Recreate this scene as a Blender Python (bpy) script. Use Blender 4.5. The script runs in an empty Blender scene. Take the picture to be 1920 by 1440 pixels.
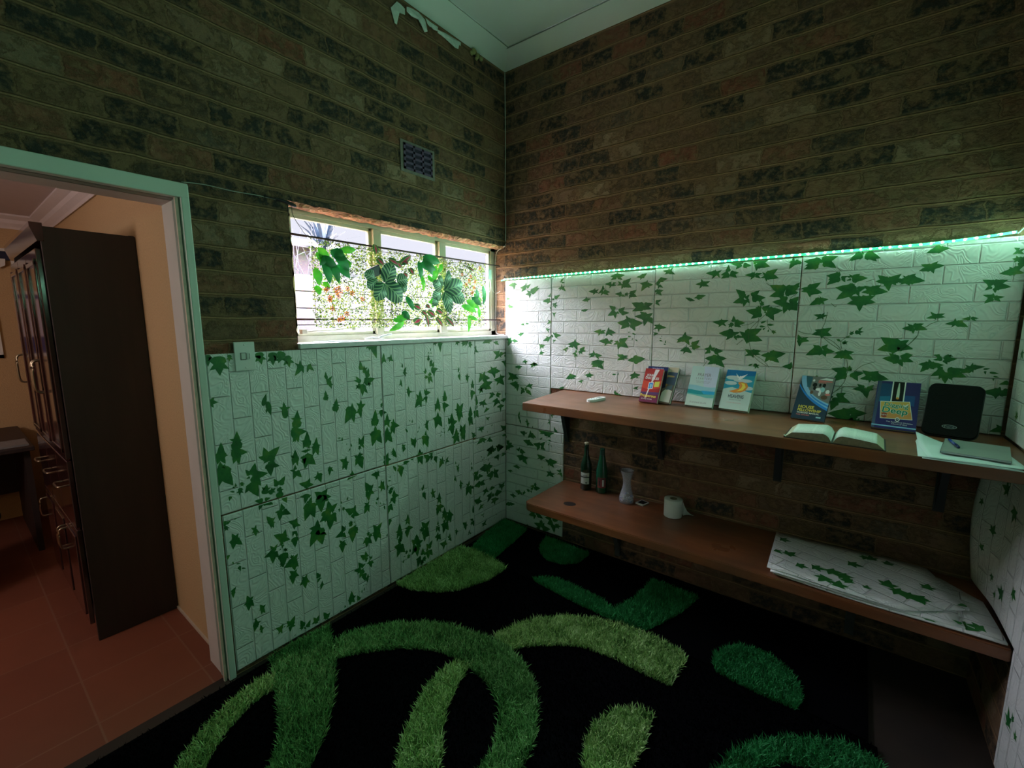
import bpy, bmesh, math, random
from mathutils import Vector, Matrix, Euler
random.seed(7)
PI = math.pi
SC = bpy.context.scene
COL = SC.collection

# ------------------------------------------------------------------ camera, world, lights, exposure
cam_d = bpy.data.cameras.new('camera'); cam = bpy.data.objects.new('camera', cam_d); COL.objects.link(cam)
cam_d.sensor_fit = 'HORIZONTAL'; cam_d.sensor_width = 36.0; cam_d.lens = 36.0 * 825.4447 / 1920.0
cam_d.clip_start = 0.02; cam_d.clip_end = 200
_yaw, _pit, _rol = math.radians(37.4187), math.radians(-8.0897), math.radians(-0.0698)
_f = Vector((-math.sin(_yaw) * math.cos(_pit), math.cos(_yaw) * math.cos(_pit), math.sin(_pit)))
_r = Vector((math.cos(_yaw), math.sin(_yaw), 0)); _u = _r.cross(_f)
_r2 = _r * math.cos(_rol) + _u * math.sin(_rol); _u2 = -_r * math.sin(_rol) + _u * math.cos(_rol)
cam.matrix_world = Matrix(((_r2.x, _u2.x, -_f.x, 2.0539), (_r2.y, _u2.y, -_f.y, -2.6073), (_r2.z, _u2.z, -_f.z, 1.5668), (0, 0, 0, 1)))
SC.camera = cam

W = bpy.data.worlds.new('daylight'); SC.world = W; W.use_nodes = True
_wt = W.node_tree; _bg = _wt.nodes['Background']
_tc = _wt.nodes.new('ShaderNodeTexCoord'); _sp = _wt.nodes.new('ShaderNodeSeparateXYZ'); _wt.links.new(_tc.outputs['Generated'], _sp.inputs[0])
_mr = _wt.nodes.new('ShaderNodeMapRange'); _mr.interpolation_type = 'SMOOTHSTEP'      # hazy horizon, bright high sky
for _i, _v in ((1, 0.25), (2, 0.41), (3, 0.84), (4, 56.0)): _mr.inputs[_i].default_value = _v
_wt.links.new(_sp.outputs[2], _mr.inputs[0]); _wt.links.new(_mr.outputs[0], _bg.inputs[1])
_bg.inputs[0].default_value = (0.86, 0.87, 1.0, 1)

SC.view_settings.view_transform = 'Standard'; SC.view_settings.look = 'None'
SC.view_settings.gamma = 1.0; SC.view_settings.exposure = 0.38
SC.view_settings.use_curve_mapping = False
try:
    SC.cycles.use_denoising = True; SC.cycles.denoiser = 'OPENIMAGEDENOISE'
    SC.cycles.sample_clamp_indirect = 6.0; SC.cycles.max_bounces = 8; SC.cycles.diffuse_bounces = 5
    SC.cycles.glossy_bounces = 3; SC.cycles.transparent_max_bounces = 12; SC.cycles.caustics_reflective = False; SC.cycles.caustics_refractive = False
except Exception: pass

def area(name, loc, rot, sx, sy, col, power):
    d = bpy.data.lights.new(name, 'AREA'); d.shape = 'RECTANGLE'; d.size = sx; d.size_y = sy; d.color = col; d.energy = power
    o = bpy.data.objects.new(name, d); COL.objects.link(o); o.location = loc; o.rotation_euler = rot
    return o
# daylight enters by the window: a sampling portal in the opening (gives no light of its own)
_po = area('window_portal', (-0.2, -0.79, 1.78), (0, -PI / 2, 0), 0.62, 1.55, (1, 1, 1), 1.0)
_po.data.cycles.is_portal = True
# unseen point light added to brighten the neighbouring room
_pl = bpy.data.lights.new('neighbour_room_fill', 'POINT'); _pl.energy = 24.0; _pl.color = (1.0, 0.84, 0.80); _pl.shadow_soft_size = 0.16
_po2 = bpy.data.objects.new('neighbour_room_fill', _pl); COL.objects.link(_po2); _po2.location = (-0.85, -3.9, 1.85)
LED_DIODE = 1150.0; LED_FILL = 290.0; LED_TAPE = 1.0

# ------------------------------------------------------------------ material helpers
MATS = {}
def nodes_of(name):
    m = bpy.data.materials.new(name); m.use_nodes = True; nt = m.node_tree
    return m, nt, nt.nodes['Principled BSDF']
def N(nt, t, **kw):
    n = nt.nodes.new(t)
    for k, v in kw.items():
        if k.startswith('i_'):
            n.inputs[int(k[2:])].default_value = v
        else: setattr(n, k, v)
    return n
def rgb(c): return (c[0], c[1], c[2], 1)
def mat(name, col, rough=0.6, metal=0.0, var=0.12, scale=30.0, bump=0.0, coat=0.0, trans=0.0, emit=None, es=0.0, spec=None):
    if name in MATS: return MATS[name]
    m, nt, b = nodes_of(name)
    b.inputs['Roughness'].default_value = rough; b.inputs['Metallic'].default_value = metal
    if spec is not None: b.inputs['Specular IOR Level'].default_value = spec
    if coat: b.inputs['Coat Weight'].default_value = coat
    if trans: b.inputs['Transmission Weight'].default_value = trans
    if emit: b.inputs['Emission Color'].default_value = rgb(emit); b.inputs['Emission Strength'].default_value = es
    tc = N(nt, 'ShaderNodeTexCoord'); nz = N(nt, 'ShaderNodeTexNoise'); nz.inputs['Scale'].default_value = scale; nz.inputs['Detail'].default_value = 4
    nt.links.new(tc.outputs['Object'], nz.inputs['Vector'])
    mx = N(nt, 'ShaderNodeMix', data_type='RGBA'); nt.links.new(nz.outputs['Fac'], mx.inputs[0])
    mx.inputs[6].default_value = rgb([max(0, c * (1 - var * 2)) for c in col]); mx.inputs[7].default_value = rgb([min(1, c * (1 + var * 2)) for c in col])
    nt.links.new(mx.outputs[2], b.inputs['Base Color'])
    if bump:
        bp = N(nt, 'ShaderNodeBump'); bp.inputs['Strength'].default_value = bump; bp.inputs['Distance'].default_value = 0.004
        nt.links.new(nz.outputs['Fac'], bp.inputs['Height']); nt.links.new(bp.outputs[0], b.inputs['Normal'])
    MATS[name] = m; return m
def math_n(nt, op, a, b=None, c=None):
    n = N(nt, 'ShaderNodeMath', operation=op)
    for i, v in enumerate((a, b, c)):
        if v is None: continue
        if isinstance(v, (int, float)): n.inputs[i].default_value = v
        else: nt.links.new(v, n.inputs[i])
    return n.outputs[0]
def ramp(nt, fac, stops, interp='LINEAR'):
    r = N(nt, 'ShaderNodeValToRGB'); nt.links.new(fac, r.inputs[0]); cr = r.color_ramp; cr.interpolation = interp
    while len(cr.elements) < len(stops): cr.elements.new(0.5)
    for e, (p, c) in zip(cr.elements, stops): e.position = p; e.color = rgb(c) if len(c) == 3 else c
    return r.outputs[0]
def mixc(nt, fac, a, b):
    n = N(nt, 'ShaderNodeMix', data_type='RGBA')
    for i, v in ((0, fac), (6, a), (7, b)):
        if isinstance(v, (int, float)): n.inputs[i].default_value = v
        elif isinstance(v, tuple): n.inputs[i].default_value = rgb(v)
        else: nt.links.new(v, n.inputs[i])
    return n.outputs[2]

def brick_material():
    m, nt, b = nodes_of('rough_brick'); L = nt.links.new
    uv = N(nt, 'ShaderNodeUVMap'); uvo = uv.outputs[0]
    nz = N(nt, 'ShaderNodeTexNoise'); nz.inputs['Scale'].default_value = 7; nz.inputs['Detail'].default_value = 3; L(uvo, nz.inputs['Vector'])
    sb = N(nt, 'ShaderNodeVectorMath', operation='SUBTRACT'); L(nz.outputs['Color'], sb.inputs[0]); sb.inputs[1].default_value = (.5, .5, .5)
    ml = N(nt, 'ShaderNodeVectorMath', operation='MULTIPLY'); L(sb.outputs[0], ml.inputs[0]); ml.inputs[1].default_value = (.07, .016, 0)
    ad = N(nt, 'ShaderNodeVectorMath', operation='ADD'); L(uvo, ad.inputs[0]); L(ml.outputs[0], ad.inputs[1])
    fine = N(nt, 'ShaderNodeTexNoise'); fine.inputs['Scale'].default_value = 60; fine.inputs['Detail'].default_value = 6; fine.inputs['Roughness'].default_value = .65; L(uvo, fine.inputs['Vector'])
    ml2 = N(nt, 'ShaderNodeVectorMath', operation='MULTIPLY_ADD'); L(fine.outputs['Color'], ml2.inputs[0]); ml2.inputs[1].default_value = (.030, .020, 0); L(ad.outputs[0], ml2.inputs[2])
    bt = N(nt, 'ShaderNodeTexBrick'); L(ml2.outputs[0], bt.inputs['Vector']); bt.inputs['Scale'].default_value = 1
    bt.offset = .5; bt.inputs['Brick Width'].default_value = .205; bt.inputs['Row Height'].default_value = .0933
    bt.inputs['Mortar Size'].default_value = .007; bt.inputs['Mortar Smooth'].default_value = .6; bt.inputs['Bias'].default_value = 0
    bt.inputs['Color1'].default_value = (0, 0, 0, 1); bt.inputs['Color2'].default_value = (1, 1, 1, 1); bt.inputs['Mortar'].default_value = (.5, .5, .5, 1)
    bc = N(nt, 'ShaderNodeTexBrick'); L(ml2.outputs[0], bc.inputs['Vector']); bc.inputs['Scale'].default_value = 1; bc.offset = .5; bc.inputs['Brick Width'].default_value = .205; bc.inputs['Row Height'].default_value = .0933
    bc.inputs['Mortar Size'].default_value = 0; bc.inputs['Bias'].default_value = 0; bc.inputs['Color1'].default_value = (0, 0, 0, 1); bc.inputs['Color2'].default_value = (1, 1, 1, 1)
    col = ramp(nt, bc.outputs['Color'], [(0, (.022, .021, .019)), (.22, (.034, .031, .027)), (.28, (.13, .075, .046)), (.40, (.235, .13, .075)), (.50, (.24, .075, .045)), (.60, (.20, .115, .068)), (.66, (.030, .028, .024)), (.80, (.045, .038, .031)), (.86, (.34, .22, .14)), (1, (.15, .07, .045))])
    med = N(nt, 'ShaderNodeTexNoise'); med.inputs['Scale'].default_value = 28; med.inputs['Detail'].default_value = 5; med.inputs['Roughness'].default_value = .7; L(uvo, med.inputs['Vector'])
    col = mixc(nt, ramp(nt, med.outputs['Fac'], [(.46, (0, 0, 0)), (.66, (.75, .75, .75))]), col, (.27, .155, .088))
    col = mixc(nt, ramp(nt, med.outputs['Fac'], [(.30, (.7, .7, .7)), (.42, (0, 0, 0))]), col, (.045, .034, .026))
    smear = N(nt, 'ShaderNodeTexNoise'); smear.inputs['Scale'].default_value = 11; smear.inputs['Detail'].default_value = 8; smear.inputs['Roughness'].default_value = .68; L(ad.outputs[0], smear.inputs['Vector'])
    sep = N(nt, 'ShaderNodeSeparateXYZ'); L(ad.outputs[0], sep.inputs[0])
    fr = math_n(nt, 'FRACT', math_n(nt, 'DIVIDE', math_n(nt, 'ADD', sep.outputs[1], .0933 * 40 + .006), .0933))
    band = ramp(nt, fr, [(0, (.9, .9, .9)), (.10, (1, 1, 1)), (.22, (0, 0, 0)), (.86, (0, 0, 0)), (1, (.9, .9, .9))])
    band = math_n(nt, 'MULTIPLY', band, ramp(nt, smear.outputs['Fac'], [(.36, (.25, .25, .25)), (.52, (1, 1, 1))]))
    mask = math_n(nt, 'MAXIMUM', math_n(nt, 'MULTIPLY', ramp(nt, smear.outputs['Fac'], [(.49, (0, 0, 0)), (.57, (1, 1, 1))]), .8), band)
    mask = math_n(nt, 'MAXIMUM', mask, math_n(nt, 'MULTIPLY', bt.outputs['Fac'], .7))
    mort = mixc(nt, fine.outputs['Fac'], (.15, .082, .044), (.285, .165, .088))
    col = mixc(nt, mask, col, mort)
    ledge = ramp(nt, fr, [(0, (0, 0, 0)), (.015, (1, 1, 1)), (.075, (1, 1, 1)), (.11, (0, 0, 0))])
    col = mixc(nt, math_n(nt, 'MULTIPLY', ledge, .62), col, (.44, .25, .135))
    wn = N(nt, 'ShaderNodeTexNoise'); wn.inputs['Scale'].default_value = 5; wn.inputs['Detail'].default_value = 9; wn.inputs['Roughness'].default_value = .75; L(uvo, wn.inputs['Vector'])
    col = mixc(nt, ramp(nt, wn.outputs['Fac'], [(.70, (0, 0, 0)), (.72, (1, 1, 1))]), col, (.62, .62, .58))
    L(col, b.inputs['Base Color']); b.inputs['Roughness'].default_value = .82; b.inputs['Specular IOR Level'].default_value = .3
    h = math_n(nt, 'ADD', math_n(nt, 'MULTIPLY', math_n(nt, 'SUBTRACT', 1, mask), .6), math_n(nt, 'MULTIPLY', ledge, 1.1))
    h = math_n(nt, 'ADD', h, math_n(nt, 'MULTIPLY', fine.outputs['Fac'], .7))
    bp = N(nt, 'ShaderNodeBump'); bp.inputs['Strength'].default_value = 1.0; bp.inputs['Distance'].default_value = .013
    L(h, bp.inputs['Height']); L(bp.outputs[0], b.inputs['Normal']); return m

def foam_material():
    m, nt, b = nodes_of('embossed_foam_brick'); L = nt.links.new
    uv = N(nt, 'ShaderNodeUVMap'); uvo = uv.outputs[0]
    bt = N(nt, 'ShaderNodeTexBrick'); L(uvo, bt.inputs['Vector']); bt.inputs['Scale'].default_value = 1; bt.offset = .5
    bt.inputs['Brick Width'].default_value = .2; bt.inputs['Row Height'].default_value = .077; bt.inputs['Mortar Size'].default_value = .0042; bt.inputs['Mortar Smooth'].default_value = .8
    nz = N(nt, 'ShaderNodeTexNoise'); nz.inputs['Scale'].default_value = 10; nz.inputs['Detail'].default_value = 1.5; nz.inputs['Distortion'].default_value = 1.1; L(uvo, nz.inputs['Vector'])
    s = math_n(nt, 'SINE', math_n(nt, 'MULTIPLY', nz.outputs['Fac'], 36.0))
    s = math_n(nt, 'POWER', math_n(nt, 'ABSOLUTE', s), 2.5)
    h = math_n(nt, 'ADD', math_n(nt, 'MULTIPLY', math_n(nt, 'MULTIPLY', s, math_n(nt, 'SUBTRACT', 1, bt.outputs['Fac'])), .17), math_n(nt, 'MULTIPLY', math_n(nt, 'SUBTRACT', 1, bt.outputs['Fac']), 1.0))
    bp = N(nt, 'ShaderNodeBump'); bp.inputs['Strength'].default_value = .85; bp.inputs['Distance'].default_value = .008
    L(h, bp.inputs['Height']); L(bp.outputs[0], b.inputs['Normal'])
    b.inputs['Base Color'].default_value = (.80, .80, .80, 1); b.inputs['Roughness'].default_value = .42
    return m

def leaf_print_material():
    m, nt, b = nodes_of('printed_ivy_leaf'); L = nt.links.new
    uv = N(nt, 'ShaderNodeUVMap'); nz = N(nt, 'ShaderNodeTexNoise'); nz.inputs['Scale'].default_value = 16; nz.inputs['Detail'].default_value = 3; L(uv.outputs[0], nz.inputs['Vector'])
    col = ramp(nt, nz.outputs['Fac'], [(.28, (.012, .12, .028)), (.46, (.022, .20, .042)), (.60, (.055, .26, .045)), (.74, (.17, .32, .05))])
    f = N(nt, 'ShaderNodeTexNoise'); f.inputs['Scale'].default_value = 90; f.inputs['Detail'].default_value = 2; L(uv.outputs[0], f.inputs['Vector'])
    col = mixc(nt, math_n(nt, 'MULTIPLY', f.outputs['Fac'], .45), col, (.006, .04, .012))
    L(col, b.inputs['Base Color']); b.inputs['Roughness'].default_value = .45
    bp = N(nt, 'ShaderNodeBump'); bp.inputs['Strength'].default_value = .2; bp.inputs['Distance'].default_value = .003; L(f.outputs['Fac'], bp.inputs['Height']); L(bp.outputs[0], b.inputs['Normal'])
    return m

def wood_material(name, c1, c2, rough, grain=(2.0, 26.0, 26.0), coat=0.0, patch=None):
    m, nt, b = nodes_of(name); L = nt.links.new
    tc = N(nt, 'ShaderNodeTexCoord'); mp = N(nt, 'ShaderNodeMapping'); L(tc.outputs['Object'], mp.inputs[0]); mp.inputs['Scale'].default_value = grain
    nz = N(nt, 'ShaderNodeTexNoise'); nz.inputs['Scale'].default_value = 1; nz.inputs['Detail'].default_value = 7; nz.inputs['Distortion'].default_value = .6; L(mp.outputs[0], nz.inputs['Vector'])
    col = ramp(nt, nz.outputs['Fac'], [(.3, c1), (.7, c2)])
    if patch:
        pz = N(nt, 'ShaderNodeTexNoise'); pz.inputs['Scale'].default_value = 3.2; pz.inputs['Detail'].default_value = 5; L(tc.outputs['Object'], pz.inputs['Vector'])
        col = mixc(nt, ramp(nt, pz.outputs['Fac'], [(.42, (0, 0, 0)), (.72, (.85, .85, .85))]), col, patch)
        rr = ramp(nt, pz.outputs['Fac'], [(.35, (rough, rough, rough)), (.7, (rough + .15,) * 3)]); L(rr, b.inputs['Roughness'])
    else: b.inputs['Roughness'].default_value = rough
    L(col, b.inputs['Base Color'])
    if coat: b.inputs['Coat Weight'].default_value = coat; b.inputs['Coat Roughness'].default_value = .15
    bp = N(nt, 'ShaderNodeBump'); bp.inputs['Strength'].default_value = .12; bp.inputs['Distance'].default_value = .002; L(nz.outputs['Fac'], bp.inputs['Height']); L(bp.outputs[0], b.inputs['Normal'])
    return m

def pile_material(name, dark, mid, light, spec=.3):
    m, nt, b = nodes_of(name); L = nt.links.new; b.inputs['Specular IOR Level'].default_value = spec
    g = N(nt, 'ShaderNodeNewGeometry'); tc = N(nt, 'ShaderNodeTexCoord')
    nz = N(nt, 'ShaderNodeTexNoise'); nz.inputs['Scale'].default_value = 14; nz.inputs['Detail'].default_value = 3; L(tc.outputs['Object'], nz.inputs['Vector'])
    v = math_n(nt, 'ADD', math_n(nt, 'MULTIPLY', g.outputs['Random Per Island'], .45), math_n(nt, 'MULTIPLY', nz.outputs['Fac'], .75))
    L(ramp(nt, v, [(.3, dark), (.62, mid), (.95, light)]), b.inputs['Base Color']); b.inputs['Roughness'].default_value = .6
    return m
def foliage_material(name, stops, transl=.5, scale=40):
    m, nt, b = nodes_of(name); L = nt.links.new
    g = N(nt, 'ShaderNodeNewGeometry'); tc = N(nt, 'ShaderNodeTexCoord')
    nz = N(nt, 'ShaderNodeTexNoise'); nz.inputs['Scale'].default_value = scale; L(tc.outputs['Object'], nz.inputs['Vector'])
    v = math_n(nt, 'ADD', math_n(nt, 'MULTIPLY', g.outputs['Random Per Island'], .6), math_n(nt, 'MULTIPLY', nz.outputs['Fac'], .4))
    c = ramp(nt, v, stops); L(c, b.inputs['Base Color']); b.inputs['Roughness'].default_value = .4
    t = N(nt, 'ShaderNodeBsdfTranslucent'); L(c, t.inputs[0]); ms = N(nt, 'ShaderNodeMixShader'); ms.inputs[0].default_value = transl
    L(b.outputs[0], ms.inputs[1]); L(t.outputs[0], ms.inputs[2]); L(ms.outputs[0], nt.nodes['Material Output'].inputs[0])
    return m

BRICK = brick_material(); FOAM = foam_material(); LEAF = leaf_print_material()
SHELF = wood_material('varnished_shelf_board', (.17, .052, .020), (.29, .10, .040), .27, grain=(2.2, 16, 16), patch=(.11, .058, .034))
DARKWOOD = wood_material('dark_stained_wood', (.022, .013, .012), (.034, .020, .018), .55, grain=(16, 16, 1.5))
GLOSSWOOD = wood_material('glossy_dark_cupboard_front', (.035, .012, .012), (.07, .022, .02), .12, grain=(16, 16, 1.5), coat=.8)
STEEL_CREAM = mat('cream_painted_steel', (.50, .49, .40), .45, var=.05)
WHITE = mat('white_paint', (.72, .72, .70), .5, var=.04)
FRAME = mat('pale_door_frame_paint', (.62, .68, .62), .45, var=.05, scale=6)
CREAMTRIM = mat('cream_trim_paint', (.72, .60, .50), .5)
PLASTIC_W = mat('white_plastic', (.75, .76, .75), .35, var=.03)
BLACK = mat('black_plastic', (.012, .012, .014), .4)
BRACKET = mat('dark_steel_bracket', (.018, .019, .022), .5, var=.2)
BRACKET2 = mat('grey_steel_bracket', (.07, .072, .072), .55, var=.25)

# ------------------------------------------------------------------ mesh helpers
def link(name, bm, mats, parent=None, smooth=False):
    me = bpy.data.meshes.new(name); bm.to_mesh(me); bm.free()
    if not isinstance(mats, (list, tuple)): mats = [mats]
    for m in mats: me.materials.append(m)
    if smooth:
        for p in me.polygons: p.use_smooth = True
    o = bpy.data.objects.new(name, me); COL.objects.link(o)
    if parent is not None: o.parent = parent
    return o
def tag(o, label=None, cat=None, group=None, kind=None):
    if label: o['label'] = label
    if cat: o['category'] = cat
    if group: o['group'] = group
    if kind: o['kind'] = kind
    return o
def thing(name, label, cat, loc=(0, 0, 0), rotz=0, group=None):
    o = bpy.data.objects.new(name, None); COL.objects.link(o); o.location = loc; o.rotation_euler = (0, 0, rotz); o.empty_display_size = .05
    return tag(o, label, cat, group)
def struct(o, label=None): 
    o['kind'] = 'structure'
    if label: o['label'] = label
    return o
def box(bm, x0, x1, y0, y1, z0, z1, mi=0, bevel=0.0, M=None):
    r = bmesh.ops.create_cube(bm, size=1.0)['verts']
    sx, sy, sz = x1 - x0, y1 - y0, z1 - z0
    for v in r: v.co = Vector(((v.co.x + .5) * sx + x0, (v.co.y + .5) * sy + y0, (v.co.z + .5) * sz + z0))
    fs = set(f for v in r for f in v.link_faces)
    for f in fs: f.material_index = mi
    if bevel > 0:
        es = list(set(e for f in fs for e in f.edges))
        res = bmesh.ops.bevel(bm, geom=es, offset=bevel, segments=2, affect='EDGES', profile=.5)
        for f in res['faces']: f.material_index = mi
        vs = set(v for f in fs if f.is_valid for v in f.verts) | set(res['verts'])
    else: vs = set(r)
    if M is not None:
        for v in vs: v.co = M @ v.co
    return vs
def poly(bm, pts, mi=0, M=None):
    vs = [bm.verts.new(M @ Vector(p) if M is not None else Vector(p)) for p in pts]
    f = bm.faces.new(vs); f.material_index = mi; return f
def prism(bm, pts, d, mi=0, M=None):
    """pts 3D coplanar outline, d extrusion vector"""
    d = Vector(d); a = [Vector(p) for p in pts]; b = [p + d for p in a]
    if M is not None: a = [M @ p for p in a]; b = [M @ p for p in b]
    va = [bm.verts.new(p) for p in a]; vb = [bm.verts.new(p) for p in b]; n = len(a)
    fs = [bm.faces.new(va), bm.faces.new(vb[::-1])]
    for i in range(n): fs.append(bm.faces.new((va[i], vb[i], vb[(i + 1) % n], va[(i + 1) % n])))
    for f in fs: f.material_index = mi
def lathe(bm, prof, seg=28, M=None, mi=0, cap=True):
    rings = []
    for r, z in prof:
        rings.append([bm.verts.new((M @ Vector((r * math.cos(2 * PI * k / seg), r * math.sin(2 * PI * k / seg), z))) if M is not None else Vector((r * math.cos(2 * PI * k / seg), r * math.sin(2 * PI * k / seg), z))) for k in range(seg)])
    for a, b in zip(rings, rings[1:]):
        for k in range(seg):
            f = bm.faces.new((a[k], a[(k + 1) % seg], b[(k + 1) % seg], b[k])); f.material_index = mi; f.smooth = True
    if cap:
        for rg in (rings[0][::-1], rings[-1]):
            f = bm.faces.new(rg); f.material_index = mi
def tube(bm, pts, r, seg=6, mi=0):
    pts = [Vector(p) for p in pts]; prev = None; rings = []
    for i, p in enumerate(pts):
        d = (pts[min(i + 1, len(pts) - 1)] - pts[max(i - 1, 0)]).normalized()
        a = d.cross(Vector((0, 0, 1)))
        if a.length < .05: a = d.cross(Vector((0, 1, 0)))
        a.normalize(); b = d.cross(a)
        rr = r[i] if isinstance(r, (list, tuple)) else r
        rings.append([bm.verts.new(p + (a * math.cos(2 * PI * k / seg) + b * math.sin(2 * PI * k / seg)) * rr) for k in range(seg)])
    for a, b in zip(rings, rings[1:]):
        for k in range(seg):
            f = bm.faces.new((a[k], a[(k + 1) % seg], b[(k + 1) % seg], b[k])); f.material_index = mi; f.smooth = True
    for rg in (rings[0][::-1], rings[-1]): bm.faces.new(rg).material_index = mi
def smooth_path(pts, n=6):
    P = [Vector(p) for p in pts]; out = []
    for i in range(len(P) - 1):
        p0, p1, p2, p3 = P[max(i - 1, 0)], P[i], P[i + 1], P[min(i + 2, len(P) - 1)]
        for k in range(n):
            t = k / n; out.append(.5 * ((2 * p1) + (p2 - p0) * t + (2 * p0 - 5 * p1 + 4 * p2 - p3) * t * t + (3 * p1 - p0 - 3 * p2 + p3) * t ** 3))
    out.append(P[-1]); return out
def uv_set(me, fn):
    uvl = me.uv_layers.new(name='UVMap')
    for p in me.polygons:
        for li in p.loop_indices:
            uvl.data[li].uv = fn(me.vertices[me.loops[li].vertex_index].co, p.normal)
def wall_uv(co, n):
    if abs(n.x) > .7: return (co.y, co.z)
    if abs(n.y) > .7: return (co.x, co.z)
    return (co.x * 1.0, co.y)
def new(): return bmesh.new()
def text_into(bm, s, size, M, mi=0, align='CENTER', squeeze=1.0, bold=0.0):
    cu = bpy.data.curves.new('tmp_text', 'FONT'); cu.body = s; cu.size = size; cu.align_x = align; cu.resolution_u = 3
    if bold: cu.offset = bold * 7 * size
    o = bpy.data.objects.new('tmp_text', cu); me = o.to_mesh()
    vs = [bm.verts.new(M @ Vector((v.co.x * squeeze, v.co.y, 0))) for v in me.vertices]
    for p in me.polygons:
        try: bm.faces.new([vs[i] for i in p.vertices]).material_index = mi
        except ValueError: pass
    o.to_mesh_clear(); bpy.data.objects.remove(o); bpy.data.curves.remove(cu)

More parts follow.
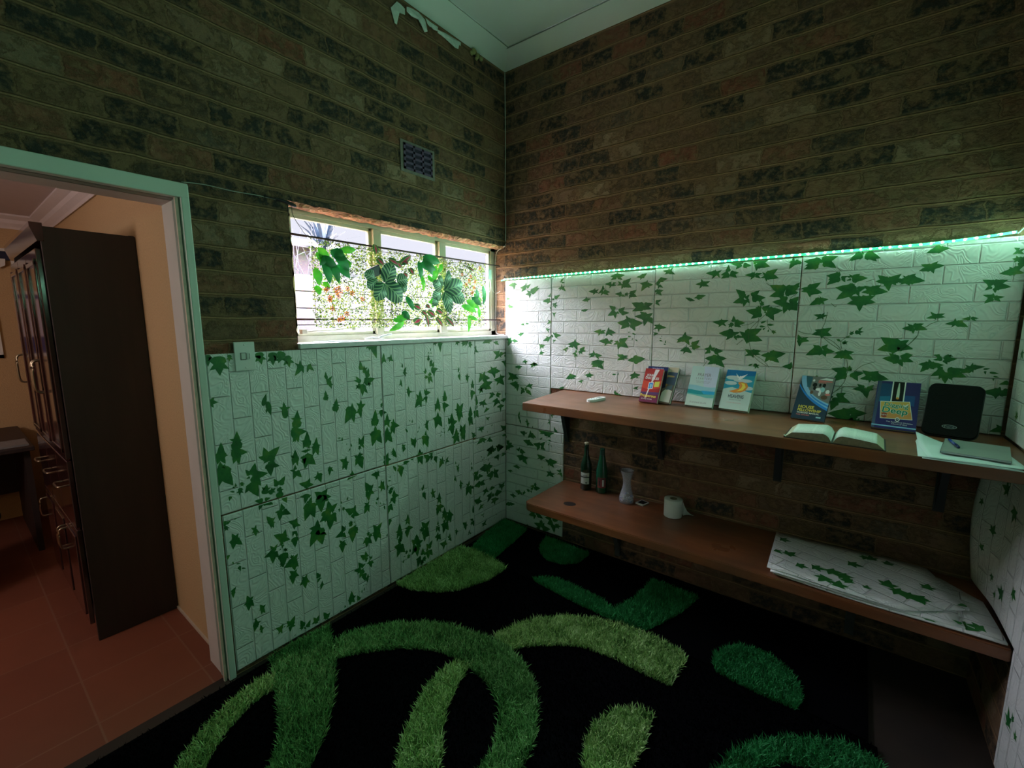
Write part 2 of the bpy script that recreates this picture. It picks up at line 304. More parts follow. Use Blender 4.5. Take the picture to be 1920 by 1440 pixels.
# ------------------------------------------------------------------ measured data (millimetres on the wall planes: base, tip, width%)
LEAF_A = ('-1909,1416,-1909,1349,70;-1947,1429,-1948,1389,55;-1868,1427,-1870,1403,55;-1752,1427,-1744,1382,70;-1694,1423,-1696,1374,70;-1654,1425,-1672,1382,70;-1630,1405,-1623,1357,55;'
 '-1569,1358,-1601,1317,55;-1573,1359,-1573,1388,36;-1565,1354,-1559,1324,36;-1576,1359,-1598,1376,36;-1533,1357,-1508,1332,55;-1533,1355,-1543,1325,36;-1530,1351,-1520,1370,36;'
 '-1966,1244,-1926,1239,70;-1751,1202,-1735,1249,36;-1733,1207,-1722,1149,36;-1736,1192,-1722,1197,36;-1737,1181,-1742,1161,36;-1659,1132,-1662,1200,36;-1657,1168,-1632,1174,55;'
 '-1659,1165,-1683,1180,55;-1656,1153,-1646,1130,55;-1610,1080,-1602,1150,55;-1608,1109,-1634,1120,55;-1608,1109,-1582,1109,55;-1610,1106,-1625,1085,55;-1606,1105,-1590,1080,55;'
 '-1629,1050,-1565,1043,70;-1618,1048,-1623,1002,55;-1617,1056,-1635,1071,55;-1614,1043,-1633,1004,55;-1611,1039,-1608,998,55;-1872,1035,-1866,1102,55;-1871,1064,-1897,1075,55;'
 '-1869,1064,-1847,1062,55;-1873,1061,-1890,1038,55;-1868,1060,-1854,1029,55;-1886,1016,-1832,1004,70;-1874,1010,-1890,968,70;-1882,1022,-1897,1029,55;-1871,999,-1868,958,55;'
 '-1934,1008,-1929,1068,55;-1935,1018,-1908,1008,70;-1938,1016,-1952,1026,55;-1938,1012,-1950,980,70;-1933,1006,-1920,976,70;-1747,957,-1697,997,70;-1754,959,-1764,1008,70;'
 '-1758,956,-1788,971,70;-1747,953,-1770,936,70;-1736,954,-1728,921,70;-1567,977,-1562,1041,55;-1568,993,-1594,1002,55;-1566,993,-1544,992,55;-1570,990,-1588,962,55;'
 '-1562,988,-1557,954,55;-1523,967,-1517,1002,55;-1527,968,-1543,975,36;-1527,964,-1498,959,55;-1527,960,-1541,917,55;-1521,958,-1514,911,55;-1628,911,-1626,966,55;'
 '-1630,931,-1649,942,55;-1628,931,-1609,926,55;-1634,924,-1642,898,55;-1623,921,-1617,892,55;-1573,946,-1597,951,55;-1569,949,-1549,948,55;-1580,915,-1533,870,70;'
 '-1583,920,-1603,923,55;-1584,912,-1586,883,55;-1170,1442,-1150,1370,55;-1195,1451,-1192,1412,55;-1133,1449,-1123,1431,36;-1249,1320,-1252,1361,55;-1251,1333,-1266,1330,36;'
 '-1249,1328,-1257,1312,36;-1228,1300,-1231,1336,55;-1214,1281,-1202,1318,55;-1224,1247,-1169,1259,70;-1209,1277,-1232,1314,55;-1206,1245,-1202,1218,55;-1221,1256,-1242,1236,55;'
 '-1261,1251,-1283,1282,55;-1266,1252,-1295,1263,36;-1262,1234,-1287,1215,55;-1247,1228,-1248,1173,55;-1243,1223,-1217,1184,55;-1449,1296,-1449,1321,55;-1453,1301,-1460,1301,36;'
 '-1440,1271,-1416,1297,55;-1435,1270,-1422,1234,55;-1447,1296,-1442,1271,55;-1436,1262,-1445,1255,55;-1425,1257,-1412,1251,55;-1456,1186,-1455,1227,55;-1455,1199,-1471,1186,55;'
 '-1455,1199,-1448,1175,55;-1455,1203,-1440,1203,55;-1457,1207,-1465,1216,36;-1409,1125,-1399,1180,55;-1403,1145,-1381,1142,55;-1410,1142,-1421,1156,55;-1408,1138,-1401,1107,55;'
 '-1413,1134,-1421,1118,55;-1313,1101,-1313,1144,55;-1317,1110,-1359,1044,70;-1313,1097,-1307,1038,55;-1317,1110,-1345,1128,55;-1309,1096,-1285,1087,55;-1264,1111,-1259,1154,55;'
 '-1266,1115,-1233,1128,70;-1266,1120,-1287,1141,55;-1269,1103,-1264,1057,55;-1275,1095,-1295,1085,55;-1180,1010,-1172,1085,55;-1176,1022,-1204,1042,55;-1179,1024,-1152,1028,55;'
 '-1187,1020,-1201,996,36;-1174,1018,-1168,989,36;-1177,959,-1178,996,70;-1180,955,-1202,887,70;-1175,954,-1140,890,70;-1191,948,-1217,958,55;-1132,1062,-1099,1059,70;'
 '-1134,1072,-1136,1035,70;-1132,1104,-1117,1125,55;-1135,1100,-1127,1089,55;-1133,1132,-1133,1145,36;-1099,995,-1096,1051,55;-1101,1010,-1126,1014,55;-1096,1008,-1068,1008,55;'
 '-1107,1000,-1122,976,55;-1096,999,-1084,968,55;-1058,978,-1053,1014,55;-1061,978,-1014,965,70;-1058,973,-1052,923,55;-1064,969,-1074,928,55;-1057,982,-1074,1000,55;'
 '-1102,943,-1100,976,70;-1105,934,-1122,876,70;-1100,929,-1068,879,70;-1110,936,-1131,940,55;-1270,914,-1252,956,55;-1275,920,-1284,953,55;-1270,914,-1254,888,55;'
 '-1275,920,-1290,914,36;-1281,903,-1282,881,55;-1106,1353,-1101,1393,55;-1108,1362,-1126,1327,55;-1105,1362,-1087,1340,55;-1116,1372,-1126,1386,55;-1056,1359,-1052,1386,55;'
 '-1062,1359,-1037,1344,55;-1062,1359,-1068,1339,36;-1062,1364,-1083,1365,55;-976,1306,-979,1330,36;-978,1311,-987,1312,36;-962,1281,-949,1306,55;-965,1276,-955,1247,55;'
 '-957,1271,-942,1265,36;-992,1207,-992,1238,36;-992,1212,-1006,1200,55;-992,1212,-984,1190,55;-938,1152,-939,1189,55;-938,1152,-936,1120,55;-943,1158,-911,1152,55;'
 '-940,1163,-955,1174,55;-914,839,-934,874,70;-908,838,-899,871,55;-908,838,-908,807,55;-914,839,-929,848,36;-991,837,-999,853,55;-988,836,-973,842,55;-991,832,-994,802,55;'
 '-988,826,-974,813,36;-1065,829,-1061,845,55;-1065,824,-1082,819,55;-1391,972,-1405,975,36;-1379,943,-1386,945,36;-1381,957,-1381,976,36;-1357,929,-1356,938,36;'
 '-1329,914,-1333,931,36;-1339,903,-1349,890,36;-678,1431,-676,1377,55;-681,1431,-702,1442,55;-675,1426,-653,1430,55;-722,1448,-716,1415,55;-529,1446,-516,1408,55;'
 '-460,1438,-472,1401,70;-428,1437,-445,1400,55;-404,1425,-391,1386,55;-436,1438,-491,1440,70;-348,1373,-339,1403,55;-348,1367,-361,1343,55;-344,1367,-316,1354,55;'
 '-348,1384,-364,1390,36;-776,1335,-778,1367,55;-779,1340,-789,1336,55;-779,1335,-780,1320,36;-754,1313,-756,1338,55;-741,1292,-733,1322,55;-749,1267,-701,1273,70;'
 '-735,1260,-733,1224,55;-754,1298,-766,1329,70;-802,1261,-801,1286,55;-802,1256,-821,1268,55;-790,1230,-816,1228,55;-774,1223,-778,1183,55;-767,1223,-747,1190,55;'
 '-763,1248,-783,1229,70;-515,1241,-511,1270,36;-515,1235,-523,1252,36;-512,1213,-502,1174,55;-504,1223,-512,1235,36;-434,1178,-435,1220,55;-434,1189,-409,1198,55;'
 '-434,1189,-454,1207,55;-434,1178,-427,1154,55;-382,1121,-381,1169,55;-386,1133,-402,1140,36;-382,1132,-359,1133,36;-386,1121,-395,1105,55;-374,1120,-366,1102,55;'
 '-396,1077,-345,1073,70;-391,1082,-403,1101,55;-388,1064,-393,1025,55;-347,995,-346,1056,55;-347,1018,-367,1027,36;-347,1018,-323,1018,36;-352,955,-352,978,55;-352,938,-366,893,70;'
 '-348,937,-323,892,70;-361,945,-378,936,55;-351,984,-364,969,36;-339,982,-335,958,36;-854,1091,-851,1154,55;-860,1092,-894,1052,70;-854,1081,-843,1049,70;-860,1102,-881,1135,55;'
 '-848,1091,-822,1087,55;-800,1130,-799,1160,55;-807,1131,-767,1131,70;-807,1131,-819,1157,55;-805,1105,-803,1066,55;-815,1101,-835,1089,55;-709,1028,-707,1091,55;'
 '-715,1040,-739,1049,55;-708,1039,-686,1030,55;-723,1031,-734,1000,55;-698,1027,-692,994,55;-711,960,-710,997,70;-715,955,-734,892,70;-708,949,-676,895,70;-725,957,-756,963,55;'
 '-647,1067,-645,1128,55;-650,1083,-670,1092,55;-643,1082,-625,1083,55;-650,1078,-665,1059,55;-643,1077,-633,1054,55;-659,1031,-608,1024,70;-652,1020,-653,982,55;'
 '-659,1037,-673,1049,55;-518,976,-536,1029,70;-511,975,-478,1020,70;-526,978,-560,989,55;-515,959,-520,895,70;-503,951,-482,920,70;-526,972,-550,965,55;-589,911,-587,968,70;'
 '-589,900,-536,907,70;-604,908,-622,944,70;-598,879,-628,852,55;-590,878,-580,815,70;-491,830,-509,874,70;-483,823,-460,873,70;-487,818,-468,757,70;-498,843,-522,831,55;'
 '-491,808,-496,763,55;-407,924,-406,987,55;-415,948,-427,956,36;-403,946,-388,947,36;-415,937,-420,909,36;-408,906,-417,850,70;-404,888,-382,852,70;-416,896,-434,888,55;'
 '-804,935,-803,963,55;-808,935,-785,957,55;-808,925,-793,891,55;-815,932,-827,939,55;-817,870,-816,896,55;-824,856,-839,807,70;-818,849,-800,787,70;-830,862,-853,862,55;'
 '-810,863,-797,866,55;-906,842,-933,869,70;-902,842,-898,871,55;-906,842,-904,806,55;-896,845,-883,848,55;-912,834,-923,821,55;-986,830,-992,802,55;-989,836,-1004,844,55;'
 '-986,835,-985,850,36;-984,825,-972,812,36;-550,808,-546,858,70;-554,798,-592,806,70;-554,792,-575,752,70;-543,796,-520,757,70;-538,817,-519,819,55;-867,767,-869,788,55;'
 '-854,763,-841,765,55;-788,747,-754,742,55;-227,1430,-271,1415,55;-222,1430,-235,1448,55;-218,1430,-164,1428,55;-218,1430,-191,1409,55;-127,1415,-90,1398,55;-132,1415,-155,1419,55;'
 '-127,1415,-99,1426,55;-127,1415,-122,1435,36;-95,1330,-156,1351,55;-95,1324,-85,1362,55;-100,1324,-142,1291,55;-81,1323,-62,1298,55;-71,1328,-23,1332,55;-23,1332,2,1336,55;'
 '-23,1313,2,1312,55;-33,1265,-62,1273,55;-23,1261,-13,1223,55;-23,1270,-3,1275,55;-157,1209,-226,1209,55;-157,1215,-189,1244,55;-157,1209,-77,1201,55;-153,1208,-139,1153,70;'
 '-148,1214,-115,1238,55;-275,1178,-309,1208,70;-283,1185,-317,1142,70;-266,1172,-195,1161,55;-275,1173,-248,1217,55;-266,1160,-222,1138,55;-83,1135,-149,1145,55;-73,1140,-72,1180,70;'
 '-73,1134,-29,1092,70;-92,1130,-121,1099,55;-63,1151,-19,1159,55;-240,1116,-311,1101,70;-285,1109,-311,1060,55;-240,1116,-167,1132,55;-240,1110,-182,1082,70;-231,1121,-231,1144,55;'
 '-169,1035,-210,1010,55;-169,1041,-168,1059,55;-169,1041,-136,1031,55;-178,1043,-205,1052,36;-112,1028,-66,1028,55;-122,1029,-84,1004,36;-117,1035,-102,1051,36;-15,1020,-10,1000,55;'
 '-15,1020,-20,1034,36;-113,985,-169,987,55;-113,985,-112,1006,55;-117,979,-160,943,55;-103,977,-74,954,55;-45,975,-2,988,55;-55,976,-74,985,55;-74,936,-118,936,55;-74,936,-75,892,55;'
 '-74,936,-30,935,55;-74,942,-45,925,36;-282,991,-320,997,55;-273,990,-245,1016,55;-269,989,-229,972,55;-273,984,-270,954,55;-287,986,-313,978,36;-234,936,-243,956,36;'
 '-234,936,-266,917,55;-234,936,-202,937,55;-234,939,-216,927,36;-221,868,-246,878,36;-221,868,-198,876,36;-221,865,-213,848,36;-221,865,-240,859,36;-299,804,-261,814,55;'
 '-299,804,-332,801,55;-294,797,-286,774,36;-299,804,-320,823,36;-285,801,-263,797,36;-377,778,-400,800,55;-377,772,-344,765,55;-381,776,-379,740,55;-372,783,-359,792,36;'
 '-36,758,-76,788,55;-36,758,12,775,55;-36,746,-76,734,55;-26,744,-16,722,55;-16,703,-62,703,36;-11,702,19,709,55;-6,694,4,666,55;-291,724,-344,700,55;-291,724,-330,750,55;'
 '-287,726,-268,743,55;-273,714,-256,692,55;-273,720,-237,712,55;-210,706,-168,685,55;-214,707,-196,728,55;-219,708,-238,694,36;-183,626,-238,633,55;-183,626,-173,658,55;'
 '-183,619,-211,601,55;-164,621,-131,607,55;-106,620,-40,611,55;-106,620,-135,643,55;-97,618,-77,639,36;-107,614,-87,590,36;34,601,76,611,55;34,601,3,569,55;24,636,4,666,55;'
 '35,640,55,642,55;45,605,66,580,55;-958,917,-972,942,36;-227,765,-232,778,36;-181,805,-167,815,36;-657,880,-671,877,36;-642,893,-638,903,36;-679,863,-689,867,36;-658,847,-653,863,36;'
 '-691,833,-686,848,36;-919,966,-917,986,36;-934,977,-943,986,36;-758,1389,-757,1406,36;-771,1372,-778,1385,36;-751,1373,-765,1377,36;-867,921,-867,936,36;-881,898,-871,909,36;'
 '-1939,952,-1939,988,70;-1936,945,-1900,875,70;-1942,946,-1950,888,70;-1935,966,-1916,964,70;-1812,891,-1756,887,70;-1818,904,-1805,947,70;-1813,884,-1789,839,70;'
 '-1826,854,-1803,793,70;-1836,849,-1856,824,70;-1832,904,-1846,927,70;-1833,890,-1846,886,70;-1775,800,-1763,837,70;-1791,766,-1820,776,70;-1778,758,-1744,735,70;'
 '-1754,793,-1727,808,70;-1792,759,-1805,728,70;-1774,768,-1752,769,70;-1704,821,-1681,852,70;-1719,821,-1731,852,70;-1697,767,-1683,722,70;-1711,775,-1715,733,70;'
 '-1713,800,-1700,776,70;-1734,919,-1702,907,70;-1744,922,-1743,871,70;-1752,955,-1788,967,70;-1731,957,-1712,964,70;-1740,932,-1756,910,70;-1628,931,-1631,948,55;'
 '-1628,927,-1609,926,55;-1632,928,-1647,936,55;-1634,905,-1642,891,36;-1622,902,-1618,884,36;-1632,872,-1631,892,70;-1629,855,-1645,825,70;-1626,854,-1604,825,70;'
 '-1637,865,-1657,873,55;-1565,911,-1531,869,70;-1574,909,-1585,861,70;-1585,920,-1605,917,70;-1518,811,-1508,770,70;-1522,816,-1523,831,55;-1527,801,-1546,806,55;'
 '-1523,804,-1541,788,55;-1579,779,-1618,795,70;-1577,778,-1564,808,70;-1575,777,-1547,769,70;-1580,762,-1589,744,70;-1587,723,-1619,729,55;-1586,727,-1597,688,70;'
 '-1575,715,-1562,723,55;-1574,668,-1603,602,70;-1570,666,-1553,601,70;-1573,684,-1563,711,70;-1581,691,-1593,683,70;-1508,697,-1545,730,70;-1513,690,-1516,617,70;'
 '-1513,694,-1545,658,70;-1503,713,-1485,720,70;-1501,677,-1488,673,70;-1704,697,-1708,726,70;-1710,687,-1738,693,70;-1699,683,-1669,660,70;-1714,684,-1721,647,70;'
 '-1759,657,-1776,687,70;-1753,659,-1738,671,55;-1759,653,-1759,625,70;-1754,651,-1739,645,55;-1754,643,-1749,621,55;-1651,608,-1681,627,70;-1651,608,-1641,631,70;'
 '-1648,598,-1626,586,70;-1655,601,-1657,577,70;-1656,564,-1671,570,55;-1654,563,-1642,541,55;-1656,531,-1638,514,55;-1658,531,-1659,488,70;-1660,532,-1674,530,55;'
 '-1662,566,-1667,544,36;-1649,553,-1646,531,36;-1828,648,-1823,665,55;-1828,644,-1845,659,55;-1827,640,-1812,624,55;-1829,641,-1827,612,55;-1829,642,-1843,631,55;'
 '-1934,716,-1920,721,70;-1943,701,-1934,682,55;-1946,724,-1944,701,70;-1905,723,-1895,723,55;-1912,636,-1921,662,70;-1910,635,-1896,654,70;-1916,630,-1936,627,70;'
 '-1909,627,-1885,598,70;-1916,626,-1922,591,70;-1544,545,-1540,583,70;-1549,543,-1584,552,70;-1546,524,-1586,459,70;-1537,521,-1525,448,70;-1529,513,-1500,493,70;'
 '-1546,520,-1530,496,70;-1709,556,-1751,586,70;-1707,560,-1698,593,70;-1706,547,-1679,536,70;-1718,540,-1723,521,70;-1757,515,-1771,542,55;-1757,515,-1738,538,55;'
 '-1761,505,-1801,497,70;-1761,501,-1765,454,70;-1754,498,-1738,470,70;-1715,522,-1720,508,70;-1719,474,-1738,470,70;-1717,473,-1721,415,70;-1711,471,-1694,446,70;'
 '-1709,499,-1696,485,55;-1727,507,-1735,502,55;-1672,424,-1649,450,70;-1680,423,-1718,407,70;-1672,420,-1651,384,70;-1672,416,-1668,371,70;-1675,438,-1681,458,55;'
 '-1498,589,-1524,564,70;-1497,606,-1500,555,70;-1890,866,-1889,880,55;-1900,865,-1892,858,55;-1898,843,-1913,850,36;-1872,849,-1879,822,55;-1867,874,-1860,857,55;'
 '-1915,826,-1918,809,55;-1911,818,-1907,828,36;-1943,570,-1946,553,70;-1927,525,-1927,537,36;-1912,518,-1899,516,36;-1903,503,-1903,487,36;-1893,490,-1882,485,36;'
 '-1371,841,-1400,859,70;-1372,837,-1363,869,55;-1372,837,-1347,831,55;-1372,833,-1389,802,70;-1370,829,-1367,794,70;-1456,828,-1459,842,55;-1454,825,-1440,808,55;'
 '-1458,825,-1462,792,55;-1455,830,-1470,834,55;-1453,829,-1440,829,36;-1287,848,-1281,872,70;-1292,841,-1316,858,70;-1297,834,-1312,803,70;-1286,836,-1271,777,70;'
 '-1282,855,-1262,854,70;-1333,757,-1334,782,70;-1333,753,-1307,748,70;-1337,755,-1365,738,70;-1341,764,-1352,767,55;-1113,792,-1100,824,70;-1113,787,-1082,779,70;'
 '-1118,780,-1123,739,70;-1123,794,-1131,814,70;-1113,779,-1105,741,70;-1060,814,-1064,841,70;-1060,809,-1043,781,70;-1063,810,-1082,810,55;-984,818,-991,802,55;'
 '-1186,720,-1220,725,70;-1181,718,-1166,736,70;-1184,715,-1185,687,70;-1176,721,-1167,701,70;-1059,720,-1071,737,70;-1056,719,-1052,698,70;-1016,713,-1037,732,55;'
 '-1010,711,-991,701,70;-1016,708,-1014,655,70;-1022,710,-1044,698,70;-867,753,-866,788,70;-868,748,-900,756,70;-865,743,-852,697,70;-874,740,-881,704,70;-977,730,-972,715,55;'
 '-937,747,-909,744,55;-988,735,-949,734,55;-1238,649,-1259,694,70;-1231,643,-1207,668,70;-1234,635,-1205,613,70;-1248,635,-1259,611,70;-1242,620,-1242,581,70;-1150,644,-1156,674,70;'
 '-1148,639,-1137,668,55;-1153,636,-1178,641,70;-1151,631,-1162,608,55;-1146,634,-1132,611,70;-1116,620,-1120,646,55;-1116,620,-1117,602,55;-1096,600,-1071,606,70;'
 '-1092,581,-1107,603,70;-1072,556,-1036,547,70;-1072,556,-1070,592,70;-1078,545,-1067,504,70;-1089,543,-1100,520,55;-1113,525,-1127,554,55;-1106,504,-1082,470,70;'
 '-1112,501,-1116,460,70;-1117,503,-1124,506,55;-1105,522,-1095,527,55;-1252,563,-1270,580,55;-1253,559,-1239,581,55;-1253,555,-1274,517,70;-1250,554,-1230,551,55;'
 '-1249,545,-1242,516,55;-1349,555,-1387,585,70;-1340,552,-1324,586,70;-1337,542,-1304,521,70;-1346,537,-1338,513,70;-1353,497,-1372,500,70;-1350,458,-1374,451,70;'
 '-1346,457,-1355,385,70;-1344,456,-1320,425,70;-1341,467,-1322,473,55;-1358,482,-1361,509,70;-1339,492,-1330,497,55;-1473,611,-1478,661,70;-1465,609,-1429,632,70;'
 '-1458,590,-1454,600,70;-1479,589,-1528,566,70;-1468,573,-1478,506,70;-1459,578,-1439,534,70;-1470,598,-1498,600,70;-1512,692,-1461,679,70;-1520,695,-1541,729,70;'
 '-1500,696,-1478,728,70;-1517,678,-1519,618,70;-1497,675,-1474,664,70;-1529,674,-1546,657,70;-1521,505,-1498,486,70;-1525,499,-1522,446,70;-1544,511,-1544,574,70;'
 '-1402,470,-1411,503,70;-1412,457,-1451,450,70;-1408,452,-1390,428,70;-1398,477,-1389,494,55;-1413,400,-1429,427,55;-1415,400,-1436,397,55;-1411,399,-1387,384,55;'
 '-1413,400,-1416,353,70;-1409,406,-1394,417,55;-1201,395,-1221,432,70;-1198,394,-1163,425,70;-1201,382,-1174,335,70;-1204,378,-1209,325,70;-1209,385,-1231,385,55;'
 '-1255,386,-1256,410,55;-1263,367,-1293,348,70;-1259,361,-1235,329,70;-1264,358,-1270,319,70;-1248,374,-1228,388,55;-1110,419,-1120,381,70;-1111,417,-1099,415,55;'
 '-1133,332,-1130,346,55;-1136,324,-1142,326,36;-979,370,-976,409,55;-982,371,-1004,377,55;-976,369,-959,362,55;-985,362,-997,343,55;-974,358,-966,334,55;-979,317,-940,309,70;'
 '-984,319,-1004,327,55;-985,305,-987,260,70;-974,296,-968,289,55;-1043,319,-1039,373,55;-1046,320,-1071,330,55;-1040,317,-1016,308,55;-1051,312,-1064,280,55;-1035,306,-1026,264,55;'
 '-1043,257,-1044,291,70;-1055,234,-1085,242,70;-1050,222,-1063,180,70;-1042,223,-1008,175,70;-925,203,-912,249,70;-931,201,-953,232,70;-914,188,-872,195,70;-932,181,-951,150,70;'
 '-921,166,-911,117,70;-1277,280,-1277,295,55;-1371,633,-1366,648,55;-1406,624,-1407,637,55;-1420,597,-1419,580,55;-1395,596,-1398,577,55;-1377,610,-1370,614,36;'
 '-1409,613,-1411,606,36;-1189,570,-1176,584,55;-1195,557,-1188,541,36;-1166,538,-1168,550,36;-1141,530,-1154,532,36;-1142,516,-1140,493,36;-1120,233,-1121,211,36;'
 '-1066,677,-1060,677,36;-1095,672,-1093,685,36;-1106,657,-1088,654,36;-870,761,-869,790,70;-873,757,-842,759,70;-876,749,-901,746,70;-871,739,-884,702,70;-865,737,-850,688,70;'
 '-803,717,-824,688,70;-806,722,-839,744,70;-794,724,-807,691,70;-776,720,-764,744,70;-771,718,-780,693,70;-747,703,-720,705,70;-741,701,-730,666,70;-687,664,-710,625,70;'
 '-681,667,-680,695,55;-681,662,-666,642,55;-693,675,-705,688,55;-643,662,-626,682,55;-643,657,-617,646,55;-649,654,-650,633,36;-662,662,-674,670,55;-559,616,-560,633,55;'
 '-543,587,-525,605,55;-539,581,-537,545,55;-553,599,-556,586,55;-568,519,-569,540,36;-568,515,-582,499,55;-565,509,-556,486,55;-568,517,-555,516,36;-515,464,-518,490,55;'
 '-515,464,-490,453,55;-515,459,-531,448,55;-515,448,-513,415,55;-435,429,-430,459,55;-438,425,-462,442,55;-439,409,-465,356,70;-431,407,-411,348,70;-417,403,-388,388,55;'
 '-402,570,-406,588,36;-403,549,-400,527,55;-406,568,-412,575,36;-851,533,-842,558,55;-854,524,-865,542,55;-846,494,-832,452,55;-849,500,-856,474,55;-846,506,-837,510,36;'
 '-773,475,-772,510,55;-770,474,-744,483,55;-773,471,-791,486,55;-771,460,-780,442,55;-768,464,-753,436,55;-717,419,-714,463,55;-717,419,-744,433,55;-717,419,-694,416,55;'
 '-720,410,-733,390,55;-714,408,-702,382,55;-716,365,-675,353,70;-722,367,-746,385,55;-725,359,-741,311,70;-716,355,-704,322,55;-673,311,-672,347,55;-676,312,-698,320,55;'
 '-670,310,-649,292,55;-680,303,-693,269,55;-667,294,-659,241,55;-628,280,-629,317,55;-625,278,-590,261,70;-632,271,-652,226,70;-625,273,-618,218,70;-635,287,-654,304,55;'
 '-675,242,-681,264,70;-676,227,-710,236,70;-673,221,-690,168,70;-669,225,-639,173,70;-846,278,-871,316,70;-843,273,-805,301,70;-858,264,-892,271,70;-841,253,-813,203,70;'
 '-850,247,-852,195,70;-735,250,-732,274,55;-739,237,-754,238,55;-732,239,-719,234,55;-742,228,-752,198,55;-730,224,-721,191,55;-741,174,-763,163,70;-728,169,-714,138,70;'
 '-738,178,-737,197,70;-565,139,-565,157,36;-565,136,-582,145,36;-562,135,-546,126,36;-565,131,-566,103,55;-473,145,-503,172,70;-473,145,-467,171,55;-470,141,-450,135,55;'
 '-477,141,-471,104,70;-400,154,-426,169,55;-393,140,-390,102,70;-391,210,-394,264,36;-408,141,-416,117,55;-439,73,-435,95,55;-432,64,-413,60,55;-443,66,-454,57,55;'
 '-630,124,-629,144,70;-640,118,-649,132,55;-919,237,-913,253,70;-928,231,-934,229,70;-947,308,-952,315,70;-371,478,-393,500,70;-356,474,-387,435,70;-349,482,-333,509,70;'
 '-356,489,-385,503,70;-326,460,-280,449,55;-334,451,-334,430,70;-349,461,-350,429,70;-297,398,-259,378,70;-304,395,-267,418,70;-320,399,-380,399,70;-373,389,-385,345,55;'
 '-388,394,-410,406,55;-248,502,-318,510,70;-244,501,-275,536,70;-232,497,-170,497,70;-232,487,-229,442,70;-224,501,-201,533,70;-216,482,-201,451,55;-176,433,-241,438,70;'
 '-152,437,-147,472,70;-152,437,-99,445,70;-143,424,-103,384,70;-193,416,-209,390,55;-182,625,-240,633,70;-174,623,-170,657,70;-190,616,-235,584,70;-174,618,-150,601,70;'
 '-108,619,-38,613,70;-108,619,-124,642,55;-108,613,-108,588,55;-133,619,-149,628,55;-91,620,-74,638,55;-109,553,-158,554,55;-109,553,-105,518,70;-100,556,-100,575,55;'
 '-49,554,-12,551,55;-49,554,-57,573,36;-57,551,-66,536,55;-40,555,-31,573,36;-250,329,-290,336,55;-246,331,-242,357,55;-259,321,-283,296,55;-243,324,-219,308,55;-190,327,-147,319,55;'
 '-194,328,-177,342,55;-202,325,-211,311,55;-68,306,-104,334,55;-59,303,-28,328,70;-64,299,-64,265,55;-76,308,-102,305,55;-59,303,-28,299,55;-195,273,-243,283,70;-195,278,-186,301,55;'
 '-203,270,-236,231,70;-178,273,-154,254,70;-128,268,-66,263,70;-137,265,-128,291,55;-145,268,-145,245,55;-154,226,-195,240,55;-154,220,-150,182,70;-150,224,-101,214,55;'
 '-162,217,-196,209,55;-154,231,-145,245,55;-345,274,-384,298,70;-337,276,-314,306,70;-337,271,-297,260,70;-341,267,-342,243,55;-307,223,-337,203,55;-307,228,-315,247,55;'
 '-303,224,-276,231,55;-300,217,-284,204,36;-289,151,-310,158,36;-285,152,-271,163,36;-285,144,-279,128,36;-274,79,-248,100,55;-274,76,-302,87,55;-270,72,-246,60,36;'
 '-278,72,-302,65,55;-274,74,-279,59,36;-293,594,-305,604,36;-270,577,-266,592,36;-278,574,-294,573,36;-247,574,-243,581,36;-255,549,-267,547,36;-223,549,-222,567,36;'
 '-130,93,-134,106,36;-155,79,-164,80,36;-1682,412,-1719,408,70;-1671,403,-1649,384,70;-1678,418,-1654,416,70;-1726,437,-1724,415,70;-1766,463,-1768,454,70;-1676,358,-1694,380,70;'
 '-1677,350,-1701,351,70;-1672,352,-1651,335,70;-1679,347,-1683,306,70;-1670,360,-1657,375,55;-1623,302,-1637,322,70;-1621,306,-1611,324,70;-1626,299,-1651,281,70;'
 '-1622,297,-1601,276,70;-1624,294,-1624,255,70;-1553,281,-1563,309,70;-1548,279,-1543,294,55;-1551,271,-1537,266,55;-1553,268,-1563,252,70;-1538,237,-1535,252,55;'
 '-1538,233,-1549,206,55;-1536,232,-1528,226,36;-1939,401,-1925,417,70;-1937,397,-1939,372,55;-1879,326,-1886,353,70;-1877,325,-1860,338,70;-1882,320,-1903,315,70;'
 '-1876,317,-1861,291,70;-1880,311,-1884,280,70;-1828,262,-1836,283,70;-1826,261,-1812,271,70;-1828,254,-1843,258,55;-1827,253,-1817,231,55;-1829,250,-1832,231,55;'
 '-1859,206,-1859,229,55;-1857,201,-1837,202,70;-1859,202,-1872,208,55;-1859,198,-1868,167,70;-1855,191,-1852,178,55;-1837,160,-1824,163,70;-1839,161,-1841,185,55;'
 '-1840,154,-1836,139,55;-1843,164,-1848,163,55;-1840,154,-1844,146,55;-1756,111,-1776,128,70;-1754,114,-1742,133,70;-1755,106,-1750,86,55;-1759,104,-1768,90,55;'
 '-1708,109,-1725,134,70;-1706,107,-1685,141,70;-1705,98,-1686,87,70;-1709,96,-1712,72,70;-1716,109,-1730,104,70;-1739,114,-1731,114,55;-1650,70,-1660,100,70;-1646,63,-1636,75,55;'
 '-1651,57,-1669,63,70;-1643,52,-1635,39,55;-1655,55,-1662,46,55;-1626,51,-1611,76,70;-1630,54,-1614,39,55;-1583,53,-1594,78,70;-1579,50,-1565,75,70;-1587,51,-1607,47,70;'
 '-1584,44,-1571,37,70;-1526,43,-1541,75,70;-1522,40,-1505,58,70;-1526,38,-1534,29,70;-1522,31,-1514,22,55;-1448,31,-1438,31,55;-1693,38,-1688,44,55;-1928,534,-1927,522,36;'
 '-1913,519,-1899,514,36;-1905,500,-1901,479,55;-1894,490,-1880,482,36;-1277,268,-1278,298,70;-1285,264,-1311,289,70;-1278,257,-1297,266,70;-1274,256,-1279,232,70;'
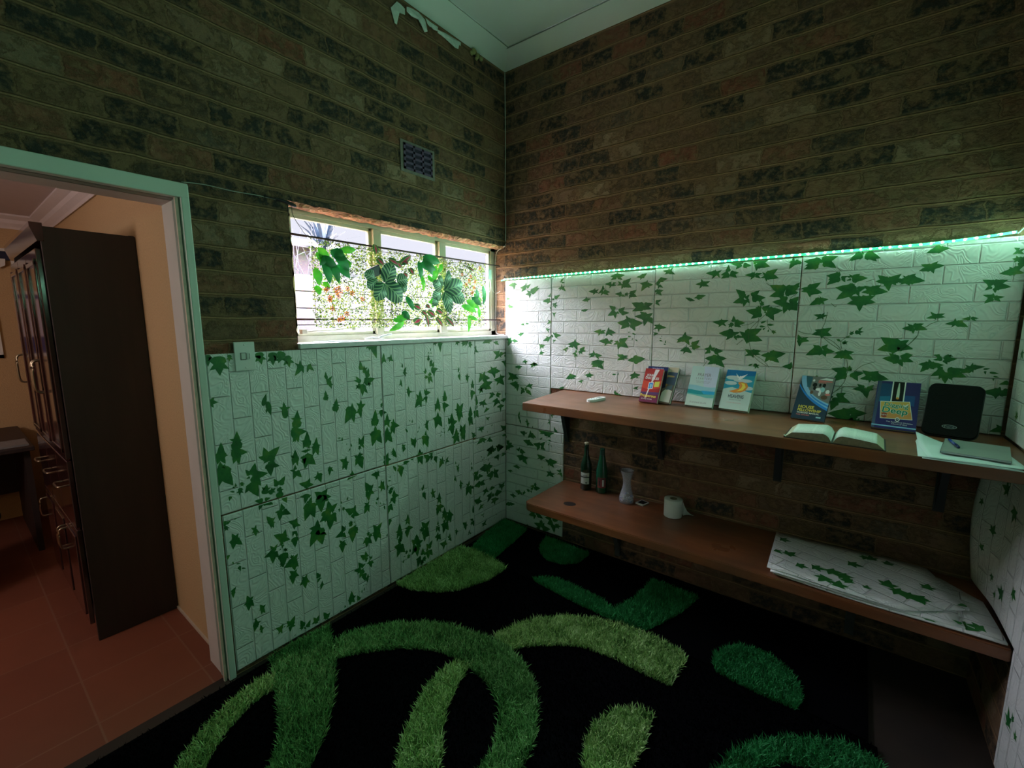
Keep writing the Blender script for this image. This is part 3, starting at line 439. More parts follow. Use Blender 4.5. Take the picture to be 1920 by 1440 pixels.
 '-1270,265,-1255,268,55;-1249,248,-1259,260,55;-1243,242,-1236,257,55;-1247,240,-1259,241,55;-1252,220,-1274,224,70;-1248,218,-1228,209,70;-1250,215,-1245,187,70;'
 '-1256,225,-1259,238,55;-1244,224,-1232,218,55;-1311,225,-1326,254,70;-1307,220,-1282,226,70;-1320,207,-1355,219,70;-1316,206,-1336,190,70;-1305,193,-1324,159,70;'
 '-1305,197,-1292,206,70;-1298,179,-1289,189,70;-1295,166,-1289,126,70;-1302,170,-1302,144,55;-1272,144,-1269,161,55;-1272,141,-1258,141,55;-1276,139,-1276,109,55;'
 '-1379,70,-1376,109,70;-1381,68,-1402,67,70;-1377,66,-1351,70,70;-1385,63,-1390,33,70;-1374,57,-1360,36,70;-1337,44,-1343,66,70;-1335,39,-1319,44,70;-1339,38,-1347,31,70;'
 '-1419,38,-1420,51,70;-1047,220,-1082,237,70;-1043,218,-1068,168,70;-1034,214,-1008,176,70;-1046,239,-1045,266,70;-1034,206,-1035,183,70;-911,198,-911,247,70;-930,198,-953,230,70;'
 '-906,188,-864,193,70;-927,164,-960,134,70;-913,154,-912,104,70;-897,172,-883,153,70;-870,102,-868,141,70;-891,82,-928,87,70;-861,73,-850,43,70;-901,74,-913,30,70;-881,61,-878,26,70;'
 '-855,91,-839,105,70;-822,127,-836,156,70;-817,125,-786,160,70;-824,98,-825,48,70;-808,92,-788,57,70;-828,117,-844,107,70;-840,218,-809,202,70;-850,210,-851,179,70;'
 '-736,163,-763,174,70;-736,163,-748,134,70;-731,161,-710,135,70;-736,167,-735,184,70;-689,92,-721,108,70;-677,91,-670,119,70;-678,87,-654,77,70;-686,78,-690,51,70;'
 '-631,116,-630,142,55;-631,107,-649,101,55;-628,106,-615,83,70;-1283,101,-1280,107,55;-1298,105,-1306,105,36;-1292,106,-1288,106,36;-1300,76,-1295,92,36;-1314,69,-1312,86,36;'
 '-1329,82,-1323,81,36;-999,163,-993,185,55;-968,162,-972,180,55;-984,128,-978,154,55;-1008,148,-1020,151,36;-1024,115,-1016,131,55;-1118,224,-1119,242,55;-1121,175,-1120,190,55')
LEAF_B = ('85,1826,85,1793,70;85,1836,112,1830,70;79,1831,33,1827,55;23,1733,49,1728,55;17,1733,29,1743,36;45,1679,18,1682,55;45,1679,41,1699,55;48,1674,81,1671,55;41,1672,41,1654,55;'
 '186,1807,139,1805,55;189,1812,192,1837,55;180,1803,151,1776,55;203,1807,232,1828,55;203,1807,215,1820,55;221,1759,186,1758,55;227,1764,198,1786,55;227,1759,221,1732,70;'
 '244,1772,295,1811,55;255,1777,306,1797,55;261,1772,278,1776,55;483,1837,501,1852,55;483,1829,468,1830,55;488,1824,509,1823,36;486,1789,458,1786,55;492,1789,518,1766,55;'
 '486,1798,483,1816,55;479,1785,469,1770,36;497,1795,510,1801,36;394,1744,397,1760,55;394,1739,373,1738,55;400,1735,408,1743,36;384,1708,335,1705,55;387,1708,392,1728,55;'
 '384,1704,371,1684,55;390,1703,406,1703,55;427,1716,408,1716,55;435,1725,432,1745,55;438,1725,474,1745,55;438,1725,454,1720,55;428,1684,409,1685,55;433,1680,451,1697,55;'
 '433,1675,459,1670,55;433,1671,444,1653,55;422,1676,417,1662,55;398,1663,390,1658,36;398,1663,401,1644,36;428,1617,412,1628,55;428,1617,445,1627,55;429,1612,432,1594,55;'
 '394,1565,377,1579,55;397,1565,413,1574,55;391,1560,372,1549,55;397,1560,405,1549,55;381,1507,362,1521,70;381,1507,397,1517,55;384,1498,387,1487,70;382,1452,365,1466,55;'
 '385,1447,340,1432,55;387,1447,377,1422,55;393,1452,406,1471,55;441,1476,417,1489,55;444,1476,446,1497,55;447,1472,487,1472,55;441,1467,458,1449,55;420,1462,406,1476,55;'
 '431,1435,418,1441,55;429,1430,426,1417,55;434,1435,447,1440,55;169,1546,144,1543,55;172,1543,175,1532,55;172,1548,175,1555,36;193,1551,219,1551,36;139,1471,117,1473,55;'
 '142,1473,174,1484,55;145,1466,145,1454,55;47,1430,28,1385,70;47,1435,60,1452,70;35,1435,12,1429,70;81,1428,61,1423,55;84,1431,91,1443,55;88,1426,122,1422,55;84,1421,88,1407,55;'
 '321,1394,305,1410,55;324,1394,359,1400,55;321,1390,313,1370,55;332,1390,349,1381,55;321,1347,310,1328,55;324,1352,324,1371,55;330,1347,352,1351,55;327,1343,339,1329,55;'
 '594,1425,596,1450,70;589,1416,540,1415,55;594,1417,635,1418,70;599,1408,615,1377,70;579,1403,546,1397,55;522,1378,500,1375,55;528,1383,543,1397,55;525,1374,528,1358,55;'
 '533,1383,548,1384,36;600,1354,576,1349,55;605,1363,605,1381,70;600,1345,593,1325,55;606,1346,616,1328,55;635,1369,631,1347,55;640,1374,675,1375,55;640,1378,664,1401,55;'
 '640,1365,653,1352,55;630,1369,620,1360,55;185,1278,161,1274,55;188,1281,179,1295,55;191,1276,208,1282,55;188,1273,197,1257,55;259,1260,230,1256,55;259,1263,293,1267,55;'
 '256,1263,256,1275,36;259,1258,265,1246,55;125,1235,94,1236,55;125,1240,137,1248,55;128,1236,159,1237,55;881,1844,883,1866,70;876,1844,836,1844,55;886,1843,930,1845,55;'
 '891,1834,917,1817,55;871,1835,840,1821,55;838,1797,802,1799,55;838,1797,843,1814,55;843,1792,832,1770,55;853,1791,878,1786,55;858,1800,877,1804,55;931,1792,970,1823,70;'
 '931,1792,975,1770,70;922,1788,913,1762,70;902,1798,887,1812,55;907,1793,883,1785,55;1037,1830,1006,1829,55;1041,1832,1069,1847,70;1037,1825,1028,1811,55;1041,1825,1055,1820,55;'
 '1066,1785,1027,1791,55;1068,1789,1074,1808,70;1061,1781,1038,1745,70;1075,1780,1108,1779,70;1071,1776,1089,1762,55;1144,1802,1156,1820,55;1151,1806,1191,1808,55;'
 '1145,1794,1121,1782,70;1153,1797,1171,1792,55;1141,1777,1122,1778,55;1146,1772,1168,1759,55;1142,1768,1138,1752,55;1138,1743,1114,1740,70;1143,1739,1170,1744,70;'
 '1143,1734,1161,1715,70;1139,1735,1126,1722,55;1193,1849,1163,1855,55;1197,1853,1197,1872,55;1202,1849,1220,1870,55;1202,1845,1232,1831,55;1194,1845,1173,1834,55;'
 '732,1755,689,1758,55;732,1760,732,1778,55;738,1755,759,1768,55;733,1751,720,1733,55;743,1750,759,1745,55;789,1767,788,1792,70;784,1758,756,1741,55;799,1753,836,1747,55;'
 '800,1748,828,1729,55;789,1749,775,1728,55;909,1733,871,1735,55;909,1735,908,1751,55;912,1728,898,1715,55;919,1725,939,1718,55;938,1729,962,1733,55;976,1732,1008,1753,70;'
 '976,1728,1012,1713,70;972,1724,963,1702,55;966,1733,976,1741,55;676,1706,642,1700,55;675,1711,670,1727,55;681,1706,705,1712,55;681,1703,684,1688,55;670,1704,660,1692,36;'
 '656,1637,634,1638,55;661,1637,689,1643,55;656,1635,656,1625,36;868,1641,835,1664,70;869,1623,827,1602,70;874,1618,878,1584,70;908,1627,939,1653,70;923,1617,967,1618,55;'
 '889,1622,904,1613,70;963,1576,948,1601,70;968,1567,991,1585,70;954,1554,893,1558,70;959,1554,917,1520,70;988,1554,1055,1556,70;988,1545,1010,1509,70;978,1563,972,1590,70;'
 '1044,1651,983,1677,70;1049,1651,987,1628,55;1067,1659,1111,1671,70;1062,1651,1103,1639,70;1128,1679,1114,1697,55;1133,1679,1162,1691,55;1133,1675,1153,1657,55;'
 '1124,1671,1114,1652,55;1069,1602,1036,1623,70;1065,1594,1004,1596,55;1074,1585,1063,1539,70;1083,1594,1113,1615,70;1093,1580,1117,1552,70;1097,1576,1140,1572,55;'
 '1083,1589,1083,1602,70;1152,1537,1123,1545,55;1154,1541,1156,1556,55;1157,1533,1197,1529,55;1153,1530,1154,1504,55;1148,1533,1122,1519,55;1132,1493,1152,1496,70;'
 '1128,1489,1126,1476,55;1128,1497,1123,1506,55;776,1502,733,1502,55;779,1506,781,1521,55;776,1497,764,1474,55;784,1497,813,1493,55;792,1502,815,1512,55;835,1507,834,1530,70;'
 '833,1498,816,1474,70;843,1503,884,1495,55;843,1493,864,1475,55;827,1441,770,1441,55;827,1444,826,1460,55;825,1437,810,1410,55;835,1437,861,1424,55;850,1442,870,1447,55;'
 '920,1439,963,1465,70;920,1435,969,1405,70;910,1430,902,1392,70;900,1439,875,1443,55;900,1434,871,1422,55;736,1352,698,1353,55;738,1357,730,1381,55;744,1353,757,1363,55;'
 '754,1348,794,1349,55;760,1339,774,1323,55;725,1345,704,1331,55;933,1347,897,1359,70;938,1345,969,1356,55;933,1342,899,1324,55;936,1338,948,1324,55;952,1343,969,1340,55;'
 '1000,1332,968,1326,70;1004,1337,1000,1348,55;1014,1333,1078,1343,70;1020,1328,1053,1323,55;761,1305,808,1313,55;756,1305,718,1303,55;651,1378,670,1401,55;651,1376,676,1369,55;'
 '648,1373,646,1351,55;966,1500,980,1503,36;995,1493,1016,1485,36;967,1475,986,1473,36;991,1455,1000,1466,36;1014,1455,1029,1447,36;1173,1476,1173,1485,36;1162,1468,1173,1466,36;'
 '1163,1454,1180,1451,36;1196,1442,1197,1457,36;1188,1433,1201,1434,36;1446,1822,1399,1826,55;1448,1827,1445,1843,55;1451,1822,1477,1836,55;1447,1818,1431,1794,55;'
 '1459,1817,1469,1798,55;1509,1831,1509,1861,70;1506,1818,1475,1812,70;1526,1817,1560,1818,70;1527,1815,1553,1793,70;1510,1811,1478,1793,70;1564,1862,1519,1867,55;'
 '1565,1858,1546,1836,70;1585,1854,1617,1850,70;1572,1866,1583,1882,55;1585,1852,1598,1838,55;1651,1860,1695,1877,70;1651,1856,1701,1839,70;1644,1852,1642,1822,70;'
 '1636,1861,1623,1879,70;1632,1802,1591,1804,55;1633,1806,1636,1819,55;1632,1797,1618,1779,55;1644,1797,1664,1783,55;1643,1803,1670,1808,55;1697,1798,1736,1824,70;'
 '1698,1795,1743,1780,70;1690,1794,1692,1767,70;1686,1798,1670,1813,55;1687,1790,1664,1785,55;1384,1771,1348,1769,55;1383,1776,1376,1797,55;1388,1771,1422,1781,55;'
 '1388,1767,1418,1755,55;1382,1767,1369,1745,55;1320,1688,1296,1698,55;1323,1686,1349,1680,55;1320,1686,1321,1676,36;1363,1698,1404,1707,55;1361,1698,1342,1694,55;'
 '1363,1694,1373,1682,55;1366,1696,1388,1688,36;1587,1704,1554,1732,70;1595,1695,1570,1714,70;1588,1678,1544,1663,70;1601,1673,1595,1642,70;1604,1686,1619,1703,70;'
 '1635,1698,1664,1723,70;1640,1685,1692,1685,70;1664,1675,1680,1666,55;1609,1677,1622,1659,70;1681,1649,1676,1671,70;1690,1627,1715,1648,70;1675,1632,1651,1637,70;'
 '1668,1610,1610,1622,70;1672,1606,1635,1580,70;1714,1614,1772,1620,70;1714,1610,1738,1571,70;1695,1614,1703,1606,70;1660,1615,1646,1597,70;1766,1718,1709,1746,70;'
 '1763,1706,1711,1691,70;1788,1722,1837,1736,70;1785,1709,1832,1705,70;1770,1710,1744,1715,70;1781,1672,1750,1694,70;1778,1659,1726,1663,70;1789,1651,1778,1605,70;'
 '1807,1659,1835,1685,70;1808,1638,1840,1618,70;1811,1650,1838,1654,70;1804,1646,1837,1633,70;1793,1646,1803,1617,70;1492,1558,1448,1563,55;1494,1562,1491,1581,55;'
 '1496,1562,1527,1572,55;1492,1553,1479,1534,55;1501,1553,1517,1540,55;1553,1567,1551,1595,70;1547,1553,1530,1533,70;1564,1558,1607,1557,70;1564,1549,1590,1535,70;'
 '1567,1562,1575,1571,70;1546,1501,1485,1502,70;1550,1504,1549,1522,55;1547,1494,1521,1466,55;1555,1499,1587,1509,55;1564,1486,1574,1465,55;1576,1486,1603,1482,55;'
 '1625,1496,1686,1527,70;1625,1487,1692,1467,70;1619,1482,1624,1449,70;1609,1495,1585,1513,70;1613,1487,1589,1482,70;1303,1481,1307,1507,70;1299,1466,1261,1460,70;'
 '1309,1471,1348,1474,70;1314,1461,1332,1433,70;1290,1466,1262,1445,70;1353,1434,1384,1461,70;1353,1424,1392,1425,70;1344,1428,1330,1426,55;1353,1419,1361,1403,55;'
 '1312,1408,1282,1397,70;1312,1403,1301,1381,55;1317,1408,1348,1392,70;1312,1413,1316,1428,70;1326,1399,1346,1387,55;1444,1418,1443,1441,70;1440,1413,1412,1414,70;'
 '1449,1413,1470,1423,70;1440,1403,1417,1387,70;1471,1404,1510,1406,70;1476,1395,1490,1382,70;1458,1409,1467,1400,70;1474,1362,1420,1362,70;1478,1363,1481,1381,70;'
 '1482,1363,1529,1367,70;1470,1353,1436,1329,70;1488,1349,1522,1318,70;1483,1353,1510,1341,70;1647,1402,1617,1419,70;1655,1405,1691,1415,70;1647,1398,1618,1385,55;'
 '1651,1394,1659,1376,70;1663,1399,1691,1395,55;1730,1393,1693,1391,70;1733,1397,1723,1409,70;1741,1393,1800,1405,70;1742,1384,1776,1358,70;1730,1384,1713,1357,70;'
 '1828,1350,1829,1364,70;1827,1341,1792,1339,70;1832,1342,1846,1342,70;1684,1558,1706,1569,36;1715,1549,1742,1547,36;1679,1540,1704,1538,36;1694,1525,1704,1534,55;'
 '1717,1515,1718,1526,55;1736,1515,1754,1507,55;1641,1335,1659,1345,36;1667,1341,1688,1324,55;1575,1443,1581,1445,36;1804,1852,1786,1822,70;1811,1852,1841,1845,70;'
 '1800,1864,1799,1878,70;1804,1856,1783,1854,70;1900,1844,1846,1853,70;1895,1833,1849,1816,70;1925,1850,1975,1865,70;1932,1842,1973,1814,70;1916,1843,1909,1859,70;'
 '1885,1838,1852,1833,70;2058,1864,2020,1842,70;2084,1862,2130,1844,70;2066,1867,2065,1880,70;2037,1852,2028,1838,70;2096,1854,2118,1831,70;1984,1775,1940,1779,70;'
 '1987,1778,1989,1794,70;1982,1767,1945,1737,70;2000,1766,2021,1772,55;2004,1762,2013,1745,70;1969,1772,1948,1758,70;2043,1764,2065,1780,70;2045,1760,2092,1759,70;'
 '2043,1758,2048,1743,55;2032,1757,2017,1752,55;2037,1768,2025,1780,55;2028,1768,2015,1773,55;2163,1742,2123,1743,70;2157,1746,2129,1769,70;2166,1732,2172,1699,70;'
 '2174,1742,2207,1769,70;2190,1741,2217,1748,70;2160,1735,2150,1732,70;2180,1738,2195,1723,70;2041,1712,1980,1722,70;2044,1720,2039,1740,70;2033,1701,1987,1668,70;'
 '2060,1704,2068,1680,70;2065,1711,2094,1721,70;2051,1708,2001,1706,70;2057,1701,2049,1690,70;2109,1706,2085,1725,70;2115,1709,2143,1725,70;2118,1702,2168,1695,70;'
 '2110,1698,2109,1675,70;2101,1699,2077,1696,70;2072,1663,2033,1678,70;2070,1656,2029,1646,70;2075,1648,2077,1611,70;2084,1663,2125,1678,70;2091,1655,2130,1650,70;'
 '2073,1652,2095,1640,70;1874,1720,1844,1725,70;1880,1723,1919,1748,70;1885,1711,1929,1700,70;1878,1712,1882,1681,70;1871,1716,1845,1709,70;1813,1730,1792,1735,70;'
 '1813,1726,1835,1753,70;1814,1718,1795,1703,70;1818,1663,1840,1682,70;1816,1651,1801,1619,70;1826,1643,1845,1617,70;1819,1651,1798,1659,70;1921,1664,1883,1643,70;'
 '1924,1668,1924,1682,70;1927,1666,1955,1669,70;1928,1660,1942,1646,70;1921,1666,1904,1676,55;1932,1590,1904,1597,55;1933,1588,1914,1573,55;1937,1590,1946,1607,55;'
 '1937,1590,1960,1594,55;1937,1588,1944,1574,55;1943,1512,1904,1502,70;1943,1516,1914,1525,70;1949,1516,1979,1535,70;1950,1509,1983,1497,70;1943,1505,1945,1483,70;'
 '1856,1479,1847,1501,70;1857,1471,1857,1442,70;1866,1475,1895,1470,70;1869,1479,1891,1488,55;1867,1471,1867,1463,70;2012,1475,2001,1483,36;2009,1479,2021,1469,55;'
 '2029,1464,2048,1472,55;2054,1506,2064,1521,55;2073,1515,2100,1518,55;2084,1527,2095,1539,55;2039,1492,2055,1494,36;2208,1462,2164,1493,70;2203,1454,2158,1439,70;'
 '2224,1462,2253,1477,70;2211,1451,2219,1429,70;2225,1459,2256,1445,70;2320,1866,2281,1852,70;2323,1864,2351,1866,70;2295,1788,2264,1779,70;2294,1795,2268,1805,70;'
 '2302,1795,2319,1814,70;2305,1795,2340,1796,70;2303,1787,2311,1766,70;2295,1784,2284,1778,70;2234,1743,2193,1738,70;2233,1751,2255,1768,70;2242,1743,2286,1736,70;'
 '2231,1736,2239,1718,70;2226,1736,2207,1725,55;2224,1751,2214,1763,55;2191,1757,2205,1768,55;2487,1715,2459,1731,70;2495,1715,2528,1726,70;2501,1704,2539,1699,70;'
 '2484,1701,2469,1689,70;2497,1694,2499,1677,70;2483,1712,2473,1716,70;2493,1662,2466,1670,55;2495,1666,2493,1678,55;2491,1655,2473,1637,70;2501,1659,2526,1661,55;'
 '2504,1655,2517,1643,70;2547,1834,2531,1824,70;2544,1841,2532,1849,70;2551,1837,2560,1843,70;2555,1803,2531,1807,70;2562,1782,2563,1816,70;2536,1757,2503,1752,70;'
 '2538,1764,2527,1776,70;2545,1767,2566,1782,70;2543,1757,2569,1750,70;2539,1753,2544,1741,70;2547,1831,2560,1823,70;2334,1586,2306,1578,55;2331,1589,2317,1605,55;'
 '2339,1589,2362,1597,55;2339,1586,2365,1582,55;2334,1582,2336,1571,55;2399,1558,2367,1554,55;2396,1563,2395,1578,55;2407,1556,2436,1542,70;2394,1552,2387,1540,55;'
 '2404,1563,2421,1569,55;2436,1576,2414,1574,55;2438,1581,2436,1589,55;2444,1578,2463,1577,55;2447,1574,2457,1566,55;2265,1536,2232,1534,70;2261,1544,2247,1555,55;'
 '2268,1532,2270,1512,70;2273,1544,2300,1555,70;2279,1540,2313,1530,70;2265,1532,2257,1525,70;2230,1465,2258,1483,70;2234,1458,2274,1444,70;2226,1449,2221,1431,70;'
 '2261,1417,2235,1412,70;2261,1419,2278,1419,70;2361,1420,2342,1422,55;2391,1421,2376,1417,70;2394,1421,2406,1418,55;1941,1430,1888,1401,70;1936,1436,1913,1452,70;'
 '1955,1437,1971,1456,70;1961,1425,2000,1421,70;1957,1419,1968,1397,70;1942,1424,1918,1418,70;2033,1411,1998,1393,70;2033,1416,2001,1418,70;2041,1417,2073,1424,70;'
 '2043,1405,2073,1388,70;2037,1422,2041,1435,70;2033,1402,2025,1387,55;2217,1462,2164,1493,70;2214,1451,2158,1437,70;2230,1463,2258,1481,70;2231,1452,2274,1448,70;'
 '2215,1441,2209,1418,70;2189,1456,2172,1450,70;2227,1397,2178,1400,70;2218,1408,2198,1423,70;2236,1392,2249,1366,70;2247,1404,2277,1420,70;2252,1399,2282,1389,70;'
 '2219,1397,2216,1386,70;2045,1330,1996,1341,70;2041,1318,2003,1281,70;2063,1337,2063,1360,70;2078,1321,2099,1290,70;2087,1321,2118,1329,70;2050,1319,2023,1311,70;'
 '2141,1319,2112,1340,70;2149,1326,2170,1341,70;2154,1315,2206,1305,70;2142,1308,2141,1286,70;2133,1307,2106,1300,70;2120,1255,2084,1251,70;2119,1260,2098,1275,70;'
 '2129,1250,2139,1212,70;2142,1257,2158,1276,70;2137,1256,2160,1253,70;2031,1211,2059,1229,70;2037,1200,2079,1185,70;2020,1180,2008,1139,70;2008,1203,1998,1214,70;'
 '2023,1198,2025,1163,70;2071,1126,1998,1123,70;2075,1139,2101,1165,70;2094,1135,2144,1141,70;2059,1107,2029,1085,70;2105,1107,2135,1079,70;2086,1116,2115,1097,70;'
 '2074,1145,2069,1156,70;2329,1381,2300,1380,70;2337,1387,2331,1403,70;2326,1370,2309,1346,70;2341,1377,2379,1381,70;2334,1376,2351,1361,70;2384,1405,2398,1426,70;'
 '2388,1405,2417,1409,70;2381,1400,2390,1384,70;2369,1405,2345,1401,55;2365,1410,2348,1425,55;2378,1353,2344,1332,70;2373,1363,2357,1378,70;2387,1343,2391,1303,70;'
 '2401,1354,2443,1367,70;2409,1349,2452,1334,70;2379,1342,2370,1320,70;2398,1338,2412,1318,70;2461,1373,2444,1385,55;2464,1379,2465,1395,55;2468,1376,2501,1381,55;'
 '2465,1371,2470,1354,55;2458,1366,2431,1351,70;2504,1361,2506,1349,55;2500,1371,2517,1374,36;2520,1358,2543,1355,36;2531,1343,2546,1340,36;2530,1333,2531,1324,55;'
 '2548,1279,2504,1277,70;2550,1284,2552,1303,70;2558,1277,2590,1273,70;2545,1269,2544,1252,70;2567,1286,2590,1295,70;2570,1321,2549,1312,70;2573,1324,2594,1333,70;'
 '2571,1316,2592,1308,70;2574,1130,2542,1116,70;2570,1134,2558,1147,70;2580,1136,2595,1148,70;2578,1120,2595,1117,70;1937,1299,1952,1291,55;127,1235,94,1228,55;130,1239,116,1246,55;'
 '134,1236,161,1239,55;130,1230,127,1208,55;130,1230,148,1222,36;69,1162,30,1187,70;69,1156,26,1131,70;80,1157,125,1148,70;69,1150,69,1120,70;76,1162,112,1176,55;105,1100,45,1104,70;'
 '109,1106,120,1120,55;112,1095,116,1051,70;101,1088,91,1066,55;116,1101,134,1102,55;170,1065,145,1086,70;163,1058,147,1031,70;191,1067,199,1094,55;205,1062,236,1039,70;'
 '219,1058,243,1032,70;177,1060,177,1042,70;226,1105,194,1093,55;226,1110,222,1124,55;233,1105,257,1116,55;229,1099,250,1081,55;183,1279,161,1271,55;183,1282,191,1292,55;'
 '187,1273,192,1257,55;259,1258,226,1259,55;262,1261,296,1261,70;252,1252,235,1235,55;266,1255,273,1247,55;574,1199,531,1177,70;574,1204,558,1212,55;580,1199,611,1202,70;'
 '577,1194,601,1181,55;568,1193,550,1173,55;708,1214,673,1214,55;711,1220,708,1236,70;714,1215,741,1219,55;708,1209,723,1197,55;703,1209,686,1200,55;646,1170,625,1166,55;'
 '649,1173,668,1175,55;646,1168,655,1154,55;762,1295,716,1289,70;768,1300,767,1323,70;768,1295,810,1311,70;774,1290,808,1261,70;757,1289,724,1272,70;893,1113,890,1133,70;'
 '888,1102,844,1093,70;899,1103,938,1102,70;893,1103,894,1095,70;502,1112,519,1122,70;496,1109,471,1100,55;1016,1237,984,1234,70;1016,1242,1016,1262,70;1022,1237,1053,1242,70;'
 '1012,1232,990,1211,70;1022,1232,1043,1220,55;1030,1158,1008,1155,55;1030,1160,1045,1171,55;1030,1155,1043,1149,55;134,843,123,880,36;131,872,136,902,36;138,837,150,806,36;'
 '134,855,145,853,36;206,829,202,855,55;210,823,229,817,55;210,818,213,787,55;203,828,186,835,55;255,795,257,808,55;419,921,406,939,55;422,915,442,909,55;419,909,426,888,55;'
 '428,927,435,937,36;397,855,384,842,36;397,861,396,881,36;400,856,405,834,36;400,859,411,855,36;873,1232,897,1234,36;907,1231,912,1246,36;-28,751,9,781,70;-33,743,-37,718,70;'
 '-6,712,-42,689,70;-2,706,7,721,70;2,692,6,672,70;28,633,11,662,70;32,620,82,621,70;24,611,6,576,70;32,627,65,646,70;24,646,41,663,55;32,612,37,581,55;-34,543,-7,550,70;'
 '-38,535,-38,515,70;131,602,103,605,70;135,609,136,629,55;147,598,191,591,70;160,586,168,567,55;160,548,108,552,70;164,552,164,575,55;168,546,215,555,70;177,534,207,503,70;'
 '147,539,131,518,55;110,468,73,464,55;114,472,110,488,55;118,466,145,466,55;114,462,135,450,55;45,419,21,419,55;49,423,73,421,55;45,415,58,405,55;180,738,139,747,70;'
 '184,742,180,760,55;180,731,176,713,55;192,740,208,749,55;237,743,234,771,70;245,738,286,724,70;233,732,213,709,70;245,728,269,711,55;350,777,305,782,70;366,776,437,778,70;'
 '388,767,411,741,70;350,771,319,759,55;448,802,440,827,55;452,796,476,775,70;444,792,430,777,55;225,673,172,685,70;229,681,229,701,55;233,668,267,660,70;217,665,205,648,55;'
 '313,668,261,673,70;320,676,316,696,70;336,672,364,704,70;336,659,369,643,70;309,661,297,628,70;333,581,296,599,70;333,581,369,591,70;329,574,333,556,70;313,574,299,564,55;'
 '406,559,368,574,70;410,563,471,575,70;414,553,444,528,70;399,550,391,529,55;411,479,378,486,55;415,484,415,502,55;423,475,450,481,55;415,470,443,456,70;404,471,381,446,55;'
 '493,510,465,512,55;497,511,500,533,55;497,498,513,472,70;482,495,475,480,55;135,267,93,271,70;140,272,131,291,55;148,267,161,249,70;131,259,118,242,55;186,276,177,295,70;'
 '227,300,202,308,70;177,274,165,253,70;243,304,252,289,70;267,345,235,342,55;279,355,286,380,70;284,335,326,345,70;260,329,239,314,55;276,340,276,319,70;75,227,42,226,55;'
 '80,232,67,246,55;84,226,108,228,55;75,220,88,205,55;36,148,-12,132,55;40,153,40,166,36;49,151,91,161,55;269,135,232,164,70;269,128,224,108,70;277,123,273,88,70;293,141,333,163,70;'
 '309,132,353,116,70;244,142,232,160,70;338,70,338,106,70;326,52,274,59,70;318,36,298,10,70;358,40,417,51,70;358,26,374,-7,70;342,50,366,85,70;419,135,373,130,70;412,146,382,159,70;'
 '442,141,495,146,70;427,116,393,87,70;443,86,452,34,70;466,93,505,98,70;435,98,393,86,70;450,130,480,132,70;-35,281,-20,318,70;-44,264,-44,238,70;166,12,161,22,55;212,11,212,34,55;'
 '324,717,343,733,36;381,736,370,738,36;397,722,419,719,36;420,680,412,692,36;345,506,337,518,36;275,460,273,467,36;370,705,382,710,36;393,685,401,700,36')
RUG1 = [[(0.107, -0.527), (0.045, -0.291), (0.012, -0.038), (0.249, -0.07), (0.282, -0.278), (0.312, -0.534)], [(0.43, -0.083), (0.469, -0.214), (0.519, -0.288), (0.6, -0.332), (0.706, -0.312), (0.778, -0.237), (0.787, -0.102), (0.609, -0.089)], [(0.652, -0.565), (0.704, -0.517), (0.777, -0.482), (0.932, -0.49), (1.081, -0.506), (1.171, -0.545), (1.25, -0.597), (1.188, -0.622), (1.081, -0.614), (0.928, -0.61), (0.734, -0.586)], [(1.225, -0.141), (1.496, -0.152), (1.461, -0.324), (1.406, -0.478), (1.354, -0.591), (1.254, -0.605), (1.182, -0.583), (1.168, -0.524), (1.215, -0.391), (1.226, -0.252)], [(1.681, -0.61), (1.675, -0.554), (1.703, -0.479), (1.767, -0.412), (1.86, -0.404), (1.944, -0.442), (2.0, -0.508), (2.021, -0.593), (2.006, -0.67), (1.913, -0.675), (1.787, -0.671), (1.704, -0.657)]]
RUG2_LIME = [[(0.038, -1.102), (0.034, -0.863), (0.036, -0.563), (0.118, -0.538), (0.32, -0.545), (0.449, -0.579), (0.444, -0.735), (0.376, -0.913), (0.289, -1.007), (0.15, -1.086)], [(0.161, -1.865), (0.139, -1.92), (0.154, -1.988), (0.179, -2.064), (0.217, -2.146), (0.265, -2.21), (0.322, -2.26), (0.415, -2.322), (0.49, -2.265), (0.396, -2.203), (0.345, -2.159), (0.295, -2.098), (0.25, -2.01), (0.233, -1.943), (0.242, -1.893)], [(0.74, -1.319), (0.811, -1.306), (0.841, -1.407), (0.89, -1.521), (0.947, -1.6), (0.996, -1.652), (1.047, -1.706), (1.12, -1.784), (0.999, -1.876), (0.924, -1.8), (0.863, -1.732), (0.808, -1.635), (0.753, -1.517), (0.736, -1.411)], [(0.778, -1.09), (0.809, -0.986), (0.874, -0.861), (0.999, -0.733), (1.114, -0.679), (1.264, -0.629), (1.432, -0.62), (1.554, -0.638), (1.582, -0.668), (1.566, -0.778), (1.572, -0.857), (1.526, -0.862), (1.428, -0.867), (1.308, -0.86), (1.151, -0.89), (1.061, -0.945), (0.94, -1.052), (0.898, -1.111)], [(1.404, -1.319), (1.39, -1.239), (1.424, -1.134), (1.486, -1.06), (1.563, -1.046), (1.57, -1.114), (1.579, -1.207), (1.576, -1.302), (1.567, -1.443), (1.51, -1.487), (1.444, -1.403)]]
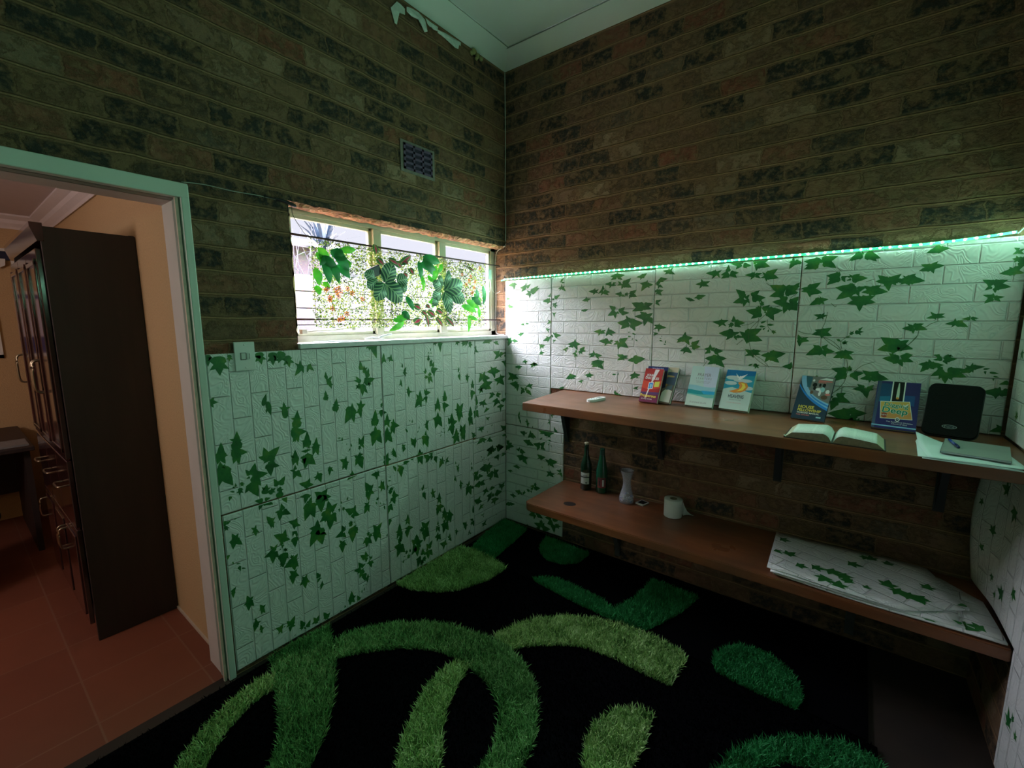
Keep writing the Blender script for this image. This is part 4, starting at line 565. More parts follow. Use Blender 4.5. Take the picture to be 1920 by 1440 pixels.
RUG2_MID = [[(0.048, -1.829), (0.044, -1.697), (0.057, -1.549), (0.209, -1.609), (0.32, -1.664), (0.495, -1.783), (0.608, -1.882), (0.685, -1.983), (0.748, -2.068), (0.679, -2.121), (0.574, -2.067), (0.514, -2.009), (0.428, -1.961), (0.314, -1.921), (0.198, -1.882)], [(0.172, -1.581), (0.216, -1.468), (0.309, -1.335), (0.439, -1.225), (0.567, -1.16), (0.695, -1.133), (0.791, -1.109), (0.905, -1.115), (1.019, -1.148), (1.119, -1.224), (1.193, -1.316), (1.24, -1.4), (1.264, -1.478), (1.268, -1.537), (1.285, -1.658), (1.171, -1.745), (1.158, -1.622), (1.147, -1.537), (1.107, -1.455), (1.044, -1.378), (0.947, -1.326), (0.828, -1.309), (0.726, -1.304), (0.607, -1.333), (0.469, -1.42), (0.368, -1.533), (0.287, -1.638)]]
RUG2_EMER = [[(1.8, -1.177), (1.813, -1.122), (1.84, -1.029), (1.897, -0.937), (1.992, -0.837), (2.078, -0.782), (2.17, -0.734), (2.246, -0.739), (2.281, -0.782), (2.258, -0.915), (2.172, -0.981), (2.11, -0.902), (2.003, -0.945), (1.926, -1.034), (1.877, -1.146), (1.839, -1.226)]]
TORN = [[(-0.925, 3.237), (-0.969, 3.184), (-0.958, 3.157), (-0.947, 3.122), (-0.934, 3.121), (-0.923, 3.148), (-0.918, 3.189), (-0.878, 3.194), (-0.873, 3.228), (-0.899, 3.236)], [(-0.872, 3.233), (-0.838, 3.246), (-0.789, 3.248), (-0.739, 3.237), (-0.723, 3.184), (-0.742, 3.173), (-0.77, 3.197), (-0.791, 3.212), (-0.836, 3.207), (-0.87, 3.213)], [(-0.743, 3.241), (-0.702, 3.243), (-0.649, 3.24), (-0.653, 3.217), (-0.68, 3.214), (-0.702, 3.224), (-0.71, 3.21), (-0.725, 3.219)], [(-0.641, 3.235), (-0.585, 3.243), (-0.524, 3.248), (-0.451, 3.253), (-0.447, 3.236), (-0.464, 3.233), (-0.469, 3.209), (-0.5, 3.201), (-0.545, 3.208), (-0.586, 3.222), (-0.634, 3.223)]]
FOAMB = [(-0.329, 3.257, 0.018), (-0.352, 3.238, 0.013), (-0.296, 3.245, 0.016), (-0.262, 3.242, 0.015), (-0.306, 3.226, 0.012)]
HEDGE = [(-1.43, 1.922, -1.376, 1.865, 0.042, 'g'), (-1.439, 1.9, -1.412, 1.844, 0.032, 'g'), (-1.317, 1.922, -1.23, 1.935, 0.037, 'g'), (-1.451, 1.826, -1.442, 1.739, 0.046, 'g'), (-1.347, 1.822, -1.339, 1.753, 0.028, 'g'), (-1.449, 1.743, -1.441, 1.697, 0.037, 'g'), (-1.296, 1.863, -1.258, 1.863, 0.028, 'g'), (-1.42, 1.896, -1.422, 1.867, 0.028, 'g'), (-0.927, 1.564, -1.047, 1.514, 0.037, 'g'), (-1.011, 1.576, -0.932, 1.572, 0.028, 'g'), (-1.414, 1.759, -1.385, 1.732, 0.028, 'g'), (-1.294, 1.885, -1.263, 1.84, 0.028, 'g'), (-1.41, 1.872, -1.391, 1.75, 0.051, 'd'), (-1.372, 1.866, -1.345, 1.76, 0.046, 'd'), (-1.354, 1.91, -1.281, 1.82, 0.056, 'd'), (-1.337, 1.851, -1.275, 1.787, 0.046, 'd'), (-1.429, 1.877, -1.346, 1.836, 0.051, 'd'), (-1.373, 1.912, -1.294, 1.881, 0.056, 'd'), (-1.398, 1.881, -1.439, 1.834, 0.028, 'd'), (-1.34, 1.93, -1.319, 1.889, 0.042, 'd'), (-0.661, 1.912, -0.706, 1.802, 0.048, 'g'), (-0.607, 1.926, -0.663, 1.865, 0.035, 'g'), (-0.733, 1.846, -0.712, 1.806, 0.031, 'g'), (-0.789, 1.85, -0.782, 1.747, 0.031, 'g'), (-0.4, 1.707, -0.28, 1.658, 0.048, 'g'), (-0.442, 1.673, -0.303, 1.633, 0.044, 'g'), (-0.375, 1.604, -0.391, 1.495, 0.035, 'g'), (-0.273, 1.663, -0.282, 1.59, 0.035, 'g'), (-0.389, 1.604, -0.297, 1.575, 0.026, 'g'), (-0.322, 1.757, -0.265, 1.678, 0.04, 'g'), (-0.669, 1.701, -0.739, 1.682, 0.04, 'g'), (-0.982, 1.586, -0.89, 1.595, 0.035, 'g'), (-0.693, 1.679, -0.717, 1.652, 0.026, 'g'), (-0.779, 1.949, -0.649, 1.926, 0.057, 'd'), (-0.803, 1.91, -0.686, 1.88, 0.057, 'd'), (-0.808, 1.922, -0.806, 1.816, 0.04, 'd'), (-0.774, 1.942, -0.71, 1.848, 0.053, 'd'), (-0.233, 1.819, -0.247, 1.678, 0.044, 'd'), (-0.358, 1.727, -0.265, 1.678, 0.044, 'd'), (-0.916, 1.712, -0.87, 1.628, 0.04, 'd'), (-0.946, 1.623, -0.896, 1.583, 0.044, 'd'), (-0.293, 1.787, -0.323, 1.7, 0.04, 'd'), (-1.098, 1.906, -1.066, 1.87, 0.037, 'c'), (-0.928, 1.916, -0.897, 1.895, 0.042, 'c'), (-1.025, 1.91, -0.966, 1.88, 0.037, 'c'), (-1.108, 1.978, -1.111, 1.924, 0.037, 'c'), (-0.943, 1.892, -0.873, 1.947, 0.04, 'c'), (-0.878, 1.875, -0.859, 1.836, 0.04, 'c'), (-0.982, 1.9, -0.944, 1.869, 0.04, 'c'), (-0.926, 1.843, -0.906, 1.821, 0.026, 'c'), (-0.85, 1.662, -0.808, 1.642, 0.04, 'c'), (-0.792, 1.63, -0.765, 1.605, 0.031, 'c'), (-0.747, 1.63, -0.696, 1.597, 0.04, 'c'), (-0.677, 1.64, -0.635, 1.615, 0.04, 'c'), (-0.86, 1.558, -0.816, 1.583, 0.048, 'c'), (-0.759, 1.609, -0.753, 1.532, 0.031, 'c'), (-0.678, 1.592, -0.635, 1.535, 0.035, 'c'), (-0.593, 1.593, -0.535, 1.534, 0.035, 'c'), (-0.762, 1.668, -0.74, 1.648, 0.026, 'c'), (-0.382, 1.925, -0.34, 1.901, 0.022, 'c'), (-1.113, 1.795, -1.195, 1.82, 0.069, 'p'), (-1.109, 1.795, -1.181, 1.744, 0.079, 'p'), (-0.98, 1.793, -0.911, 1.81, 0.079, 'p'), (-1.061, 1.779, -1.019, 1.891, 0.102, 'p'), (-1.071, 1.778, -1.138, 1.68, 0.088, 'p'), (-1.061, 1.775, -0.954, 1.682, 0.116, 'p'), (-0.97, 1.781, -0.919, 1.742, 0.069, 'p'), (-0.636, 1.776, -0.664, 1.852, 0.048, 'p'), (-0.606, 1.769, -0.581, 1.889, 0.057, 'p'), (-0.636, 1.772, -0.723, 1.805, 0.07, 'p'), (-0.637, 1.75, -0.721, 1.708, 0.075, 'p'), (-0.557, 1.737, -0.434, 1.71, 0.088, 'p'), (-0.668, 1.71, -0.728, 1.665, 0.053, 'p'), (-0.613, 1.752, -0.58, 1.62, 0.084, 'p'), (-0.619, 1.76, -0.458, 1.814, 0.11, 'p')]
FLOWERS = [(-1.411, 1.72), (-1.34, 1.734), (-1.352, 1.712), (-1.345, 1.694), (-1.293, 1.733), (-1.267, 1.712), (-1.394, 1.674), (-1.209, 1.686), (-1.383, 1.631), (-1.305, 1.606), (-1.331, 1.583), (-1.402, 1.727), (-1.331, 1.72), (-1.357, 1.726), (-1.391, 1.685), (-1.348, 1.576), (-0.447, 1.873), (-0.363, 1.866), (-0.38, 1.837), (-0.324, 1.836), (-0.408, 1.812), (-0.332, 1.794), (-0.347, 1.765), (-0.272, 1.93), (-0.354, 1.755)]
STEMS2 = [[(1761, 1645), (1725, 1627), (1696, 1597), (1664, 1562), (1638, 1531), (1629, 1496), (1636, 1447), (1655, 1394), (1685, 1360), (1726, 1335)], [(1829, 1703), (1802, 1680)], [(1670, 1584), (1667, 1549), (1651, 1518)], [(1709, 1575), (1716, 1536), (1748, 1506)], [(1575, 1443), (1602, 1468)], [(1659, 1394), (1700, 1369), (1734, 1331)], [(1593, 1544), (1629, 1551), (1648, 1562)], [(1430, 1346), (1410, 1311)], [(1689, 1760), (1713, 1742)]]
STEMS3 = [[(1957, 1609), (1952, 1563), (1944, 1532), (1944, 1501), (1969, 1470), (1999, 1447), (2025, 1425)], [(1846, 1519), (1874, 1507), (1908, 1504)], [(1951, 1489), (1984, 1474), (2012, 1448), (2025, 1429)], [(2025, 1437), (2021, 1471), (2039, 1491), (2056, 1506)], [(2089, 1743), (2119, 1754)], [(1978, 1812), (1995, 1796)], [(1967, 1651), (1984, 1634), (1989, 1639)], [(2049, 1388), (2056, 1336), (2049, 1283), (2028, 1246), (2007, 1220)], [(2081, 1332), (2110, 1363), (2152, 1382)], [(2284, 1502), (2255, 1458), (2220, 1430)], [(2101, 1265), (2051, 1257), (2020, 1234)], [(2349, 1567), (2325, 1556), (2307, 1540), (2289, 1529), (2283, 1498), (2255, 1458), (2227, 1434)]]

# ------------------------------------------------------------------ room shell
RW, RD, H = 2.588, -3.9, 3.33          # right wall x, back wall y, ceiling z
WT = 0.19                              # wall thickness
def wall_from_rects(name, rects, mats=BRICK):
    bm = new()
    for r in rects: box(bm, *r)
    o = link(name, bm, mats); uv_set(o.data, wall_uv); return struct(o)
DY0, DY1, DZ = -2.90, -1.962, 2.075     # doorway outer frame edge
WY0, WY1, WZ0, WZ1 = -1.576, 0.0, 1.462, 2.105
wall_from_rects('wall_left', [
    (-WT, 0, DY1, WY0, 0, H), (-WT, 0, WY0, WY1, 0, WZ0), (-WT, 0, WY0, WY1, WZ1, H),
    (-WT, 0, DY0, DY1, DZ, H), (-WT, 0, RD, DY0, 0, H)])
wall_from_rects('wall_back', [(-WT, RW + .2, 0, .22, 0, H)])
wall_from_rects('wall_right', [(RW, RW + .2, RD, 0, 0, H)])
wall_from_rects('wall_front', [(-WT, RW + .2, RD - .2, RD, 0, H)])

# floor: dark brown screed under the rugs, terracotta tiles next door
bm = new(); box(bm, -.035, RW + .2, RD - .2, .2, -.1, 0)
FLOORM = wood_material('worn_brown_floor', (.016, .009, .007), (.030, .016, .011), .8, grain=(5, 5, 5))
struct(link('floor', bm, FLOORM))
m, nt, b = nodes_of('terracotta_floor_tile'); L = nt.links.new
tc = N(nt, 'ShaderNodeTexCoord'); mp = N(nt, 'ShaderNodeMapping'); mp.inputs['Location'].default_value = (.17 + .336, 2.03 + .352 * 3, 0); L(tc.outputs['Object'], mp.inputs[0])
bt = N(nt, 'ShaderNodeTexBrick'); bt.offset = 0; L(mp.outputs[0], bt.inputs['Vector']); bt.inputs['Scale'].default_value = 1; bt.inputs['Brick Width'].default_value = .336; bt.inputs['Row Height'].default_value = .352
bt.inputs['Mortar Size'].default_value = .004; bt.inputs['Mortar Smooth'].default_value = .3; bt.inputs['Color1'].default_value = (.20, .060, .034, 1); bt.inputs['Color2'].default_value = (.25, .078, .042, 1); bt.inputs['Mortar'].default_value = (.26, .12, .08, 1)
nz = N(nt, 'ShaderNodeTexNoise'); nz.inputs['Scale'].default_value = 5; nz.inputs['Detail'].default_value = 5; L(tc.outputs['Object'], nz.inputs['Vector'])
L(mixc(nt, math_n(nt, 'MULTIPLY', nz.outputs['Fac'], .5), bt.outputs['Color'], (.13, .045, .028)), b.inputs['Base Color']); b.inputs['Roughness'].default_value = .5
TILE = m
bm = new(); box(bm, -3.5, -.035, -5.2, -1.5, -.1, 0); struct(link('floor_neighbour_room', bm, TILE))

# plain painted ceiling and sloping cornice boards
CEILM = mat('painted_ceiling', (.62, .66, .62), .7, var=.03, scale=3)
CORN = mat('painted_cornice', (.68, .74, .69), .55, var=.03, scale=4)
bm = new(); box(bm, -WT, RW + .2, RD - .2, .2, H, H + .1); struct(link('ceiling', bm, CEILM))
cz = 3.272; cw = .135
bm = new(); prism(bm, [(0, RD, cz), (0, RD, H), (cw, RD, H), (cw, RD, H - .006)], (0, -RD, 0)); struct(link('trim_1', bm, CORN))
bm = new(); prism(bm, [(0, 0, cz), (0, 0, H), (0, -cw, H), (0, -cw, H - .006)], (RW, 0, 0)); struct(link('trim_2', bm, CORN))
bm = new(); prism(bm, [(RW, RD, cz), (RW, RD, H), (RW - cw, RD, H), (RW - cw, RD, H - .006)], (0, -RD, 0)); struct(link('trim_3', bm, CORN))
# dark tubes drawn as the cracks of shadow where cornice boards meet the ceiling
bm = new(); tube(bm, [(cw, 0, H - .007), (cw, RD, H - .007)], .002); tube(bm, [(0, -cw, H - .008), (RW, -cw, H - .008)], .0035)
struct(link('trim_4', bm, mat('cornice_joint_shadow', (.22, .26, .22), .8)))

# ------------------------------------------------------------------ doorway
bm = new(); fw = .028; d = .014
for (y0, y1) in ((DY1 - fw + .005, DY1 + .005), (DY0, DY0 + fw)):
    box(bm, -.03, d, y0, y1, 0, DZ + .005, bevel=.004)
box(bm, -.03, d + .001, DY0, DY1 + .004, DZ - .045, DZ + .008, bevel=.004)
door = struct(link('door_1', bm, FRAME), 'pale green lit pressed steel door frame at the left edge')
bm = new()   # inner rebate: grey stop and cream bead
for s, yy in ((1, DY1 - fw), (-1, DY0 + fw)):
    a, c = sorted((yy - s * .002, yy + s * .012)); box(bm, -.065, -.012, a, c, 0, DZ - .045, mi=0)
    a, c = sorted((yy - s * .010, yy)); box(bm, -.014, -.002, a, c, 0, DZ - .045, mi=1)
box(bm, -.075, -.02, DY0 + fw, DY1 - fw, DZ - .045, DZ - .045 + .012, mi=0)
link('door_rebate', bm, [mat('grey_green_steel', (.30, .34, .30), .5), CREAMTRIM], door)
JAMB = mat('white_plaster_jamb', (.66, .60, .58), .6, var=.05, scale=8)
bm = new(); box(bm, -WT - .004, -.065, DY1 - fw + .000, DY1 + .02, 0, DZ - .045 + .01); box(bm, -WT - .004, -.07, DY0 - .02, DY0 + fw, 0, DZ - .045 + .01); box(bm, -WT - .004, -.07, DY0, DY1, DZ - .045, DZ)
struct(link('door_2', bm, JAMB))

# ------------------------------------------------------------------ neighbouring room
PLAST = mat('yellow_textured_plaster', (.52, .36, .19), .8, var=.10, scale=120, bump=.5)
CE2 = mat('mauve_white_ceiling', (.62, .55, .56), .7, var=.03)
NX, NYB, NH = -3.2, -5.1, 2.38
bm = new(); box(bm, NX - .2, -WT, -1.95, -1.85, 0, NH); struct(link('wall_neighbour_side', bm, PLAST))
bm = new(); box(bm, NX - .2, NX, NYB, -1.75, 0, NH); struct(link('wall_neighbour_far', bm, PLAST))
bm = new(); box(bm, NX - .2, -WT, NYB - .2, NYB, 0, NH); struct(link('wall_neighbour_front', bm, PLAST))
bm = new(); box(bm, NX - .2, -WT, NYB - .2, -1.75, NH, NH + .1); struct(link('ceiling_neighbour_room', bm, CE2))
bm = new(); box(bm, -WT - .012, -WT, DY0 - 2.2, DY0, 0, NH); box(bm, -WT - .012, -WT, DY0, -1.95, DZ, NH); struct(link('wall_neighbour_near', bm, PLAST))
CM = mat('white_coving', (.74, .68, .70), .5, var=.03)
def coving(name, axis):
    bm = new(); pr = [(0, 0), (0, -.095), (.012, -.10), (.020, -.085), (.045, -.06), (.055, -.035), (.085, -.02), (.10, -.012), (.10, 0)]
    if axis == 0: prism(bm, [(NX, -1.95 - a, NH + z) for a, z in pr], (-WT - NX, 0, 0))
    else: prism(bm, [(NX + a, NYB, NH + z) for a, z in pr], (0, -1.95 - NYB, 0))
    struct(link(name, bm, CM))
coving('trim_5', 0); coving('trim_6', 1)
bm = new(); box(bm, -.78, -WT - .003, -1.958, -1.948, 0, .012); struct(link('baseboard_neighbour', bm, mat('pale_grout_line', (.5, .42, .34), .7)))

# tall dark cupboard
cup = thing('tall_cupboard', 'tall dark wooden cupboard with glossy doors seen through the doorway', 'cupboard', (-.776, -1.952, 0))
cx, cdp, cht = 1.02, .325, 1.985
bm = new(); box(bm, -.02, 0, -cdp, 0, 0, cht - .005, bevel=.002); box(bm, -cx, -cx + .02, -cdp, 0, 0, cht); box(bm, -cx, -.02, -.02, 0, 0, cht)
box(bm, -cx + .02, -.02, -cdp + .012, -.02, cht - .03, cht - .01); box(bm, -cx + .02, -.02, -cdp + .02, -.02, .08, .1)
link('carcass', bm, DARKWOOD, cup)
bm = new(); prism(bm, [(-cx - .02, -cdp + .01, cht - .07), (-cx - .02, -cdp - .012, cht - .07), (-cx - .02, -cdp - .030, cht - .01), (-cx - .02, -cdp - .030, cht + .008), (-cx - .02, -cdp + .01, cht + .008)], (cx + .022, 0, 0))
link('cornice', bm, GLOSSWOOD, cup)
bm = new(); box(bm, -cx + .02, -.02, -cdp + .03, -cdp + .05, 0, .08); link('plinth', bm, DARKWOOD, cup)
BRASS = mat('polished_metal_handle', (.34, .29, .21), .3, metal=1.0, var=.03)
for k in range(3):
    x1 = -.022 - k * (cx - .04) / 3; x0 = x1 - (cx - .04) / 3 + .006
    bm = new(); box(bm, x0, x1, -cdp - .02, -cdp - .002, .93, cht - .10, bevel=.003)
    for a in (x0 + .03, x1 - .045): box(bm, a, a + .015, -cdp - .028, -cdp - .018, .96, cht - .14, bevel=.003)
    box(bm, x0 + .03, x1 - .03, -cdp - .028, -cdp - .018, cht - .17, cht - .15, bevel=.003); box(bm, x0 + .03, x1 - .03, -cdp - .028, -cdp - .018, .96, .98, bevel=.003)
    dr = link('door', bm, GLOSSWOOD, cup)
    bm = new(); hx = x0 + .02 if k % 2 == 0 else x1 - .02
    tube(bm, smooth_path([(hx, -cdp - .02, 1.22), (hx, -cdp - .05, 1.23), (hx, -cdp - .055, 1.30), (hx, -cdp - .05, 1.37), (hx, -cdp - .02, 1.38)]), .006)
    link('handle', bm, BRASS, dr)
    bm = new(); box(bm, x0, x1, -cdp - .02, -cdp - .002, .09, .58, bevel=.003); box(bm, x0 + .04, x1 - .04, -cdp - .026, -cdp - .018, .13, .54, bevel=.003)
    dr = link('door', bm, GLOSSWOOD, cup)
    bm = new(); tube(bm, smooth_path([(hx, -cdp - .02, .40), (hx, -cdp - .05, .41), (hx, -cdp - .05, .50), (hx, -cdp - .02, .51)]), .005); link('handle', bm, BRASS, dr)
    bm = new(); box(bm, x0, x1, -cdp - .02, -cdp - .002, .59, .92, bevel=.003)
    dr = link('drawer', bm, GLOSSWOOD, cup)
    bm = new(); xm = (x0 + x1) / 2; tube(bm, smooth_path([(xm - .05, -cdp - .02, .78), (xm - .045, -cdp - .05, .78), (xm + .045, -cdp - .05, .78), (xm + .05, -cdp - .02, .78)]), .005); link('handle', bm, BRASS, dr)

# desk, chair, notice board, pelmet in the neighbouring room
dk = thing('office_desk', 'dark desk in the shadow of the next room behind the cupboard', 'desk', (-2.65, -2.9, 0))
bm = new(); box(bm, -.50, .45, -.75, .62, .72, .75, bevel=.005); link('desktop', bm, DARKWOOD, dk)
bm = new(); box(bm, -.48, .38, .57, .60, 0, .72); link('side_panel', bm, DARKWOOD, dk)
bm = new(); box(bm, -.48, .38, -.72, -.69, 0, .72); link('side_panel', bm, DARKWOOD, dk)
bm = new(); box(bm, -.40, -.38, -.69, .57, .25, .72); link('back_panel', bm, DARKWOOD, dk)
NAVY = mat('navy_fabric', (.018, .020, .05), .8)
DGREY = mat('charcoal_fabric', (.02, .02, .024), .85)
ch = thing('office_chair', 'dark swivel office chair beside the desk in the next room', 'chair', (-1.86, -2.80, 0), .5)
bm = new(); box(bm, -.24, .24, -.24, .24, .42, .50, bevel=.03); link('seat', bm, DGREY, ch)
bm = new(); box(bm, .20, .26, -.22, .22, .55, 1.02, bevel=.028); link('backrest', bm, DGREY, ch)
bm = new(); box(bm, .21, .24, -.03, .03, .44, .60); link('back_bracket', bm, BLACK, ch)
bm = new(); lathe(bm, [(.028, .08), (.028, .30), (.02, .31), (.02, .43)], 14); link('gas_lift', bm, BLACK, ch)
for k in range(5):
    a = k * 2 * PI / 5 + .3
    bm = new(); tube(bm, [(0, 0, .10), (.15 * math.cos(a), .15 * math.sin(a), .09), (.27 * math.cos(a), .27 * math.sin(a), .07)], [.028, .022, .016], 8); lg = link('leg', bm, BLACK, ch)
    bm = new(); Mx = Matrix.Translation((.27 * math.cos(a), .27 * math.sin(a), .027)) @ Matrix.Rotation(PI / 2, 4, 'X'); lathe(bm, [(.02, -.02), (.027, -.015), (.027, .015), (.02, .02)], 14, Mx); link('castor', bm, BLACK, lg)
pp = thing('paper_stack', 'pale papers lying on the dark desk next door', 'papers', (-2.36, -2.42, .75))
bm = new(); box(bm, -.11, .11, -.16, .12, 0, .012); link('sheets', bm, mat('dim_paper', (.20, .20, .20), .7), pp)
nb = thing('notice_board', 'white framed notice board with blue field and pinned paper on the yellow wall', 'notice board', (NX, -2.70, 1.55))
bm = new(); box(bm, .002, .012, -.36, .385, -.235, .235); link('board', bm, mat('royal_blue_board', (.02, .03, .16), .7), nb)
bm = new()
for y0, y1, z0, z1 in ((-.385, -.36, -.26, .26), (.385, .41, -.26, .26), (-.385, .41, .235, .26), (-.385, .41, -.26, -.235)): box(bm, .001, .022, y0, y1, z0, z1)
link('board_frame', bm, WHITE, nb)
bm = new(); poly(bm, [(.014, .378, .06), (.014, .28, -.10), (.014, .05, -.10), (.014, .05, .20), (.014, .378, .20)]); link('pinned_paper', bm, mat('lilac_paper', (.60, .55, .66), .7), nb)
pv = thing('curtain_pelmet', 'navy pelmet with white rail and white scalloped edge above the notice board', 'pelmet', (NX, -2.75, 2.02))
bm = new(); box(bm, .01, .05, -.55, .60, .085, .105); link('rail', bm, WHITE, pv)
bm = new(); box(bm, .015, .035, -.55, .60, .02, .088); link('fabric_band', bm, NAVY, pv)
bm = new()
for k in range(12):
    y = -.53 + k * .1; prism(bm, [(.02, y, .028), (.02, y + .075, .028), (.02, y + .07, -.02), (.02, y + .035, -.045), (.02, y + .005, -.015)], (.02, 0, 0))
link('scallop_trim', bm, WHITE, pv)

# ------------------------------------------------------------------ window
FX = -.10
bm = new()
for q in ((WY0, WY0 + .045, WZ0 + .005, WZ1), (-.046, -.004, WZ0 + .005, WZ1), (WY0, -.004, WZ1 - .028, WZ1 - .001), (WY0, -.004, WZ0 + .004, WZ0 + .035)): box(bm, -.14, FX, *q)
for q in ((-1.068, -1.020), (-.572, -.515)): box(bm, -.135, FX + .012, q[0], q[1], WZ0 + .03, WZ1 - .03, bevel=.004)
win = struct(link('window_1', bm, STEEL_CREAM), 'cream steel three light window above the left wall panels')
for (a, c) in ((WY0 + .045, -1.068), (-1.020, -.572), (-.515, -.046)):
    bm = new(); t = .018
    for (y0, y1, z0, z1) in ((a, a + t, WZ0 + .035, WZ1 - .028), (c - t, c, WZ0 + .035, WZ1 - .028), (a, c, WZ1 - .028 - t, WZ1 - .028), (a, c, WZ0 + .035, WZ0 + .035 + t)):
        box(bm, -.132, -.108, y0, y1, z0, z1, bevel=.002)
    link('window_sash', bm, STEEL_CREAM, win)
    bm = new(); box(bm, -.122, -.119, a + t, c - t, WZ0 + .05, WZ1 - .045)
    m = MATS.get('window_glass')
    if not m:
        m, nt, b = nodes_of('window_glass'); tr = N(nt, 'ShaderNodeBsdfTransparent'); gl = N(nt, 'ShaderNodeBsdfGlossy'); gl.inputs['Roughness'].default_value = .02
        ms = N(nt, 'ShaderNodeMixShader'); ms.inputs[0].default_value = .06; nt.links.new(tr.outputs[0], ms.inputs[1]); nt.links.new(gl.outputs[0], ms.inputs[2]); nt.links.new(ms.outputs[0], nt.nodes['Material Output'].inputs[0]); MATS['window_glass'] = m
    link('glass_pane', bm, m, win)
# casement stays at the bottom of the outer lights
for (y0, y1) in ((-1.50, -1.19), (-.40, -.16)):
    bm = new(); tube(bm, [(FX + .02, y0, WZ0 + .055), (FX + .024, (y0 + y1) / 2, WZ0 + .062), (FX + .02, y1 - .03, WZ0 + .075), (FX + .02, y1, WZ0 + .10)], .005)
    box(bm, FX, FX + .03, y0 - .012, y0 + .012, WZ0 + .045, WZ0 + .068); box(bm, FX, FX + .03, y1 - .05, y1 - .03, WZ0 + .06, WZ0 + .085); link('window_stay', bm, STEEL_CREAM, win)
# burglar bars
bm = new()
for z in (1.972, 1.578): tube(bm, [(-.055, WY0 + .002, z), (-.055, -.002, z)], .0055)
link('burglar_bars', bm, mat('dark_red_brown_steel', (.06, .035, .04), .5), win)
# sill board and rough mortar lining of the opening
bm = new(); box(bm, -.10, .022, WY0 + .002, -.001, WZ0 - .022, WZ0 + .003, bevel=.004)
struct(link('window_1_sill', bm, mat('white_sill_board', (.78, .74, .78), .4)))
m, nt, b = nodes_of('rough_orange_mortar'); L = nt.links.new
tc = N(nt, 'ShaderNodeTexCoord'); nz = N(nt, 'ShaderNodeTexNoise'); nz.inputs['Scale'].default_value = 22; nz.inputs['Detail'].default_value = 8; nz.inputs['Distortion'].default_value = 1.5; L(tc.outputs['Object'], nz.inputs['Vector'])
L(ramp(nt, nz.outputs['Fac'], [(.3, (.16, .06, .03)), (.55, (.42, .19, .09)), (.75, (.55, .36, .20))]), b.inputs['Base Color']); b.inputs['Roughness'].default_value = .9
bp = N(nt, 'ShaderNodeBump'); bp.inputs['Distance'].default_value = .02; L(nz.outputs['Fac'], bp.inputs['Height']); L(bp.outputs[0], b.inputs['Normal'])
MORT = m
bm = new(); n = 60     # lumpy soffit strip
rows = []
for i in range(n + 1):
    y = WY0 + (-.002 - WY0) * i / n
    rows.append([bm.verts.new((x, y, WZ1 + .004 - dz - random.random() * .010)) for x, dz in ((.001, .0), (-.02, .012), (-.05, .016), (-.085, .008))])
for a, c in zip(rows, rows[1:]):
    for k in range(3): bm.faces.new((a[k], a[k + 1], c[k + 1], c[k]))
struct(link('trim_7', bm, MORT))
bm = new(); rows = []
for i in range(31):     # chipped left reveal edge
    z = WZ0 + .004 + (WZ1 - WZ0 - .006) * i / 30
    rows.append([bm.verts.new((x, WY0 - .001 + dy + random.random() * .010, z)) for x, dy in ((.001, 0), (-.03, .008), (-.07, .010), (-.098, .004))])
for a, c in zip(rows, rows[1:]):
    for k in range(3): bm.faces.new((a[k], c[k], c[k + 1], a[k + 1]))
struct(link('trim_8', bm, MORT))

# ------------------------------------------------------------------ outdoors, seen through the panes
bm = new(); box(bm, -9, -WT - .02, -7, 5, -.4, -.3); struct(link('ground_outside', bm, mat('pale_paving', (.35, .33, .30), .8)))
fence = thing('boundary_wall', 'bright white coursed boundary wall outside the window', 'wall', (-2.3, -.2, -.3))
bm = new()
for k in range(14): box(bm, -.06, 0, -1.4, 4.2, k * .167, k * .167 + .158, bevel=.005)
link('wall_courses', bm, mat('white_concrete_course', (.046, .041, .049), .6), fence)
bm = new(); box(bm, -.055, -.012, -1.4, 4.2, 0, 2.32); link('joint_backing', bm, mat('lilac_joint', (.018, .012, .022), .8), fence)
nh = thing('neighbour_house', 'pinkish brick house wall beyond the boundary wall', 'house', (-5.2, -1.0, -.3))
bm = new(); box(bm, -.2, 0, -1.0, 2.75, 0, 3.10); o = link('house_wall', bm, mat('pink_brickwork', (.038, .022, .029), .8, scale=14), nh)
bm = new(); prism(bm, [(.25, -1.1, 3.08), (-.25, -1.1, 3.25), (-.25, -1.1, 3.08)], (0, 3.95, 0)); link('roof', bm, mat('grey_roof_sheet', (.35, .33, .36), .6), nh)
pl = thing('spiky_palm', 'blue green spiky palm beyond the boundary wall', 'palm', (-3.1, .38, -.3))
bm = new(); tube(bm, smooth_path([(0, 0, 0), (.03, .02, 1.0), (0, 0, 2.72)]), .05, 8); link('trunk', bm, mat('palm_trunk', (.02, .02, .025), .8), pl)
bm = new()
for k in range(70):
    a = random.random() * 2 * PI; el = random.uniform(-.3, 1.45); ln = random.uniform(.30, .55)
    d = Vector((math.cos(a) * math.cos(el), math.sin(a) * math.cos(el), math.sin(el))); s = d.cross(Vector((0, 0, 1))).normalized() * .018
    p0 = Vector((0, 0, 2.72)); p1 = p0 + d * ln * .6; p2 = p0 + d * ln + Vector((0, 0, -.06))
    poly(bm, [p0 - s * .5, p0 + s * .5, p1 + s]); poly(bm, [p0 - s * .5, p1 + s, p1 - s]); poly(bm, [p1 - s, p1 + s, p2])
link('fronds', bm, mat('blue_green_frond', (.010, .024, .045), .5), pl)
sb = thing('bare_shrub', 'thin branched shrub in front of the pinkish house', 'shrub', (-2.62, -.10, -.3))
bm = new()
